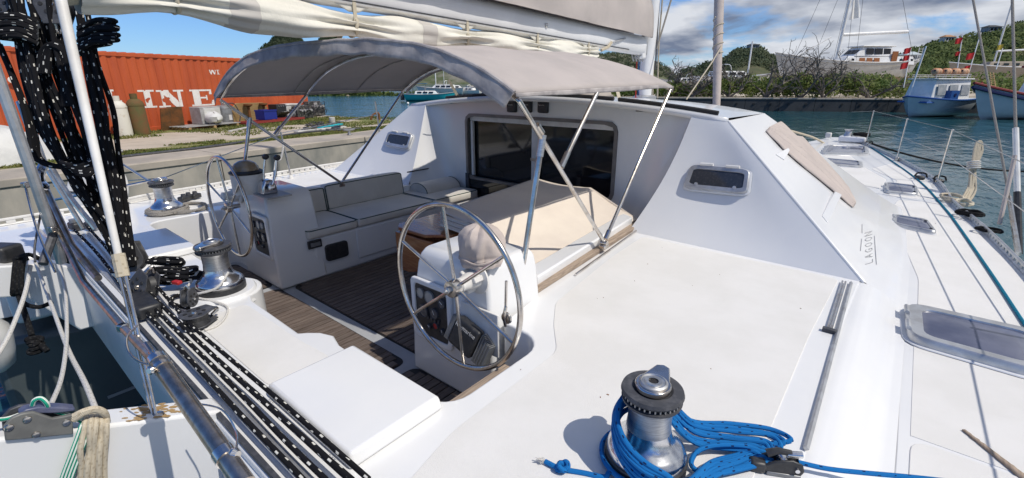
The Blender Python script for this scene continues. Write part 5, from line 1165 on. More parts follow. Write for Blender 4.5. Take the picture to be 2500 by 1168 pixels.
for c in (mS, mP):
    MB().box(c - V((0, 0, .03)), (.05, .07, .03)).build('deck_mount', 'steel', bim, bevel=.006); MB().lathe([(.02, 0), (.02, .05)], 12, c - V((.025, 0, .005)), (1, 0, 0)).build('hinge_pin', 'steel', bim)
for c, to in ((kS, canopy(1, .4)), (kP, canopy(0, .4))):
    dv = (to - c).normalized(); MB().tube([c, c + dv * .10], .019, 10).build('hinge_sleeve', 'steel', bim)
for c, to in ((mS.lerp(canopy(1, .015), .80), canopy(1, .0)), (mS + V((0, .02, .02)), canopy(1, .975))):
    dv = (to - c).normalized(); MB().tube([c, c + dv * .07], .019, 10).build('clamp', 'steel', bim)
# vertical support poles by the helms
for a, b, lab in ((mS.lerp(canopy(1, .015), .79), U(1262, 745, x=-1.53), 'stbd'), (mP.lerp(canopy(0, .015), .79), U(590, 470, x=-4.66), 'port')):
    MB().tube([a, b], .0155, 10).build('support_pole', 'steel', bim); MB().tube([a, a.lerp(b, .12)], .02, 10).build('pole_socket', 'brushed', bim)
    MB().box(b, (.035, .05, .07)).build('pole_foot', 'steel', bim, bevel=.008)
c = U(1238, 776, y=1.585); br = T('clip', c, 'steel eye bracket on the side of the starboard console', 'bracket')
MB().lathe([(.032, 0), (.03, .01), (.012, .016)], 18, c, (0, -1, 0)).build('plate', 'steel', br, ); MB().tube([c + V((-.0, -.012, -.04)), c + V((.006, -.03, .02)), c + V((.01, -.02, .07))], .009, 8, smooth=4).build('hook', 'steel', br); MB().tube([c + V((0, -.01, .05)), c + V((.0, -.005, .2))], .007, 8).build('bar', 'steel', br)
# stay from the canopy up to the boom and down to the cabin
for a, b, lab in ((U(1095, 195, x=-4.3), U(1120, 240, x=-4.3), 'brown webbing strap from the bimini to the cabin roof'), (U(838, 70, x=-3.1), U(822, 108, x=-3.1), 'webbing strap from the bimini up to the boom, left'), (U(1128, 95, x=-3.1), U(1122, 125, x=-3.1), 'webbing strap from the bimini up to the boom, right'), (U(1505, 212, x=-2.3), U(1512, 240, x=-2.2), 'short strap at the front of the bimini')):
    dv = (b - a).normalized(); sd_ = dv.cross(_f).normalized() * .016
    MB().frustum([a - sd_, a + sd_, a + sd_ + _f * .004, a - sd_ + _f * .004], [b - sd_, b + sd_, b + sd_ + _f * .004, b - sd_ + _f * .004]).build('strap', 'strap', label=lab, cat='strap')

# ------------------------------------------------------------------ mast, boom, sail
XC = -3.1
o = T('mast', (XC, 6.72, 1.5), 'white aluminium mast rising ahead of the boom', 'mast')
MB().lathe([(.115, 0), (.115, 14)], 24, (XC, 6.75, 1.3), sx=.8).build('tube', 'spar', o); MB().lathe([(.17, 0), (.17, .04), (.12, .06)], 24, (XC, 6.75, 1.50)).build('collar', 'alloy', o)
MB().box((XC, 6.63, 2.25), (.07, .05, .3)).build('gooseneck', 'alloy', o, bevel=.01)
def boomz(y): return 2.30 - .028 * (y - 3.4)       # centre height
o = T('boom', (XC, 3.5, 2.2), 'long white boom above the cockpit', 'boom')
def bsec(y, t):
    a = 2 * math.pi * t; return V((XC + .085 * math.copysign(abs(math.cos(a)) ** .8, math.cos(a)), y, boomz(y) + .125 * math.copysign(abs(math.sin(a)) ** .75, math.sin(a))))
m = MB(); m.grid(lambda u, v: bsec(.35 + 6.15 * v, u), 36, 24); m.add([bsec(6.5, k / 36) for k in range(36)], [tuple(range(36))]); m.add([bsec(.35, k / 36) for k in range(36)], [tuple(range(36))]); m.build('spar', 'spar', o, smooth=50)
MB().tube([V((XC + .062, y / 10, boomz(y / 10) - .095)) for y in range(5, 61)], .014, 8).build('bolt_rope_track', 'white_paint', o)
MB().tube([V((XC + .077, y / 10, boomz(y / 10) - .085)) for y in range(5, 61)], .004, 6).build('track_line', 'rubber', o)
MB().box((XC, 6.5, boomz(6.5) - .02), (.13, .12, .3)).build('boom_end', 'spar', o, bevel=.02)
for yy, zz_ in ((4.15, .0), (2.25, .06)): MB().lathe([(.018, 0), (.022, .012), (.01, .02)], 12, (XC + .084, yy, boomz(yy) + zz_), (1, 0, 0)).build('fairlead', 'steel', o)
MB().tube([(XC + .09, 5.85, boomz(5.85) + .03), (XC + .095, 5.7, boomz(5.85) - .0), (XC + .09, 5.55, boomz(5.85) - .03)], .012, 8).build('reef_hook', 'alloy', o)
for k in range(4): MB().tube([(XC - .05 + .03 * k, 6.35 + .03 * k, boomz(6.4) - .12), (XC - .05 + .03 * k, 6.42 + .03 * k, boomz(6.4) - .2)], .013, 6).build('sheave', 'zinc', o)
# lazy bag above the boom
def bag(u, v):
    a = math.pi * (-.08 + 1.16 * u); y = .6 + 5.95 * v; h = .30 + .28 * v; w = .13 + .05 * math.sin(v * 3)
    f = 1 + .14 * noise.noise(V((u * 4, y * 1.1, 1))) + .07 * noise.noise(V((u * 9, y * 2.2, 1))) + .03 * noise.noise(V((u * 20, y * 7, 4)))
    return V((XC + w * f * math.cos(a), y, boomz(y) + .13 + max(-.03, h * math.sin(a) * f)))
MB().grid(bag, 30, 60).build('sail_bag', 'taupe', label='taupe sail bag lying along the top of the boom', cat='sail cover', solid=.004)
# rolled awning below the boom
ties = [(.95, .95), (1.985, 1), (3.05, 1), (4.03, .95), (5.0, .9)]
def rz_(y): return [2.19, 2.135, 2.09, 2.075, 2.06, 2.055, 2.04][min(6, int(y))] * (1 - (y - int(y))) + [2.19, 2.135, 2.09, 2.075, 2.06, 2.055, 2.04, 2.03][min(6, int(y)) + 1] * (y - int(y))
def roll(u, v):
    y = .56 + 4.72 * v; a = 2 * math.pi * u; r_ = .118 - .006 * v; pin = 1
    for ty, k in ties: pin = min(pin, .52 + .48 * smst(0, .42, abs(y - ty)) )
    if y > 5.12: pin *= max(.0, 1 - ((y - 5.12) / .16) ** 2) ** .5
    near = min(abs(y - ty) for ty, k in ties)
    pl_ = .019 * math.sin(a * 9 + 2 * math.sin(y * 3)) * (1 - smst(.02, .5, near)) + .018 * noise.noise(V((math.cos(a) * 2.4, math.sin(a) * 2.4, y * 2.0))) + .008 * math.sin(a * 3 + y * 2.2)
    rr = max(.0, r_ * pin + pl_ * (1 if pin > .05 else 0)); sq = .92
    bb = 0
    return V((XC + .02 + rr * 1.05 * math.cos(a), y, rz_(y) + (1 - pin) * .035 + rr * sq * math.sin(a)))
ra = T('rolled_awning', (XC, 2.8, 2.0), 'cream rolled canvas tied under the boom', 'rolled canvas')
MB().grid(roll, 72, 240).build('roll', 'sailcloth', ra, smooth=70)
def patch(y0, y1):
    def f(u, v):
        y = y0 + (y1 - y0) * v; p = roll(u, (y - .56) / 4.72); c_ = V((XC + .02, y, rz_(y))); return c_ + (p - c_) * 1.015 + V((0, 0, 0))
    MB().grid(f, 72, 10).build('patch', 'sail_patch', ra, smooth=70)
patch(1.18, 1.33); patch(2.52, 2.66)
for ty, k in ties:
    zc = rz_(ty) + .017
    MB().tube([V((XC + .02 + .068 * math.cos(6.2832 * q / 24), ty + .006 * math.sin(q), zc + .066 * math.sin(6.2832 * q / 24))) for q in range(24)], .011, 6, closed=True).build('tie', 'strap', ra)
    MB().box((XC + .075, ty, (zc + boomz(ty) - .1) / 2 + .02), (.008, .026, max(.03, boomz(ty) - .1 - zc))).build('hanger', 'strap', ra)
    MB().grid(lambda u, v: V((XC + .062, ty + (u - .5) * .30 * (1 - .75 * v), boomz(ty) - .10 - .05 * v)), 6, 3).build('tab', 'sailcloth', ra, solid=.003)
MB().lathe([(.075, 0), (.085, .03), (.08, .05), (.06, .05)], 24, (XC + .02, .57, rz_(.57)), (0, -1, .15)).build('end_ring', 'strap', ra)
MB().tube([(XC + .07, 5.3, 2.1), (XC + .09, 5.42, 2.14), (XC + .09, 5.5, 2.2)], .018, 6).build('lashing', 'rope_cream', ra)
# halyards and lines at the mast
for dx, mt, lab in ((.12, 'rope_cream', 'cream halyard beside the mast'), (.2, 'rope_cream', 'second cream halyard tied off at the mast')):
    MB().tube([U(1585 + dx * 160, 0, x=XC), U(1578 + dx * 150, 120, x=XC), U(1575 + dx * 150, 240, x=XC)], .012, 8, smooth=4).build('halyard', mt, label=lab, cat='rope')
for k, (mt, lab) in enumerate((('red', 'thin red line under the boom end at the mast'), ('trim_blue', 'thin blue line under the boom end at the mast'))):
    MB().tube([U(1556 + 5 * k, 125, x=XC - .05), U(1552 + 6 * k, 200, x=XC - .05), U(1552 + 6 * k, 240, x=XC - .05)], .009, 6).build('control_line', mt, label=lab, cat='rope')
for a, b, r_, lab in (((1610, -5), (1600, 170), .012, 'dark backstay wire just right of the mast'), ((1640, -5), (1603, 120), .014, 'grey shroud rising to the right beside the mast')):
    MB().tube([U(*a, d=6.6), U(*b, d=6.6)], r_, 6).build('wire', 'rubber' if b[1] > 150 else 'rope_grey', label=lab, cat='rigging')
# furled staysail and its sheet
a = U(1757, -60, d=9.8); b = U(1749, 262, d=9.8)
o = T('furled_sail', b, 'tall furled staysail standing ahead of the cabin', 'sail'); MB().tube([b.lerp(a, k / 24) for k in range(25)], [.075, .095, .10], 14).build('furl', 'sailcloth' if False else 'hatch_cover', o)
MB().tube([b.lerp(a, .40 + .012 * k) + _r * .1 * math.sin(k * 1.05) - _f * .1 * math.cos(k * 1.05) for k in range(24)], .014, 6, smooth=2).build('lashing', 'rope_cream', o); MB().tube([U(1762, 112, d=9.7), U(1740, 150, d=9.5), U(1676, 243, d=9)], .013, 6).build('sheet', 'rope_cream', o)

# ------------------------------------------------------------------ winches
def winch(loc, s, lab, top='steel', rz=0.0):
    o = T('winch', loc, lab, 'winch'); c = V(loc)
    def L(*pr): return [(r * s, z * s) for r, z in pr]
    MB().lathe(L((.118, 0), (.118, .030), (.112, .036)), 40, c).build('base_ring', 'black_plastic', o)
    MB().lathe(L((.112, .030), (.114, .044), (.110, .056), (.096, .070), (.081, .081), (.070, .095), (.065, .115), (.063, .125)), 44, c).build('skirt', 'chrome', o)
    MB().lathe(L((.064, .118), (.0605, .15), (.0615, .195), (.067, .211)), 44, c).build('drum', 'brushed', o)
    MB().lathe(L((.066, .206), (.082, .214), (.084, .222), (.062, .226)), 44, c).build('lower_jaw', 'rubber', o)
    teeth = MB()
    for k in range(36):
        a = 6.2832 * k / 36; teeth.box(c + V((.070 * s * math.cos(a), .070 * s * math.sin(a), .229 * s)), (.02 * s, .004 * s, .008 * s), a)
    teeth.build('jaw_teeth', 'zinc', o)
    MB().lathe(L((.056, .226), (.083, .236), (.087, .243), (.084, .252), (.056, .253), (.050, .248)), 44, c).build('upper_jaw', 'rubber', o)
    a0 = R(rz); dv = V((math.cos(a0), math.sin(a0), 0)); pv = V((-dv.y, dv.x, 0))
    tear = [(.050 * s * math.cos(R(q)), .050 * s * math.sin(R(q))) for q in range(50, 311, 13)] + [(.098 * s, -.02 * s), (.108 * s, 0), (.098 * s, .02 * s)]
    MB().prism(tear, .250 * s, .268 * s, lambda a, b, h: c + dv * a + pv * b + V((0, 0, h))).build('stripper_arm', top, o, bevel=.004 * s, seg=2)
    cp = MB().lathe(L((.040, .267), (.040, .272), (.034, .275), (.032, .272), (.024, .272), (.022, .276), (.014, .276), (.014, .262)), 32, c).build('cap', 'brushed', o)
    st_ = []
    for k in range(16): r_ = (.0125 if k % 2 else .0085) * s; st_.append((r_ * math.cos(.3927 * k), r_ * math.sin(.3927 * k)))
    MB().prism(st_, .262 * s, .2735 * s, lambda a, b, h: (c.x + a, c.y + b, c.z + h)).build('socket', 'caulk', cp, smooth=0)
    return o
W1_ = U(1574, 1122, z=ZD + .004); winch(W1_, 1.12, 'large self-tailing winch with blue rope, nearest the camera', 'steel', 97)
W2_ = V((-2.985, .86, ZD + .02)); MB().lathe([(.20, -.05), (.185, .01), (.175, .02)], 32, W2_ - V((0, 0, .02))).build('winch_pad', 'gelcoat', cat)
winch(W2_, 1.12, 'chrome winch on the aft bench beside the traveller', 'steel', -60)
W3_ = U(410, 518, z=ZD + .005); winch(W3_, 1.2, 'chrome winch on the port coaming with grey rope round its base', 'steel', 150)

# ------------------------------------------------------------------ ropes round the near winch
rnd = random.Random(4)
o = T('blue_rope', W1_ + V((.2, .1, 0)), 'coiled bright blue rope around the nearest winch', 'rope')
RB = .0083
C1 = W1_
def px(x, y, h): return U(x, y, z=ZD + h)
strands = []
far_pts = [(1655, 1010), (1700, 1018), (1800, 1030), (1880, 1045), (1925, 1065)]
# hanging loops: go round the drum and out to the right over the deck
for k in range(8):
    j = lambda q: rnd.uniform(-q, q)
    hz = .155 - .011 * k
    left = [C1 + V((1.12 * (r_ + .004 * (k % 3)) * math.cos(R(a)), 1.12 * (r_ + .004 * (k % 3)) * math.sin(R(a)), 1.12 * z_ - .011 * k + j(.003))) for a, r_, z_ in ((75, .070, .195), (110, .072, .195), (145, .076, .193), (180, .082, .188), (212, .090, .176), (240, .103, .155), (266, .118, .130), (290, .130, .108))]
    top = [px(1925 + j(12) - 9 * k, 1078 + 7 * k + j(5), .022 + .006 * (6 - k) * .5), px(1880 + j(10) - 6 * k, 1050 + 8 * k + j(4), .035), px(1790 + j(8), 1038 + 9 * k + j(4), .05 - .003 * k), px(1690 + j(6), 1024 + 8 * k + j(4), .075 - .004 * k)]
    bot = [C1 + V((.160 * math.cos(R(312)), .160 * math.sin(R(312)), .100 - .010 * k)), C1 + V((.185 * math.cos(R(330)), .185 * math.sin(R(330)), .076 - .008 * k)), px(1730 + j(8), 1128 + 6 * k + j(3), .03), px(1800 + j(10), 1112 + 5 * k + j(4), .025), px(1870 + j(8), 1085 + 6 * k + j(4), .025)]
    strands.append(top + left + bot)
for st_ in strands: MB().tube(st_, RB, 9, closed=True, smooth=7).build('loop', 'rope_blue', o)
MB().tube([px(1880, 1110, .03), px(1820, 1090, .045), px(1745, 1088, .05), px(1700, 1105, .04), px(1690, 1140, .02), px(1740, 1158, .02), px(1830, 1135, .03)], RB, 9, smooth=7).build('loop', 'rope_blue', o)
MB().tube([px(1900, 1100, .03), px(1840, 1125, .03), px(1780, 1150, .02), px(1700, 1168, .012), px(1600, 1190, .012)], RB, 9, smooth=7).build('loop', 'rope_blue', o)
# turns low round the base, tail with knot
MB().tube([C1 + V(((.143 * math.cos(R(a))), .143 * math.sin(R(a)), .012 + .00006 * (a - 120))) for a in range(120, 290, 12)], RB, 9, smooth=3).build('base_turn', 'rope_blue', o)
kn = px(1372, 1147, .012)
MB().tube([C1 + V((-.06, -.135, .01)), px(1475, 1165, .009), px(1430, 1156, .009), px(1395, 1150, .010), kn], RB, 9, smooth=6).build('tail', 'rope_blue', o)
ex = _r * .016; ey = V((_f.x, _f.y, 0)).normalized() * .016
MB().tube([kn - ex * .9 - ey * .2, kn - ex * .3 + ey * .9 + V((0, 0, .014)), kn + ex * .8 + ey * .4 + V((0, 0, .004)), kn + ex * .3 - ey * .9 + V((0, 0, .010)), kn - ex * .7 - ey * .4 + V((0, 0, .020)), kn - ex * .2 + ey * 1.0 + V((0, 0, .004)), kn + ex * .9 + ey * .9 + V((0, 0, .018)), kn + ex * 1.1 - ey * .3 + V((0, 0, .014))], RB, 9, closed=True, smooth=6).build('knot', 'rope_blue', o)
te = px(1331, 1127, .014); MB().tube([kn, px(1352, 1138, .014), te], RB, 9, smooth=5).build('tail', 'rope_blue', o)
fr = MB()
for k in range(26):
    e_ = te + _r * rnd.uniform(-.035, -.008) + V((0, 0, rnd.uniform(-.004, .012))) + ey * rnd.uniform(-.6, .8); fr.tube([te + _r * rnd.uniform(-.004, .004), (te + e_) / 2 + V((0, 0, rnd.uniform(-.004, .006))), e_], .0013, 4)
fr.build('frayed_end', 'rope_white', o)
# clutch block at the right with its line
bp = px(1905, 1150, .0)
MK = Matrix.Translation(bp) @ Matrix.Rotation(math.atan2(_r.y, _r.x) - R(12), 4, 'Z')
o = T('rope_clutch', bp, 'black rope clutch holding the blue line on the deck', 'rope clutch')
MB(MK).box((0, 0, .008), (.10, .06, .014)).build('base_plate', 'zinc', o, bevel=.003)
for s_ in (-1, 1): MB(MK).prism([(-.055, .012), (.05, .012), (.058, .03), (.05, .055), (.02, .066), (-.03, .055), (-.06, .035)], s_ * .022 - .005, s_ * .022 + .005, lambda a, b, h: (a, h, b)).build('cheek', 'black_plastic', o, bevel=.004)
MB(MK).lathe([(.02, -.016), (.016, 0), (.02, .016)], 20, (.005, 0, .036), (0, 1, 0)).build('sheave', 'chrome', o)
MB(MK).tube([(-.05, -.0, .062), (-.02, 0, .078), (.02, 0, .076)], [.014, .011, .009], 10).build('handle', 'black_plastic', o); MB(MK).lathe([(.011, -.022), (.011, .022)], 14, (.03, 0, .072), (1, 0, .1)).build('pin', 'chrome', o); MB(MK).lathe([(.008, 0), (.007, .006)], 12, (.035, -.027, .035), (0, -1, 0)).build('rivet', 'chrome', o)
MB(MK).box((-.075, -.01, .02), (.05, .04, .04)).build('lug', 'black_plastic', o, bevel=.01)
MB().tube([bp + V((0, 0, .035)) + _r * .05, px(2020, 1145, .022), px(2110, 1155, .012), px(2230, 1166, .010), px(2400, 1185, .01)], RB * .95, 9, smooth=6).build('blue_line', 'rope_blue', label='blue line leading right from the rope clutch', cat='rope')
# rails on the coaming edge
tk_a, tk_b = px(2078, 690, .012), px(1968, 1096, .012)
o = T('track', tk_b, 'long grey genoa track along the outer edge of the coaming', 'track')
segs = [(0, .26), (.262, .52), (.522, 1.0)]
for a, b in segs:
    p0, p1 = tk_a.lerp(tk_b, a), tk_a.lerp(tk_b, b); MB().tube([p0, p1], .0095, 4).build('rail', 'alloy', o)
for k, off in enumerate((-.028, -.044)):
    p0, p1 = tk_a.lerp(tk_b, .0) + _r * off * 0 + V((off, -.01, .0)), tk_a.lerp(tk_b, .43 - .0 * k) + V((off, 0, 0)); MB().tube([p0, p1], .006, 6).build('slide_rod', 'steel', o); MB().lathe([(.009, 0), (.009, .02)], 10, p1, (0, -1, 0)).build('rod_end', 'rubber', o)
MB().box(tk_a.lerp(tk_b, .44) + V((-.035, 0, 0)), (.06, .03, .02)).build('end_stop', 'rubber', o, bevel=.004)
# ------------------------------------------------------------------ hatches
def bil(q, u, v): return (q[0] * (1 - u) + q[1] * u) * (1 - v) + (q[3] * (1 - u) + q[2] * u) * v
def hatch(q, lab, nrm=None, h=.035, rim=.085, hinge=True, glass='acrylic', cat_='hatch', pin=True):
    q = [V(p) for p in q]; c = sum(q, V((0, 0, 0))) / 4; n = nrm or (q[1] - q[0]).cross(q[3] - q[0]).normalized()
    if n.z < 0: n = -n
    o = T('deck_hatch' if cat_ == 'hatch' else 'portlight', c, lab, cat_)
    ru = rim; rv = rim * (q[1] - q[0]).length / max(.05, (q[3] - q[0]).length)
    rv = min(rv, .3)
    def loop(eu, ev, r, hh): return [bil(q, eu + (1 - 2 * eu) * a, ev + (1 - 2 * ev) * b) + n * hh for a, b in rot_poly([(0, 0), (1, 0), (1, 1), (0, 1)], r, 5)]
    def skin(nm, loops, mt, cap=False):
        m = MB(); k = len(loops[0]); vs = [p for L_ in loops for p in L_]
        fs = [(i * k + j, i * k + (j + 1) % k, (i + 1) * k + (j + 1) % k, (i + 1) * k + j) for i in range(len(loops) - 1) for j in range(k)]
        if cap: fs.append(tuple((len(loops) - 1) * k + j for j in range(k)))
        return m.add(vs, fs).build(nm, mt, o, smooth=40)
    skin('flange', [loop(-.035 * ru / .1, -.035 * rv / .1, .2, .001), loop(-.03 * ru / .1, -.03 * rv / .1, .2, .006), loop(0, 0, .18, .007)], 'gelcoat')
    skin('frame', [loop(0, 0, .18, .0), loop(.0, .0, .18, h * .7), loop(.02, .02, .18, h), loop(ru, rv, .16, h * .98), loop(ru * 1.05, rv * 1.05, .16, h * .8)], 'alloy')
    g = skin('pane', [loop(ru * 1.02, rv * 1.02, .16, h * .78), loop(ru * 1.3, rv * 1.3, .16, h * .84)], glass, True)
    for a in (.28, .72):
        if hinge: p = bil(q, a, 1.02) if cat_ != 'hatch' else bil(q, .0, a); rt = (q[1] - q[0]).normalized() if cat_ != 'hatch' else (q[3] - q[0]).normalized(); MB().tube([p - rt * .05 + n * h, p + rt * .05 + n * h], .012, 8).build('hinge', 'white_paint' if cat_ != 'hatch' else 'alloy', o)
    if pin:
        for a in (.2, .8):
            p = bil(q, .9 if cat_ == 'hatch' else a, a if cat_ == 'hatch' else .2) + n * h * .86; MB().lathe([(.014, 0), (.012, .008)], 12, p, n).build('handle_pin', 'black_plastic' if cat_ == 'hatch' else 'alloy', g)
    return o
def S4(*px_): return [U(x, y, z=ZS + .004) for x, y in px_]
hatch(S4((2160, 472), (2240, 480), (2238, 459), (2160, 450)), 'small deck hatch in the middle of the starboard side deck')
hatch(S4((2178, 552), (2288, 576), (2262, 543), (2180, 530)), 'small deck hatch nearest the winches on the starboard side deck')
hatch(S4((2214, 838), (2560, 938), (2556, 832), (2206, 752)), 'large deck hatch at the right edge of the picture', h=.05, rim=.12)
hatch(S4((2000, 378), (2122, 379), (2118, 360), (2018, 357)), 'wide deck hatch farthest forward on the starboard bow')
hatch(S4((1990, 402), (2108, 412), (2104, 398), (1990, 388)), 'deck hatch half hidden by the window cover')
fnrm = V((0, -.866, .5)).normalized()
WPn = V((0, -.97, .57)).normalized(); WPp = V((-1.0, 3.5, .55))
def wq(px_, mirror=False):
    r_ = [hit(('wing', 1), x, y)[0] for x, y in px_]
    return [V((MX(p.x) + .05, p.y, p.z)) for p in (r_[1], r_[0], r_[3], r_[2])] if mirror else r_
q4 = [(1668, 462), (1826, 478), (1834, 418), (1690, 404)]
def lift(q, k): return [p + WPn * k for p in q]
hatch(lift(wq(q4), .004), 'oval-cornered portlight on the starboard cabin wing', WPn, h=.035, rim=.075, glass='acrylic_dark', cat_='portlight')
hatch(lift(wq(q4, True), .004), 'small portlight on the port cabin wing', WPn, h=.035, rim=.075, glass='acrylic_dark', cat_='portlight')
# canvas cover over the starboard saloon window
FN = V((.66, 0, .75)).normalized(); FP = V((-.03, 3.5, .55))
def FPt(x, y, k=.004):
    p, n = hit(('flank', 1), x, y)
    if (p - UP(x, y, FP, FN)).length > .6: p = UP(x, y, FP, FN)
    return p + FN * k
lo_ = [(1868, 322), (1905, 362), (1945, 398), (2000, 442), (2040, 476), (2080, 509)]
up_ = [(1872, 316), (1912, 296), (1962, 350), (2028, 418), (2064, 462), (2082, 500)]
def wcov(u, v):
    t = v * 5; k = min(int(t), 4); f = t - k; a = (lo_[k][0] * (1 - f) + lo_[k + 1][0] * f, lo_[k][1] * (1 - f) + lo_[k + 1][1] * f); b = (up_[k][0] * (1 - f) + up_[k + 1][0] * f, up_[k][1] * (1 - f) + up_[k + 1][1] * f)
    A = FPt(*a, k=.012); Bq = FPt(*b, k=.03); p = A.lerp(Bq, u); return p + FN * (.035 * math.sin(math.pi * min(1, u * 1.15)) * math.sin(math.pi * v) ** .4 + .008 * noise.noise(V((u * 5, v * 9, 2))))
o = T('window_cover', FPt(1980, 420), 'pinkish beige canvas cover over the starboard saloon window', 'cover')
MB().grid(wcov, 20, 36).build('cloth', 'hatch_cover', o, solid=.006)
for u in (.22, .36): MB().tube([wcov(u, k / 30) + FN * .002 for k in range(31)], .0016, 5).build('seam', 'seam_thread', o)
for pts_, lab in ((((1893, 378), (1914, 392), (1920, 374), (1916, 368)), 'small white moulded foot hold on the cabin flank, upper'), (((2006, 528), (2020, 545), (2046, 482), (2030, 474)), 'white moulded foot hold on the cabin flank, lower')):
    b4 = [FPt(x, y, .0) for x, y in pts_]; t4 = [FPt(x, y, .0) + FN * (.035 if i in (2, 3) else .006) for i, (x, y) in enumerate(pts_)]
    MB().frustum(b4, t4).build('foot_hold', 'gelcoat', label=lab, cat='foot hold', bevel=.004)
# builder's name on the flank
GL = {'L': [[(.0, 1), (.0, 0), (.75, 0)]], 'A': [[(0, 0), (.42, 1), (.84, 0)], [(.15, .35), (.68, .35)]], 'G': [[(.8, .85), (.45, 1), (.1, .7), (.08, .3), (.4, 0), (.8, .1), (.82, .45), (.5, .45)]], 'O': [[(.45, 1), (.1, .75), (.08, .25), (.45, 0), (.82, .25), (.84, .75), (.45, 1)]], 'N': [[(0, 0), (.02, 1), (.78, 0), (.8, 1)]]}
o = T('lettering', FPt(2120, 600), 'dark LAGOON lettering with thin lines on the white cabin flank', 'lettering')
for i, ch in enumerate('LAGOON'):
    m = MB()
    for stn in GL[ch]: m.tube([FPt(2129.5 - 17 * h - (i + s_) * .3, 641 - 13.6 * (i + s_ * .72) + 5 * h * 1.0, .003) for s_, h in stn], .0022, 5)
    m.build('letter', 'ink', o)
for a, b in (((2104, 548), (2104, 570)), ((2103, 584), (2100, 613)), ((2134, 577), (2139, 646))): MB().tube([FPt(*a, k=.003), FPt(*b, k=.003)], .0022, 5).build('line', 'ink', o)
# ------------------------------------------------------------------ rails and lifelines, starboard
gun = [V((x - .03, y, ZS)) for x, y in hs[:10]]; gun = [V((.97, -.5, ZS))] + gun[1:]
gl = catmull(gun, 12)
o = T('toe_rail', gun[4], 'perforated grey toe rail along the starboard gunwale', 'toe rail')
MB().tube([p + V((0, 0, .006)) for p in gl], .014, 4).build('foot', 'alloy', o); MB().tube([p + V((0, 0, .048)) for p in gl], .012, 6).build('top', 'alloy', o)
m = MB(); acc = 0
for i in range(len(gl) - 1):
    L_ = (gl[i + 1] - gl[i]).length; n_ = max(1, int(L_ / .09))
    for k in range(n_): m.box(gl[i].lerp(gl[i + 1], k / n_) + V((0, 0, .027)), (.014, .045, .036), math.atan2(gl[i + 1].y - gl[i].y, gl[i + 1].x - gl[i].x) - R(90))
m.build('web', 'alloy', o, kind='stuff')
stn_px = [(2115, 348), (2190, 387), (2290, 440)]
sb = [U(x, y, z=ZS + .04) for x, y in stn_px] + [V((.93, 3.35, ZS + .04)), V((.97, .9, ZS + .04))]
labs = ['stanchion farthest forward on the starboard rail', 'second stanchion from the bow on the starboard rail', 'stanchion behind the cream rope on the starboard rail', 'stanchion beside the shrouds on the starboard rail', 'stanchion nearest the camera on the starboard rail']
tops = []
for p, lb in zip(sb, labs):
    o = T('stanchion', p, lb, 'stanchion'); MB().tube([p, p + V((0, 0, .66))], .0125, 8).build('post', 'steel', o); MB().box(p + V((0, 0, -.01)), (.05, .1, .05)).build('foot', 'steel', o, bevel=.008); MB().lathe([(.015, 0), (.012, .012)], 8, p + V((0, 0, .655))).build('cap', 'white_paint', o); MB().lathe([(.016, 0), (.016, .02)], 8, p + V((0, 0, .34))).build('eye', 'steel', o); tops.append(p)
for h, lb in ((.655, 'upper wire lifeline along the starboard rail'), (.35, 'lower wire lifeline along the starboard rail')):
    MB().tube([tops[0] + V((-.5, 1.4, h - .1))] + [p + V((0, 0, h)) for p in tops] + [V((1.0, -1.0, ZS + h))], .0045, 6).build('lifeline', 'steel', label=lb, cat='lifeline')
# shrouds
for a, b, r_, lab in (((2372, -20), (2464, 482), .011, 'thin grey shroud leaning left at the right edge'), ((2471, -20), (2487, 606), .014, 'thick grey shroud at the right edge')):
    A = U(*b, d=4.75); Bq = U(*a, d=5.3); o = T('shroud', A, lab, 'shroud'); MB().tube([A, Bq], r_, 8).build('wire', 'rope_grey', o)
    if r_ > .013:
        MB().tube([A.lerp(Bq, -.02), A.lerp(Bq, .2)], .03, 10).build('boot', 'black_plastic', o); MB().tube([A.lerp(Bq, .2), A.lerp(Bq, .44)], .026, 10).build('cover', 'white_paint', o)
    else:
        c_ = U(2486, 620, z=ZS + .05); MB().tube([A, c_], .02, 8).build('turnbuckle', 'steel', o)
A = U(2440, 548, z=ZS + .03); Bq = U(2478, 380, d=4.4); MB().tube([A, Bq], .017, 8).build('pole', 'hatch_cover', label='tan pole standing against the shrouds', cat='pole')
def coil(c, n, r, ax, ay, rr, seed, jz=.02):
    """flat irregular rope coil: n turns, semi-axes along ax, ay"""
    rd = random.Random(seed); pts = []
    for k in range(n * 12):
        a = 6.2832 * k / 12; f = 1 - .10 * (k // 12) / max(1, n) + rd.uniform(-.05, .05); w = rd.uniform(-.06, .06)
        pts.append(V(c) + ax * (math.cos(a) * f + w) + ay * (math.sin(a) * f) + V((0, 0, rr + rr * 1.5 * (k // 12) * jz / .02 * .4 + rd.uniform(0, rr))))
    return pts
ydir = V((0, 1, 0)); xdir = V((1, 0, 0))
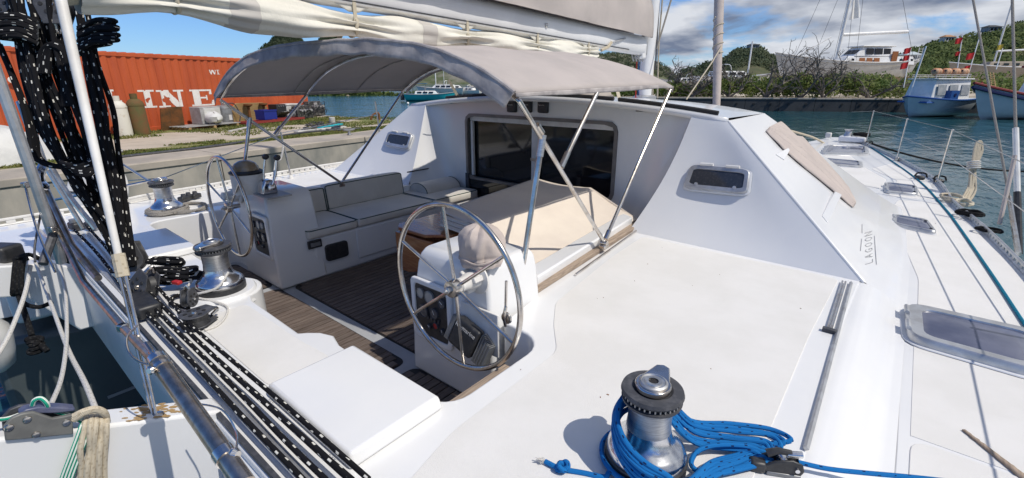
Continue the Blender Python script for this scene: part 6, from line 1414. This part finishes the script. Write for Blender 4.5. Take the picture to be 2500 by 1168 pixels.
# hanging cream rope on the lifeline
o = T('rope', U(2370, 500, z=ZS), 'cream rope hanging in a hank from the lifeline at the right', 'rope')
for k in range(7):
    j = random.uniform; dd = 5.6
    MB().tube([U(2390 + j(-6, 6), 348 + j(-4, 3), d=dd), U(2383 + j(-8, 8), 388, d=dd), U(2374 + j(-6, 6), 408, d=dd), U(2370 + j(-10, 10), 450, d=dd), U(2358 + j(-12, 10), 492 + j(-6, 6), d=dd - .1), U(2372 + j(-8, 10), 465, d=dd - .03), U(2378 + j(-5, 6), 410, d=dd), U(2398 + j(-4, 3), 366, d=dd)], .011, 7, closed=True, smooth=5).build('strand', 'rope_cream', o)
for k in range(4): c_ = U(2377, 396 + 5 * k, d=5.58); MB().tube([c_ + _r * .06 * math.cos(q * .6283) + _f * .05 * math.sin(q * .6283) for q in range(10)], .010, 6, closed=True, smooth=2).build('wrap', 'rope_white', o)
c_ = U(2322, 486, z=ZS + .02); MB().tube(coil(c_, 4, 0, xdir * .10, ydir * .17, .010, 5), .0115, 7, smooth=2).build('rope', 'rope_cream', label='cream rope coil lying on deck by the toe rail', cat='rope')
c_ = U(2352, 500, z=ZS + .02); MB().tube(coil(c_, 3, 0, xdir * .07, ydir * .14, .012, 9), .011, 7, smooth=2).build('rope', 'strap', label='tan rope bundle at the foot of the hanging cream hank', cat='rope')
c_ = U(2366, 527, z=ZS + .02); MB().tube(coil(c_, 4, 0, xdir * .10, ydir * .09, .012, 6), .012, 7, smooth=2).build('rope', 'rope_plain_black', label='black rope coil on deck aft of the cream rope', cat='rope')
c_ = U(2412, 566, z=ZS + .02); MB().tube(coil(c_, 3, 0, xdir * .09, ydir * .07, .009, 8), .008, 7, smooth=2).build('rope', 'rope_plain_black', label='thin dark rope coil hung on the toe rail by the shrouds', cat='rope')
for px_, py_, lab in ((2246, 434, 'black deck block beside the blue side-deck line'), (2292, 442, 'black shackle hanging at the third stanchion foot'), (2120, 352, 'black fitting at the bow end of the toe rail')):
    c_ = U(px_, py_, z=ZS + .03); b = T('block', c_, lab, 'block'); MB().box(c_, (.09, .11, .05), .4).build('body', 'black_plastic', b, bevel=.02, seg=3); MB().tube([c_ + V((-.06, 0, .02)), c_ + V((-.03, .09, .05)), c_ + V((.05, .08, .05)), c_ + V((.07, -.02, .02))], .011, 7, smooth=4).build('bail', 'rope_plain_black', b)
MB().tube([U(x, y, z=ZS + .012) for x, y in ((2540, 850), (2500, 790), (2420, 668), (2340, 552), (2306, 508), (2248, 445), (2180, 395), (2122, 357))], .009, 7, smooth=5).build('furling_line', 'rope_teal', label='teal line running along the starboard side deck', cat='rope')
MB().tube(bend(U(2122, 349, z=ZS + .05), U(2640, 415, z=-.2), .25, 16), .02, 7).build('mooring_line', 'rope_plain_black', label='dark mooring line running from the bow over the water to the right', cat='rope')
MB().tube([U(1930, 320, d=9), U(1985, 336, d=10), U(2015, 352, d=10.5)], .022, 7, smooth=4).build('mooring_line', 'rope_cream', label='cream mooring line at the bow beyond the window cover', cat='rope')
c_ = U(2080, 346, z=ZS + .02); o = T('windlass', c_, 'small white windlass with black coil at the bow', 'windlass'); MB().box(c_ + V((0, 0, .06)), (.5, .35, .12)).build('base', 'gelcoat', o, bevel=.03); MB().lathe([(.09, 0), (.07, .05), (.06, .1), (.09, .14)], 16, c_ + V((-.1, 0, .12))).build('drum', 'alloy', o); MB().tube(coil(c_ + V((.15, 0, .12)), 3, 0, xdir * .14, ydir * .12, .02, 3), .025, 7, smooth=2).build('coil', 'rope_plain_black', o)
MB().box(c_ + V((-.5, .3, .08)), (.12, .12, .12)).build('cleat_block', 'white_paint', o, bevel=.02)
# rust-coloured scrape on the aft side deck
m = MB(); a, b = U(2352, 1050, z=ZS + .006), U(2520, 1182, z=ZS + .006)
ps = [a.lerp(b, k / 24) for k in range(25)]; sdv = (b - a).normalized().cross(V((0, 0, 1)))
m.add([p + sdv * (.006 + .010 * k / 24 + .004 * noise.noise(V((k * .9, 1, 1)))) for k, p in enumerate(ps)] + [p - sdv * (.006 + .010 * k / 24 + .004 * noise.noise(V((k * .9, 5, 1)))) for k, p in enumerate(ps)], [(k, k + 1, 25 + k + 1, 25 + k) for k in range(24)])
m.build('wooden_batten', 'teak_trim', label='narrow weathered wood batten on the aft side deck at lower right', cat='batten', solid=.006)

# ------------------------------------------------------------------ port side fittings
pg = [V((x, y, ZD - .03)) for x, y in ((-5.93, -.1), (-6.02, .9), (-6.14, 1.3), (-6.2, 1.9), (-6.36, 2.7), (-6.43, 3.5), (-6.44, 4.1))]; pgl = catmull(pg, 10)
o = T('toe_rail', pg[3], 'pale perforated toe rail along the port gunwale', 'toe rail')
MB().tube([p + V((0, 0, .03)) for p in pgl], .014, 4).build('foot', 'white_paint', o); MB().tube([p + V((0, 0, .08)) for p in pgl], .013, 6).build('top', 'white_paint', o); m = MB()
for i in range(0, len(pgl) - 1): m.box(pgl[i] + V((0, 0, .055)), (.014, .06, .045), math.atan2(pgl[i + 1].y - pgl[i].y, pgl[i + 1].x - pgl[i].x) - R(90))
m.build('web', 'white_paint', o, kind='stuff')
for px_, py_, h, lab in ((711, 437, .6, 'stanchion with white rope on the port rail'), (935, 388, .9, 'thin stanchion by the port cabin wing')):
    p = U(px_, py_, z=ZD); o = T('stanchion', p, lab, 'stanchion'); MB().tube([p, p + V((-.03, -.03, h))], .012, 8).build('post', 'steel', o); MB().lathe([(.03, 0), (.018, .05)], 12, p).build('foot', 'white_paint', o)
MB().tube([U(693, 345, d=5.2), U(690, 372, d=5.2), U(684, 390, d=5.2), U(674, 394, d=5.1), U(671, 412, d=5.1), U(668, 440, d=5.0)], .011, 7, smooth=4).build('rope', 'rope_white', label='short white rope hanging from the port stanchion', cat='rope')
tp = U(711, 437, z=ZD) + V((-.03, -.03, .58)); MB().tube([U(130, 455, d=5.6), U(400, 435, d=5.6), tp, U(935, 388, z=ZD) + V((-.03, -.03, .7))], .005, 6).build('lifeline', 'steel', label='thin lifeline along the port rail', cat='lifeline')
# cam blocks beside the port winch, grey rope round it
for k, (px_, py_) in enumerate(((450, 490), (462, 486), (478, 483))):
    c_ = U(px_, py_, z=ZD + .02); o = T('cleat', c_, ('first', 'second', 'third')[k] + ' of three black cam cleats beside the port winch', 'cleat'); MB().box(c_ + V((0, 0, .02)), (.07, .1, .05), .5).build('body', 'black_plastic', o, bevel=.012); MB().lathe([(.025, 0), (.02, .03)], 10, c_ + V((0, 0, .04))).build('cam', 'rubber', o)
MB().tube(coil(W3_, 5, 0, xdir * .17, ydir * .17, .010, 12), .0125, 7, smooth=2).build('rope', 'rope_grey', label='grey rope wound round the base of the port winch', cat='rope')
MB().tube(coil(W3_ + V((.04, .16, 0)), 3, 0, xdir * .2, ydir * .16, .010, 13), .0125, 7, smooth=2).build('rope', 'rope_grey', label='loose grey rope coil beside the port winch', cat='rope')
# horseshoe buoy and stern rail
c_ = U(245, 452, d=4.9)
def horse(px_, py_): return U(px_, py_, d=4.9)
hp_ = [(175, 440), (200, 412), (240, 402), (285, 408), (306, 440), (308, 480), (295, 500), (262, 508), (215, 514), (182, 500), (170, 470)]
o = T('lifebuoy', c_, 'white horseshoe lifebuoy hung on the port stern rail', 'lifebuoy')
m = MB(); n_ = len(hp_) * 5; lp_ = catmull([horse(*p) for p in hp_], 5, True)
m.add([p - _f * .05 for p in lp_] + [p + _f * .05 for p in lp_], [tuple(range(n_)), tuple(range(2 * n_ - 1, n_ - 1, -1))] + [(i, (i + 1) % n_, n_ + (i + 1) % n_, n_ + i) for i in range(n_)]); m.build('float', 'white_paint', o, bevel=.03, seg=4)
MB().tube([horse(182, 470) - _f * .06, horse(245, 476) - _f * .06, horse(306, 466) - _f * .06], .008, 6).build('strap', 'rubber', o)
o = T('stern_rail', U(150, 560, z=ZD), 'stainless stern rail tubes at the port quarter', 'rail')
for pts_, r_, d in (([(135, 488), (230, 470), (370, 441)], .012, 4.7), ([(290, 396), (420, 478)], .012, 4.9), ([(120, 400), (170, 480), (235, 560)], .02, 3.6), ([(118, 418), (205, 560)], .016, 3.4)):
    MB().tube([U(x, y, d=d) for x, y in pts_], r_, 8, smooth=4 if len(pts_) > 2 else 0).build('tube', 'steel', o)
# steel frame at the left edge
o = T('gantry', U(130, 560, d=2.6), 'grey and stainless stern gantry tubes crossing the left edge', 'gantry')
MB().tube([U(-25, 130, d=2.2), U(70, 400, d=2.35), U(130, 575, d=2.5), U(150, 640, d=2.6)], .024, 10).build('strut', 'alloy', o)
MB().tube([U(50, 250, d=3.0), U(108, 408, d=3.0)], .024, 12).build('strut', 'steel', o); MB().tube([U(106, 405, d=2.95), U(97, 425, d=2.9), U(99, 445, d=2.9), U(110, 458, d=2.9)], .026, 10, smooth=4).build('knuckle', 'chrome', o); MB().lathe([(.03, 0), (.035, .02), (.03, .04)], 14, U(110, 458, d=2.88), -_f).build('bolt', 'chrome', o)
MB().tube([U(112, 462, d=2.9), U(175, 600, d=2.7), U(240, 680, d=2.5)], .018, 10).build('strut', 'steel_old', o)
MB().tube([U(84, 438, d=2.75), U(128, 535, d=2.6), U(205, 690, d=2.2), U(300, 800, d=1.75), U(372, 876, d=1.42)], .0135, 10).build('brace', 'steel_old', o)
MB().tube([U(62, 455, d=2.5), U(90, 560, d=2.4), U(135, 665, d=2.35)], .006, 6, smooth=3).build('wire', 'steel', o); MB().tube([U(100, 520, d=2.5), U(85, 600, d=2.45), U(86, 640, d=2.4)], .005, 6, smooth=3).build('wire', 'rubber', o); MB().tube([U(135, 560, d=2.5), U(105, 645, d=2.4)], .02, 8).build('strut', 'rubber', o)
for px_, py_ in ((62, 452), (128, 560), (300, 800)): MB().box(U(px_, py_, d=2.45 if px_ < 200 else 1.74), (.03, .03, .03), .5).build('clip', 'steel', o, bevel=.005)
# stainless telescopic pole in the foreground
p0, p1 = U(383, 876, d=1.42), U(600, 1185, d=1.12)
o = T('steel_pole', p1, 'thick stainless telescopic pole in the lower left foreground', 'pole')
MB().tube([p0, p1], .0235, 20).build('tube', 'steel_old', o); dv = (p1 - p0).normalized(); MB().tube([p0 - dv * .002, p0 + dv * .022], .0262, 20).build('end_cap', 'chrome', o); MB().tube([p0 + dv * .045, p0 + dv * .06], .0262, 20).build('collar', 'steel', o); MB().tube([p0 - dv * .09, p0 + dv * .01], .009, 10).build('eye_rod', 'steel', o); MB().lathe([(.012, -.02), (.012, .02)], 12, p0 - dv * .02, (1, 0, 0)).build('pin', 'steel', o)
MB().lathe([(.011, 0), (.013, .015), (.008, .02)], 12, p0 + dv * .05 - _f * .02 - _r * .012, (-_f).normalized()).build('thumb_screw', 'steel', o)
pc = p0.lerp(p1, .78); MB().tube([pc, pc + dv * .03], .0268, 20).build('collar', 'steel', o); MB().lathe([(.014, 0), (.016, .02), (.010, .03)], 12, pc + _r * .022 - _f * .01, (_r - _f * .3).normalized()).build('thumb_screw', 'steel', o)
MB().tube([U(335, 795, d=1.5), U(310, 825, d=1.45), U(316, 862, d=1.42), U(345, 885, d=1.4), U(378, 893, d=1.39)], .0035, 7, smooth=6).build('safety_wire', 'steel', o); MB().tube([U(480, 985, d=1.5), U(540, 1000, d=1.45), U(575, 1050, d=1.35), U(577, 1100, d=1.25), U(568, 1125, d=1.2)], .003, 6, smooth=6).build('safety_wire', 'steel', o)
# white pole with two rods standing on the davit
foot = U(378, 1020, d=1.63); mid = U(296, 655, d=1.62); top = U(135, -60, d=1.6)
o = T('white_pole', foot, 'tall white pole on paired steel rods standing on the near davit', 'pole')
MB().tube([mid + (mid - top).normalized() * .02, top], [.011, .014, .0175], 12).build('pole', 'white_paint', o)
for s_ in (-1, 1): MB().tube([foot + _r * .006 * s_, mid + _r * .010 * s_], .0055, 8).build('rod', 'steel', o)
MB().tube([mid - (mid - top).normalized() * .05, mid + (mid - top).normalized() * .03], .02, 8).build('tape_wrap', 'rope_cream', o); MB().lathe([(.032, 0), (.028, .012), (.014, .02)], 18, foot - V((0, 0, .004))).build('foot_plate', 'steel', o)
MB().grid(lambda u, v: mid + _r * (.012 + .03 * u * (1 - v)) * -1 + V((0, 0, -.02 - .10 * v)) + _f * .01 * math.sin(v * 5), 3, 6).build('loose_tape', 'white_paint', o)

# ------------------------------------------------------------------ traveller and mainsheet
o = T('traveller', (-2.6, .5, ZD), 'black mainsheet traveller track along the aft edge', 'traveller')
for yy, mt, r_ in ((.415, 'rubber', .008), (.475, 'alloy', .014)): MB().box((-2.62, yy, ZD + .012), (3.4, r_ * 2, .02)).build('track', mt, o)
for i, (pts_, r_, lab) in enumerate((
    ([(340, 735), (378, 787), (470, 885), (590, 1015), (700, 1129), (780, 1215)], .0095, 'black flecked traveller line nearest the stern edge'),
    ([(352, 725), (410, 787), (500, 875), (600, 975), (700, 1079), (830, 1205)], .0095, 'second black flecked traveller line'),
    ([(365, 715), (432, 783), (530, 877), (620, 957), (700, 1032), (880, 1195)], .0100, 'third black flecked traveller line'),
    ([(384, 700), (463, 790), (545, 862), (620, 925), (700, 993), (900, 1170)], .0092, 'black flecked traveller line nearest the bench'),
    ([(560, 905), (640, 978), (720, 1050), (800, 1120), (860, 1172)], .0095, 'short doubled black flecked line at the bottom'))):
    MB().tube([U(x, y, z=ZD + .05 + .004 * i) for x, y in pts_], r_, 9, smooth=5).build('traveller_line', 'rope_track', label=lab, cat='rope')
for i, (pts_, lab) in enumerate((([(182, 562), (240, 622), (330, 742)], 'thin black flecked line at the port end of the traveller'), ([(215, 556), (262, 608), (318, 690)], 'second thin black flecked line at the port end of the traveller'))):
    MB().tube([U(x, y, z=ZD + .05) for x, y in pts_], .0105, 8, smooth=5).build('traveller_line', 'rope_track', label=lab, cat='rope')
for px_, py_, lab in ((183, 552, 'black end block on the port end of the traveller'), (222, 552, 'black block beside the traveller end block')):
    c_ = U(px_, py_, z=ZD + .04); b = T('block', c_, lab, 'block'); MB().box(c_, (.12, .07, .07), .2).build('cheek', 'black_plastic', b, bevel=.02, seg=3); MB().lathe([(.03, -.03), (.03, .03)], 14, c_ + V((0, 0, .03))).build('sheave', 'zinc', b)
def block(c_, r, axis, lab, L_=.5, up=V((0, 0, 1))):
    o = T('block', c_, lab, 'block'); ax = V(axis).normalized(); c_ = V(c_); t = (up - ax * up.dot(ax)).normalized(); sd_ = ax.cross(t)
    for s_ in (-1, 1):
        pol = [(r * math.cos(R(a)), r * math.sin(R(a))) for a in range(180, 361, 15)] + [(r * .55, r * 1.3), (-r * .55, r * 1.3)]
        MB().prism(pol, s_ * r * .42 - .004, s_ * r * .42 + .004, lambda a, b, h: c_ + sd_ * a + t * b + ax * h).build('cheek', 'rubber', o, bevel=.003)
        for a in range(6): MB().lathe([(r * .14, 0), (r * .13, .003)], 10, c_ + (sd_ * math.cos(R(60 * a)) + t * math.sin(R(60 * a))) * r * .58 + ax * s_ * (r * .42 + .004), ax * s_).build('cheek_hole', 'caulk', o)
        MB().lathe([(r * .2, 0), (r * .16, .008)], 12, c_ + ax * s_ * (r * .42 + .003), ax * s_).build('pin', 'steel', o)
    MB().lathe([(r * .9, -r * .34), (r * .78, 0), (r * .9, r * .34)], 24, c_, ax).build('sheave', 'black_plastic', o); MB().tube([c_ + t * r * 1.2 - ax * r * .3, c_ + t * r * 1.7, c_ + t * r * 1.2 + ax * r * .3], r * .14, 8, smooth=4).build('shackle', 'steel', o)
block(U(318, 632, d=2.95), .085, -_f + _r * .3, 'upright black mainsheet block at the foot of the hanging ropes')
block(U(352, 700, d=2.75), .08, -_f - _r * .4, 'black mainsheet block on the traveller car', up=V((.2, .3, .6)))
block(U(478, 778, z=ZD + .05), .07, (0, 0, 1), 'black block lying flat on the bench', up=V((-.3, .9, 0)))
block(U(462, 730, z=ZD + .10), .045, _r, 'small snatch block tied beside the bench winch')
c_ = U(350, 745, z=ZD + .05); MB().box(c_, (.26, .11, .07)).build('traveller_car', 'black_plastic', label='black traveller car under the mainsheet blocks', cat='traveller car', bevel=.015)
block(U(8, 15, d=2.75), .075, -_f, 'grey block at the top left corner'); block(U(135, 18, d=2.7), .085, -_f + _r * .3, 'grey block at the top beside the white pole', up=V((0, 0, -1)))
# rope heap on the bench
o = T('rope', U(430, 690, z=ZD), 'heap of black flecked rope on the aft bench beside the winch', 'rope')
rd = random.Random(21)
for k in range(9):
    c_ = U(rd.uniform(395, 465), rd.uniform(672, 705), z=ZD + .02); a0 = rd.uniform(-.4, .4); ax = (_r * math.cos(a0) + ydir * math.sin(a0)) * rd.uniform(.10, .17); ay = ydir * rd.uniform(.03, .06)
    MB().tube([c_ + ax * math.cos(q * .7854) + ay * math.sin(q * .7854) + V((0, 0, .015 + .012 * k + rd.uniform(0, .02))) for q in range(8)], .0125, 8, closed=True, smooth=4).build('loop', 'rope_black', o)
MB().tube([U(470, 715, z=ZD + .03), U(425, 725, z=ZD + .02), U(420, 742, z=ZD + .02), U(460, 752, z=ZD + .03)], .012, 8, smooth=5).build('loop', 'rope_black', o); MB().box(U(432, 690, z=ZD + .10), (.05, .03, .02), .4).build('red_tag', 'red', o, bevel=.004)
MB().tube([W2_ + V((-.14, -.06, .10)), W2_ + V((-.1, -.15, .02)), W2_ + V((.0, -.16, .02)), W2_ + V((.12, -.06, .06)), W2_ + V((.11, .02, .13))], .007, 7, smooth=5).build('rope', 'rope_white', label='thin white line tied round the bench winch', cat='rope')
MB().tube([W2_ + V((.04, -.155, .015)), U(548, 745, z=ZD + .01), U(552, 770, z=ZD + .01), U(530, 795, z=ZD + .01), U(500, 806, z=ZD + .01)], .006, 7, smooth=5).build('rope', 'rope_white', label='loose end of the thin white line on the bench', cat='rope')
# hanging mainsheet bundle
def strand(par, pts_, r_, d0, d1, jit, rd, mat='rope_black', sm=5):
    n_ = len(pts_); P = []
    ox, oy, od = rd.uniform(-1, 1), rd.uniform(-1, 1), rd.uniform(-.12, .12)
    for i, (x, y, w) in enumerate(pts_): P.append(U(x + ox * w + rd.uniform(-jit, jit), y + oy * 4, d=d0 + (d1 - d0) * i / (n_ - 1) + od * (w / 60)))
    MB().tube(P, r_, 7, smooth=sm).build('strand', mat, par)
o = T('mainsheet', U(300, 640, d=2.9), 'thick bundle of black flecked mainsheet rope hanging at the left', 'rope')
rd = random.Random(33)
for k in range(21): strand(o, [(70, -30, 55), (92, 80, 50), (120, 190, 58), (155, 290, 68), (195, 390, 62), (232, 470, 44), (262, 540, 22), (285, 600, 8), (300, 650, 4)], .0145, 2.75, 2.95, 13, rd)
for k in range(9): strand(o, [(185, -30, 18), (200, 60, 16), (222, 160, 22), (245, 270, 32), (262, 360, 32), (280, 450, 22), (296, 540, 16), (310, 610, 10), (320, 650, 6)], .0145, 2.7, 2.9, 5, rd)
for k in range(4): strand(o, [(130, 20, 10), (150, 110, 12), (172, 200, 14), (205, 330, 14), (235, 430, 10), (250, 480, 6)], .014, 2.72, 2.85, 3, rd)
for x_ in (0,): strand(o, [(-20, 70, 0), (20, 160, 0), (60, 270, 0), (80, 370, 0), (105, 395, 0), (150, 405, 0), (190, 400, 0)], .0145, 2.72, 2.8, 2, rd)
strand(o, [(0, 110, 0), (40, 210, 0), (85, 320, 0), (95, 380, 0), (120, 402, 0), (170, 412, 0)], .0145, 2.75, 2.85, 2, rd)
# loop arching at mid height, wraps
for k in range(5): MB().tube([U(95 + 6 * k, 180, d=2.7), U(100 + 6 * k, 130 - 2 * k, d=2.68), U(125 + 3 * k, 108 + 2 * k, d=2.67), U(152, 118 + 3 * k, d=2.68), U(165 - 3 * k, 170, d=2.7), U(172 - 4 * k, 260, d=2.72)], .013, 7, smooth=5).build('loop', 'rope_black', o)
for k in range(5): MB().tube([U(150 + 8 * k, 395 + 6 * k, d=2.7), U(190 + 6 * k, 405 + 6 * k, d=2.66), U(225, 395 + 5 * k, d=2.7), U(200, 380 + 5 * k, d=2.9)], .013, 7, closed=True, smooth=4).build('wrap', 'rope_black', o)
for cx, cy, wx, tip, lab in ((235, 85, 62, 300, 'a'), (45, 68, 52, -20, 'b')):
    for k in range(11):
        y_ = cy - 26 + 5.2 * k + rd.uniform(-5, 5); e = tip - (14 - abs(k - 5) * -2) * (1 if tip > cx else -1) + rd.uniform(-10, 8); s0 = 192 if tip > cx else 92
        MB().tube([U(s0, y_ + 14, d=2.66), U((s0 + e) / 2, y_ - 6 + rd.uniform(-4, 4), d=2.62), U(e, y_ - 2, d=2.62), U((s0 + e) / 2, y_ + 6, d=2.7), U(s0, y_ + 26, d=2.7)], .0125, 7, smooth=5).build('loop', 'rope_black', o)
# ------------------------------------------------------------------ things at the lower left
XN = -1.775
def dn(x, y, k=0.0): return U(x, y, x=XN + k)
o = T('rope_clutch', dn(90, 1050), 'large grey rope clutch with blue lever on the near davit', 'rope clutch')
pol = [(8, 1040), (28, 1018), (52, 1008), (80, 1004), (104, 1012), (128, 1020), (160, 1014), (176, 1010), (178, 1058), (120, 1064), (60, 1070), (12, 1074)]
def px_prism(pol, k0, k1): 
    a = [dn(x, y, 0) for x, y in pol]; n_ = len(a); return MB().add([V((XN + k0, p.y, p.z)) for p in a] + [V((XN + k1, p.y, p.z)) for p in a], [tuple(range(n_)), tuple(range(2 * n_ - 1, n_ - 1, -1))] + [(i, (i + 1) % n_, n_ + (i + 1) % n_, n_ + i) for i in range(n_)])
px_prism(pol, -.006, .008).build('cheek', 'clutch_grey' if 'clutch_grey' in MATS else 'rubber', o, bevel=.003); px_prism(pol, -.060, -.046).build('cheek', 'rubber', o, bevel=.003)
px_prism([(45, 1016), (62, 1004), (95, 997), (150, 998), (186, 1001), (184, 1008), (140, 1013), (100, 1014), (70, 1020)], -.044, -.008).build('lever', 'lever_blue' if 'lever_blue' in MATS else 'navy', o, bevel=.004)
for x, y in ((22, 1044), (66, 1024), (162, 1032), (88, 1062)): MB().lathe([(.0105, 0), (.009, .004), (.005, .005)], 14, dn(x, y, .008), (1, 0, 0)).build('rivet', 'steel', o)
o = T('rope', dn(170, 1100), 'green and white striped rope running over the near davit', 'rope')
for k in range(4): MB().tube([dn(120 + 4 * k, 1000, -.03), dn(195 + 5 * k, 1028, -.01), dn(196 + 8 * k, 1045, .012), dn(176 + 8 * k, 1100, .02), dn(150 + 8 * k, 1170, .02), dn(140 + 8 * k, 1220, .02)], .0052, 8, smooth=6).build('strand', 'rope_green', o)
MB().tube([dn(-30, 1026, -.02), dn(20, 1022, -.03), dn(72, 1000, -.03), dn(84, 978, -.02), dn(100, 973, -.015), dn(114, 985, -.01), dn(118, 1000, -.02)], .0062, 8, smooth=6).build('loop', 'rope_green', o)
o = T('rope', dn(235, 1080), 'cream rope hank hanging over the near davit', 'rope')
for k in range(5):
    j = random.uniform; MB().tube([dn(214 + 11 * k, 1012, -.04), dn(208 + 13 * k, 1030, .004 + j(0, .008)), dn(202 + 15 * k + j(-4, 4), 1062, .014 + j(-.004, .012)), dn(199 + 15.5 * k + j(-6, 6), 1100, .016 + j(-.004, .012)), dn(194 + 16 * k + j(-6, 6), 1150, .018 + j(-.004, .01)), dn(190 + 17 * k, 1240, .018)], .0082, 9, smooth=6).build('strand', 'rope_cream', o)
for k in range(3): MB().tube([dn(180, 1026 - 5 * k, .004), dn(205, 1010 - 3 * k, .014), dn(232, 1002 - 2 * k, .012), dn(256, 1012 - 2 * k, .006), dn(262, 1030, -.02)], .0088, 9, smooth=6).build('wrap', 'rope_cream', o)
MB().tube([U(140, 640, d=3.0), U(158, 700, d=2.7), U(163, 790, d=2.3), U(160, 860, d=2.0), U(148, 930, d=1.75), U(124, 990, d=1.55)], .0075, 8, smooth=6).build('rope', 'rope_white', label='white line from the far davit to the grey clutch', cat='rope')
MB().tube([U(86, 640, d=3.0), U(120, 730, d=2.6), U(165, 850, d=2.1), U(205, 930, d=1.75), U(236, 1005, d=1.55)], .0085, 8, smooth=6).build('rope', 'rope_white', label='white line from the far davit to the cream hank', cat='rope')
MB().tube([U(75, 650, d=3.0), U(60, 720, d=2.8), U(30, 800, d=2.6), U(5, 850, d=2.5), U(-30, 900, d=2.4)], .011, 8, smooth=6).build('rope', 'rope_white', label='white line leaving the far davit to the left', cat='rope')
MB().tube([U(-20, 1030, d=1.5), U(8, 1075, d=1.48), U(35, 1130, d=1.44), U(60, 1190, d=1.4)], .0095, 8, smooth=6).build('rope', 'rope_white', label='pale rope falling at the bottom left corner', cat='rope')
o = T('rope', U(50, 680, d=3.0), 'black rope lashed round the far davit arm with a knotted tail', 'rope')
for k in range(3):
    x_ = 40 + 9 * k; MB().tube([U(x_, 632, d=2.98), U(x_ - 6, 680, d=2.92), U(x_ - 8 + 2 * k, 720, d=2.95), U(x_ + 4, 700, d=3.3), U(x_ + 8, 640, d=3.3)], .014, 7, closed=True, smooth=4).build('wrap', 'rope_plain_black', o)
MB().tube([U(35, 635, d=2.95), U(70, 622, d=2.95), U(110, 640, d=3.05)], .013, 7, smooth=5).build('tail', 'rope_plain_black', o); MB().tube([U(40, 715, d=2.95), U(60, 742, d=2.9), U(95, 750, d=2.9), U(128, 738, d=2.95)], .013, 7, smooth=5).build('tail', 'rope_plain_black', o)
MB().tube([U(44, 715, d=2.95), U(62, 770, d=2.85), U(78, 820, d=2.8)], .015, 7, smooth=5).build('tail', 'rope_plain_black', o)
for k in range(3): c_ = U(84, 834 + 9 * k, d=2.78); MB().tube([c_ + (_r * math.cos(q * .7854) + _u * .7 * math.sin(q * .7854)) * .032 + _f * .02 * math.sin(q * 1.57 + k) for q in range(8)], .014, 7, closed=True, smooth=3).build('knot', 'rope_plain_black', o)
MB().tube([U(92, 836, d=2.78), U(108, 850, d=2.78), U(116, 858, d=2.78)], .015, 7).build('tail', 'rope_plain_black', o)
MB().box(U(8, 618, d=3.05), (.16, .14, .11), .6).build('outboard_bracket', 'black_plastic', label='black bracket on top of the far davit arm at the left edge', cat='bracket', bevel=.02)
c_ = U(-18, 845, d=3.0); o = T('fender', c_, 'white fender hanging at the left edge', 'fender'); MB().lathe([(.0, -.20), (.05, -.19), (.09, -.14), (.10, -.04), (.10, .06), (.09, .14), (.05, .20), (.03, .26), (.0, .26)], 24, c_, (.25, .1, 1)).build('body', 'white_paint', o); MB().tube([c_ + V((.07, .03, .27)), c_ + V((.1, .05, .5)), U(0, 640, d=3.1)], .008, 6).build('lanyard', 'rope_white', o)

# specks of dirt and crumbs on the deck
sp = MB(); rd = random.Random(77)
for _ in range(12):
    c_ = V((rd.uniform(-1.3, -.25), rd.uniform(1.2, 3.4), ZD + .0045)); k = rd.uniform(.0015, .0045); a = rd.uniform(0, 3)
    sp.box(c_, (k * 2.2, k, .002), a)
for _ in range(6):
    c_ = V((rd.uniform(.3, .85), rd.uniform(1.3, 6.0), ZS + .0045)); k = rd.uniform(.002, .005); sp.box(c_, (k * 2, k, .002), rd.uniform(0, 3))
sp.build('deck_crumbs', 'rust', kind='stuff', label='tiny dark crumbs scattered on the white deck', smooth=0)
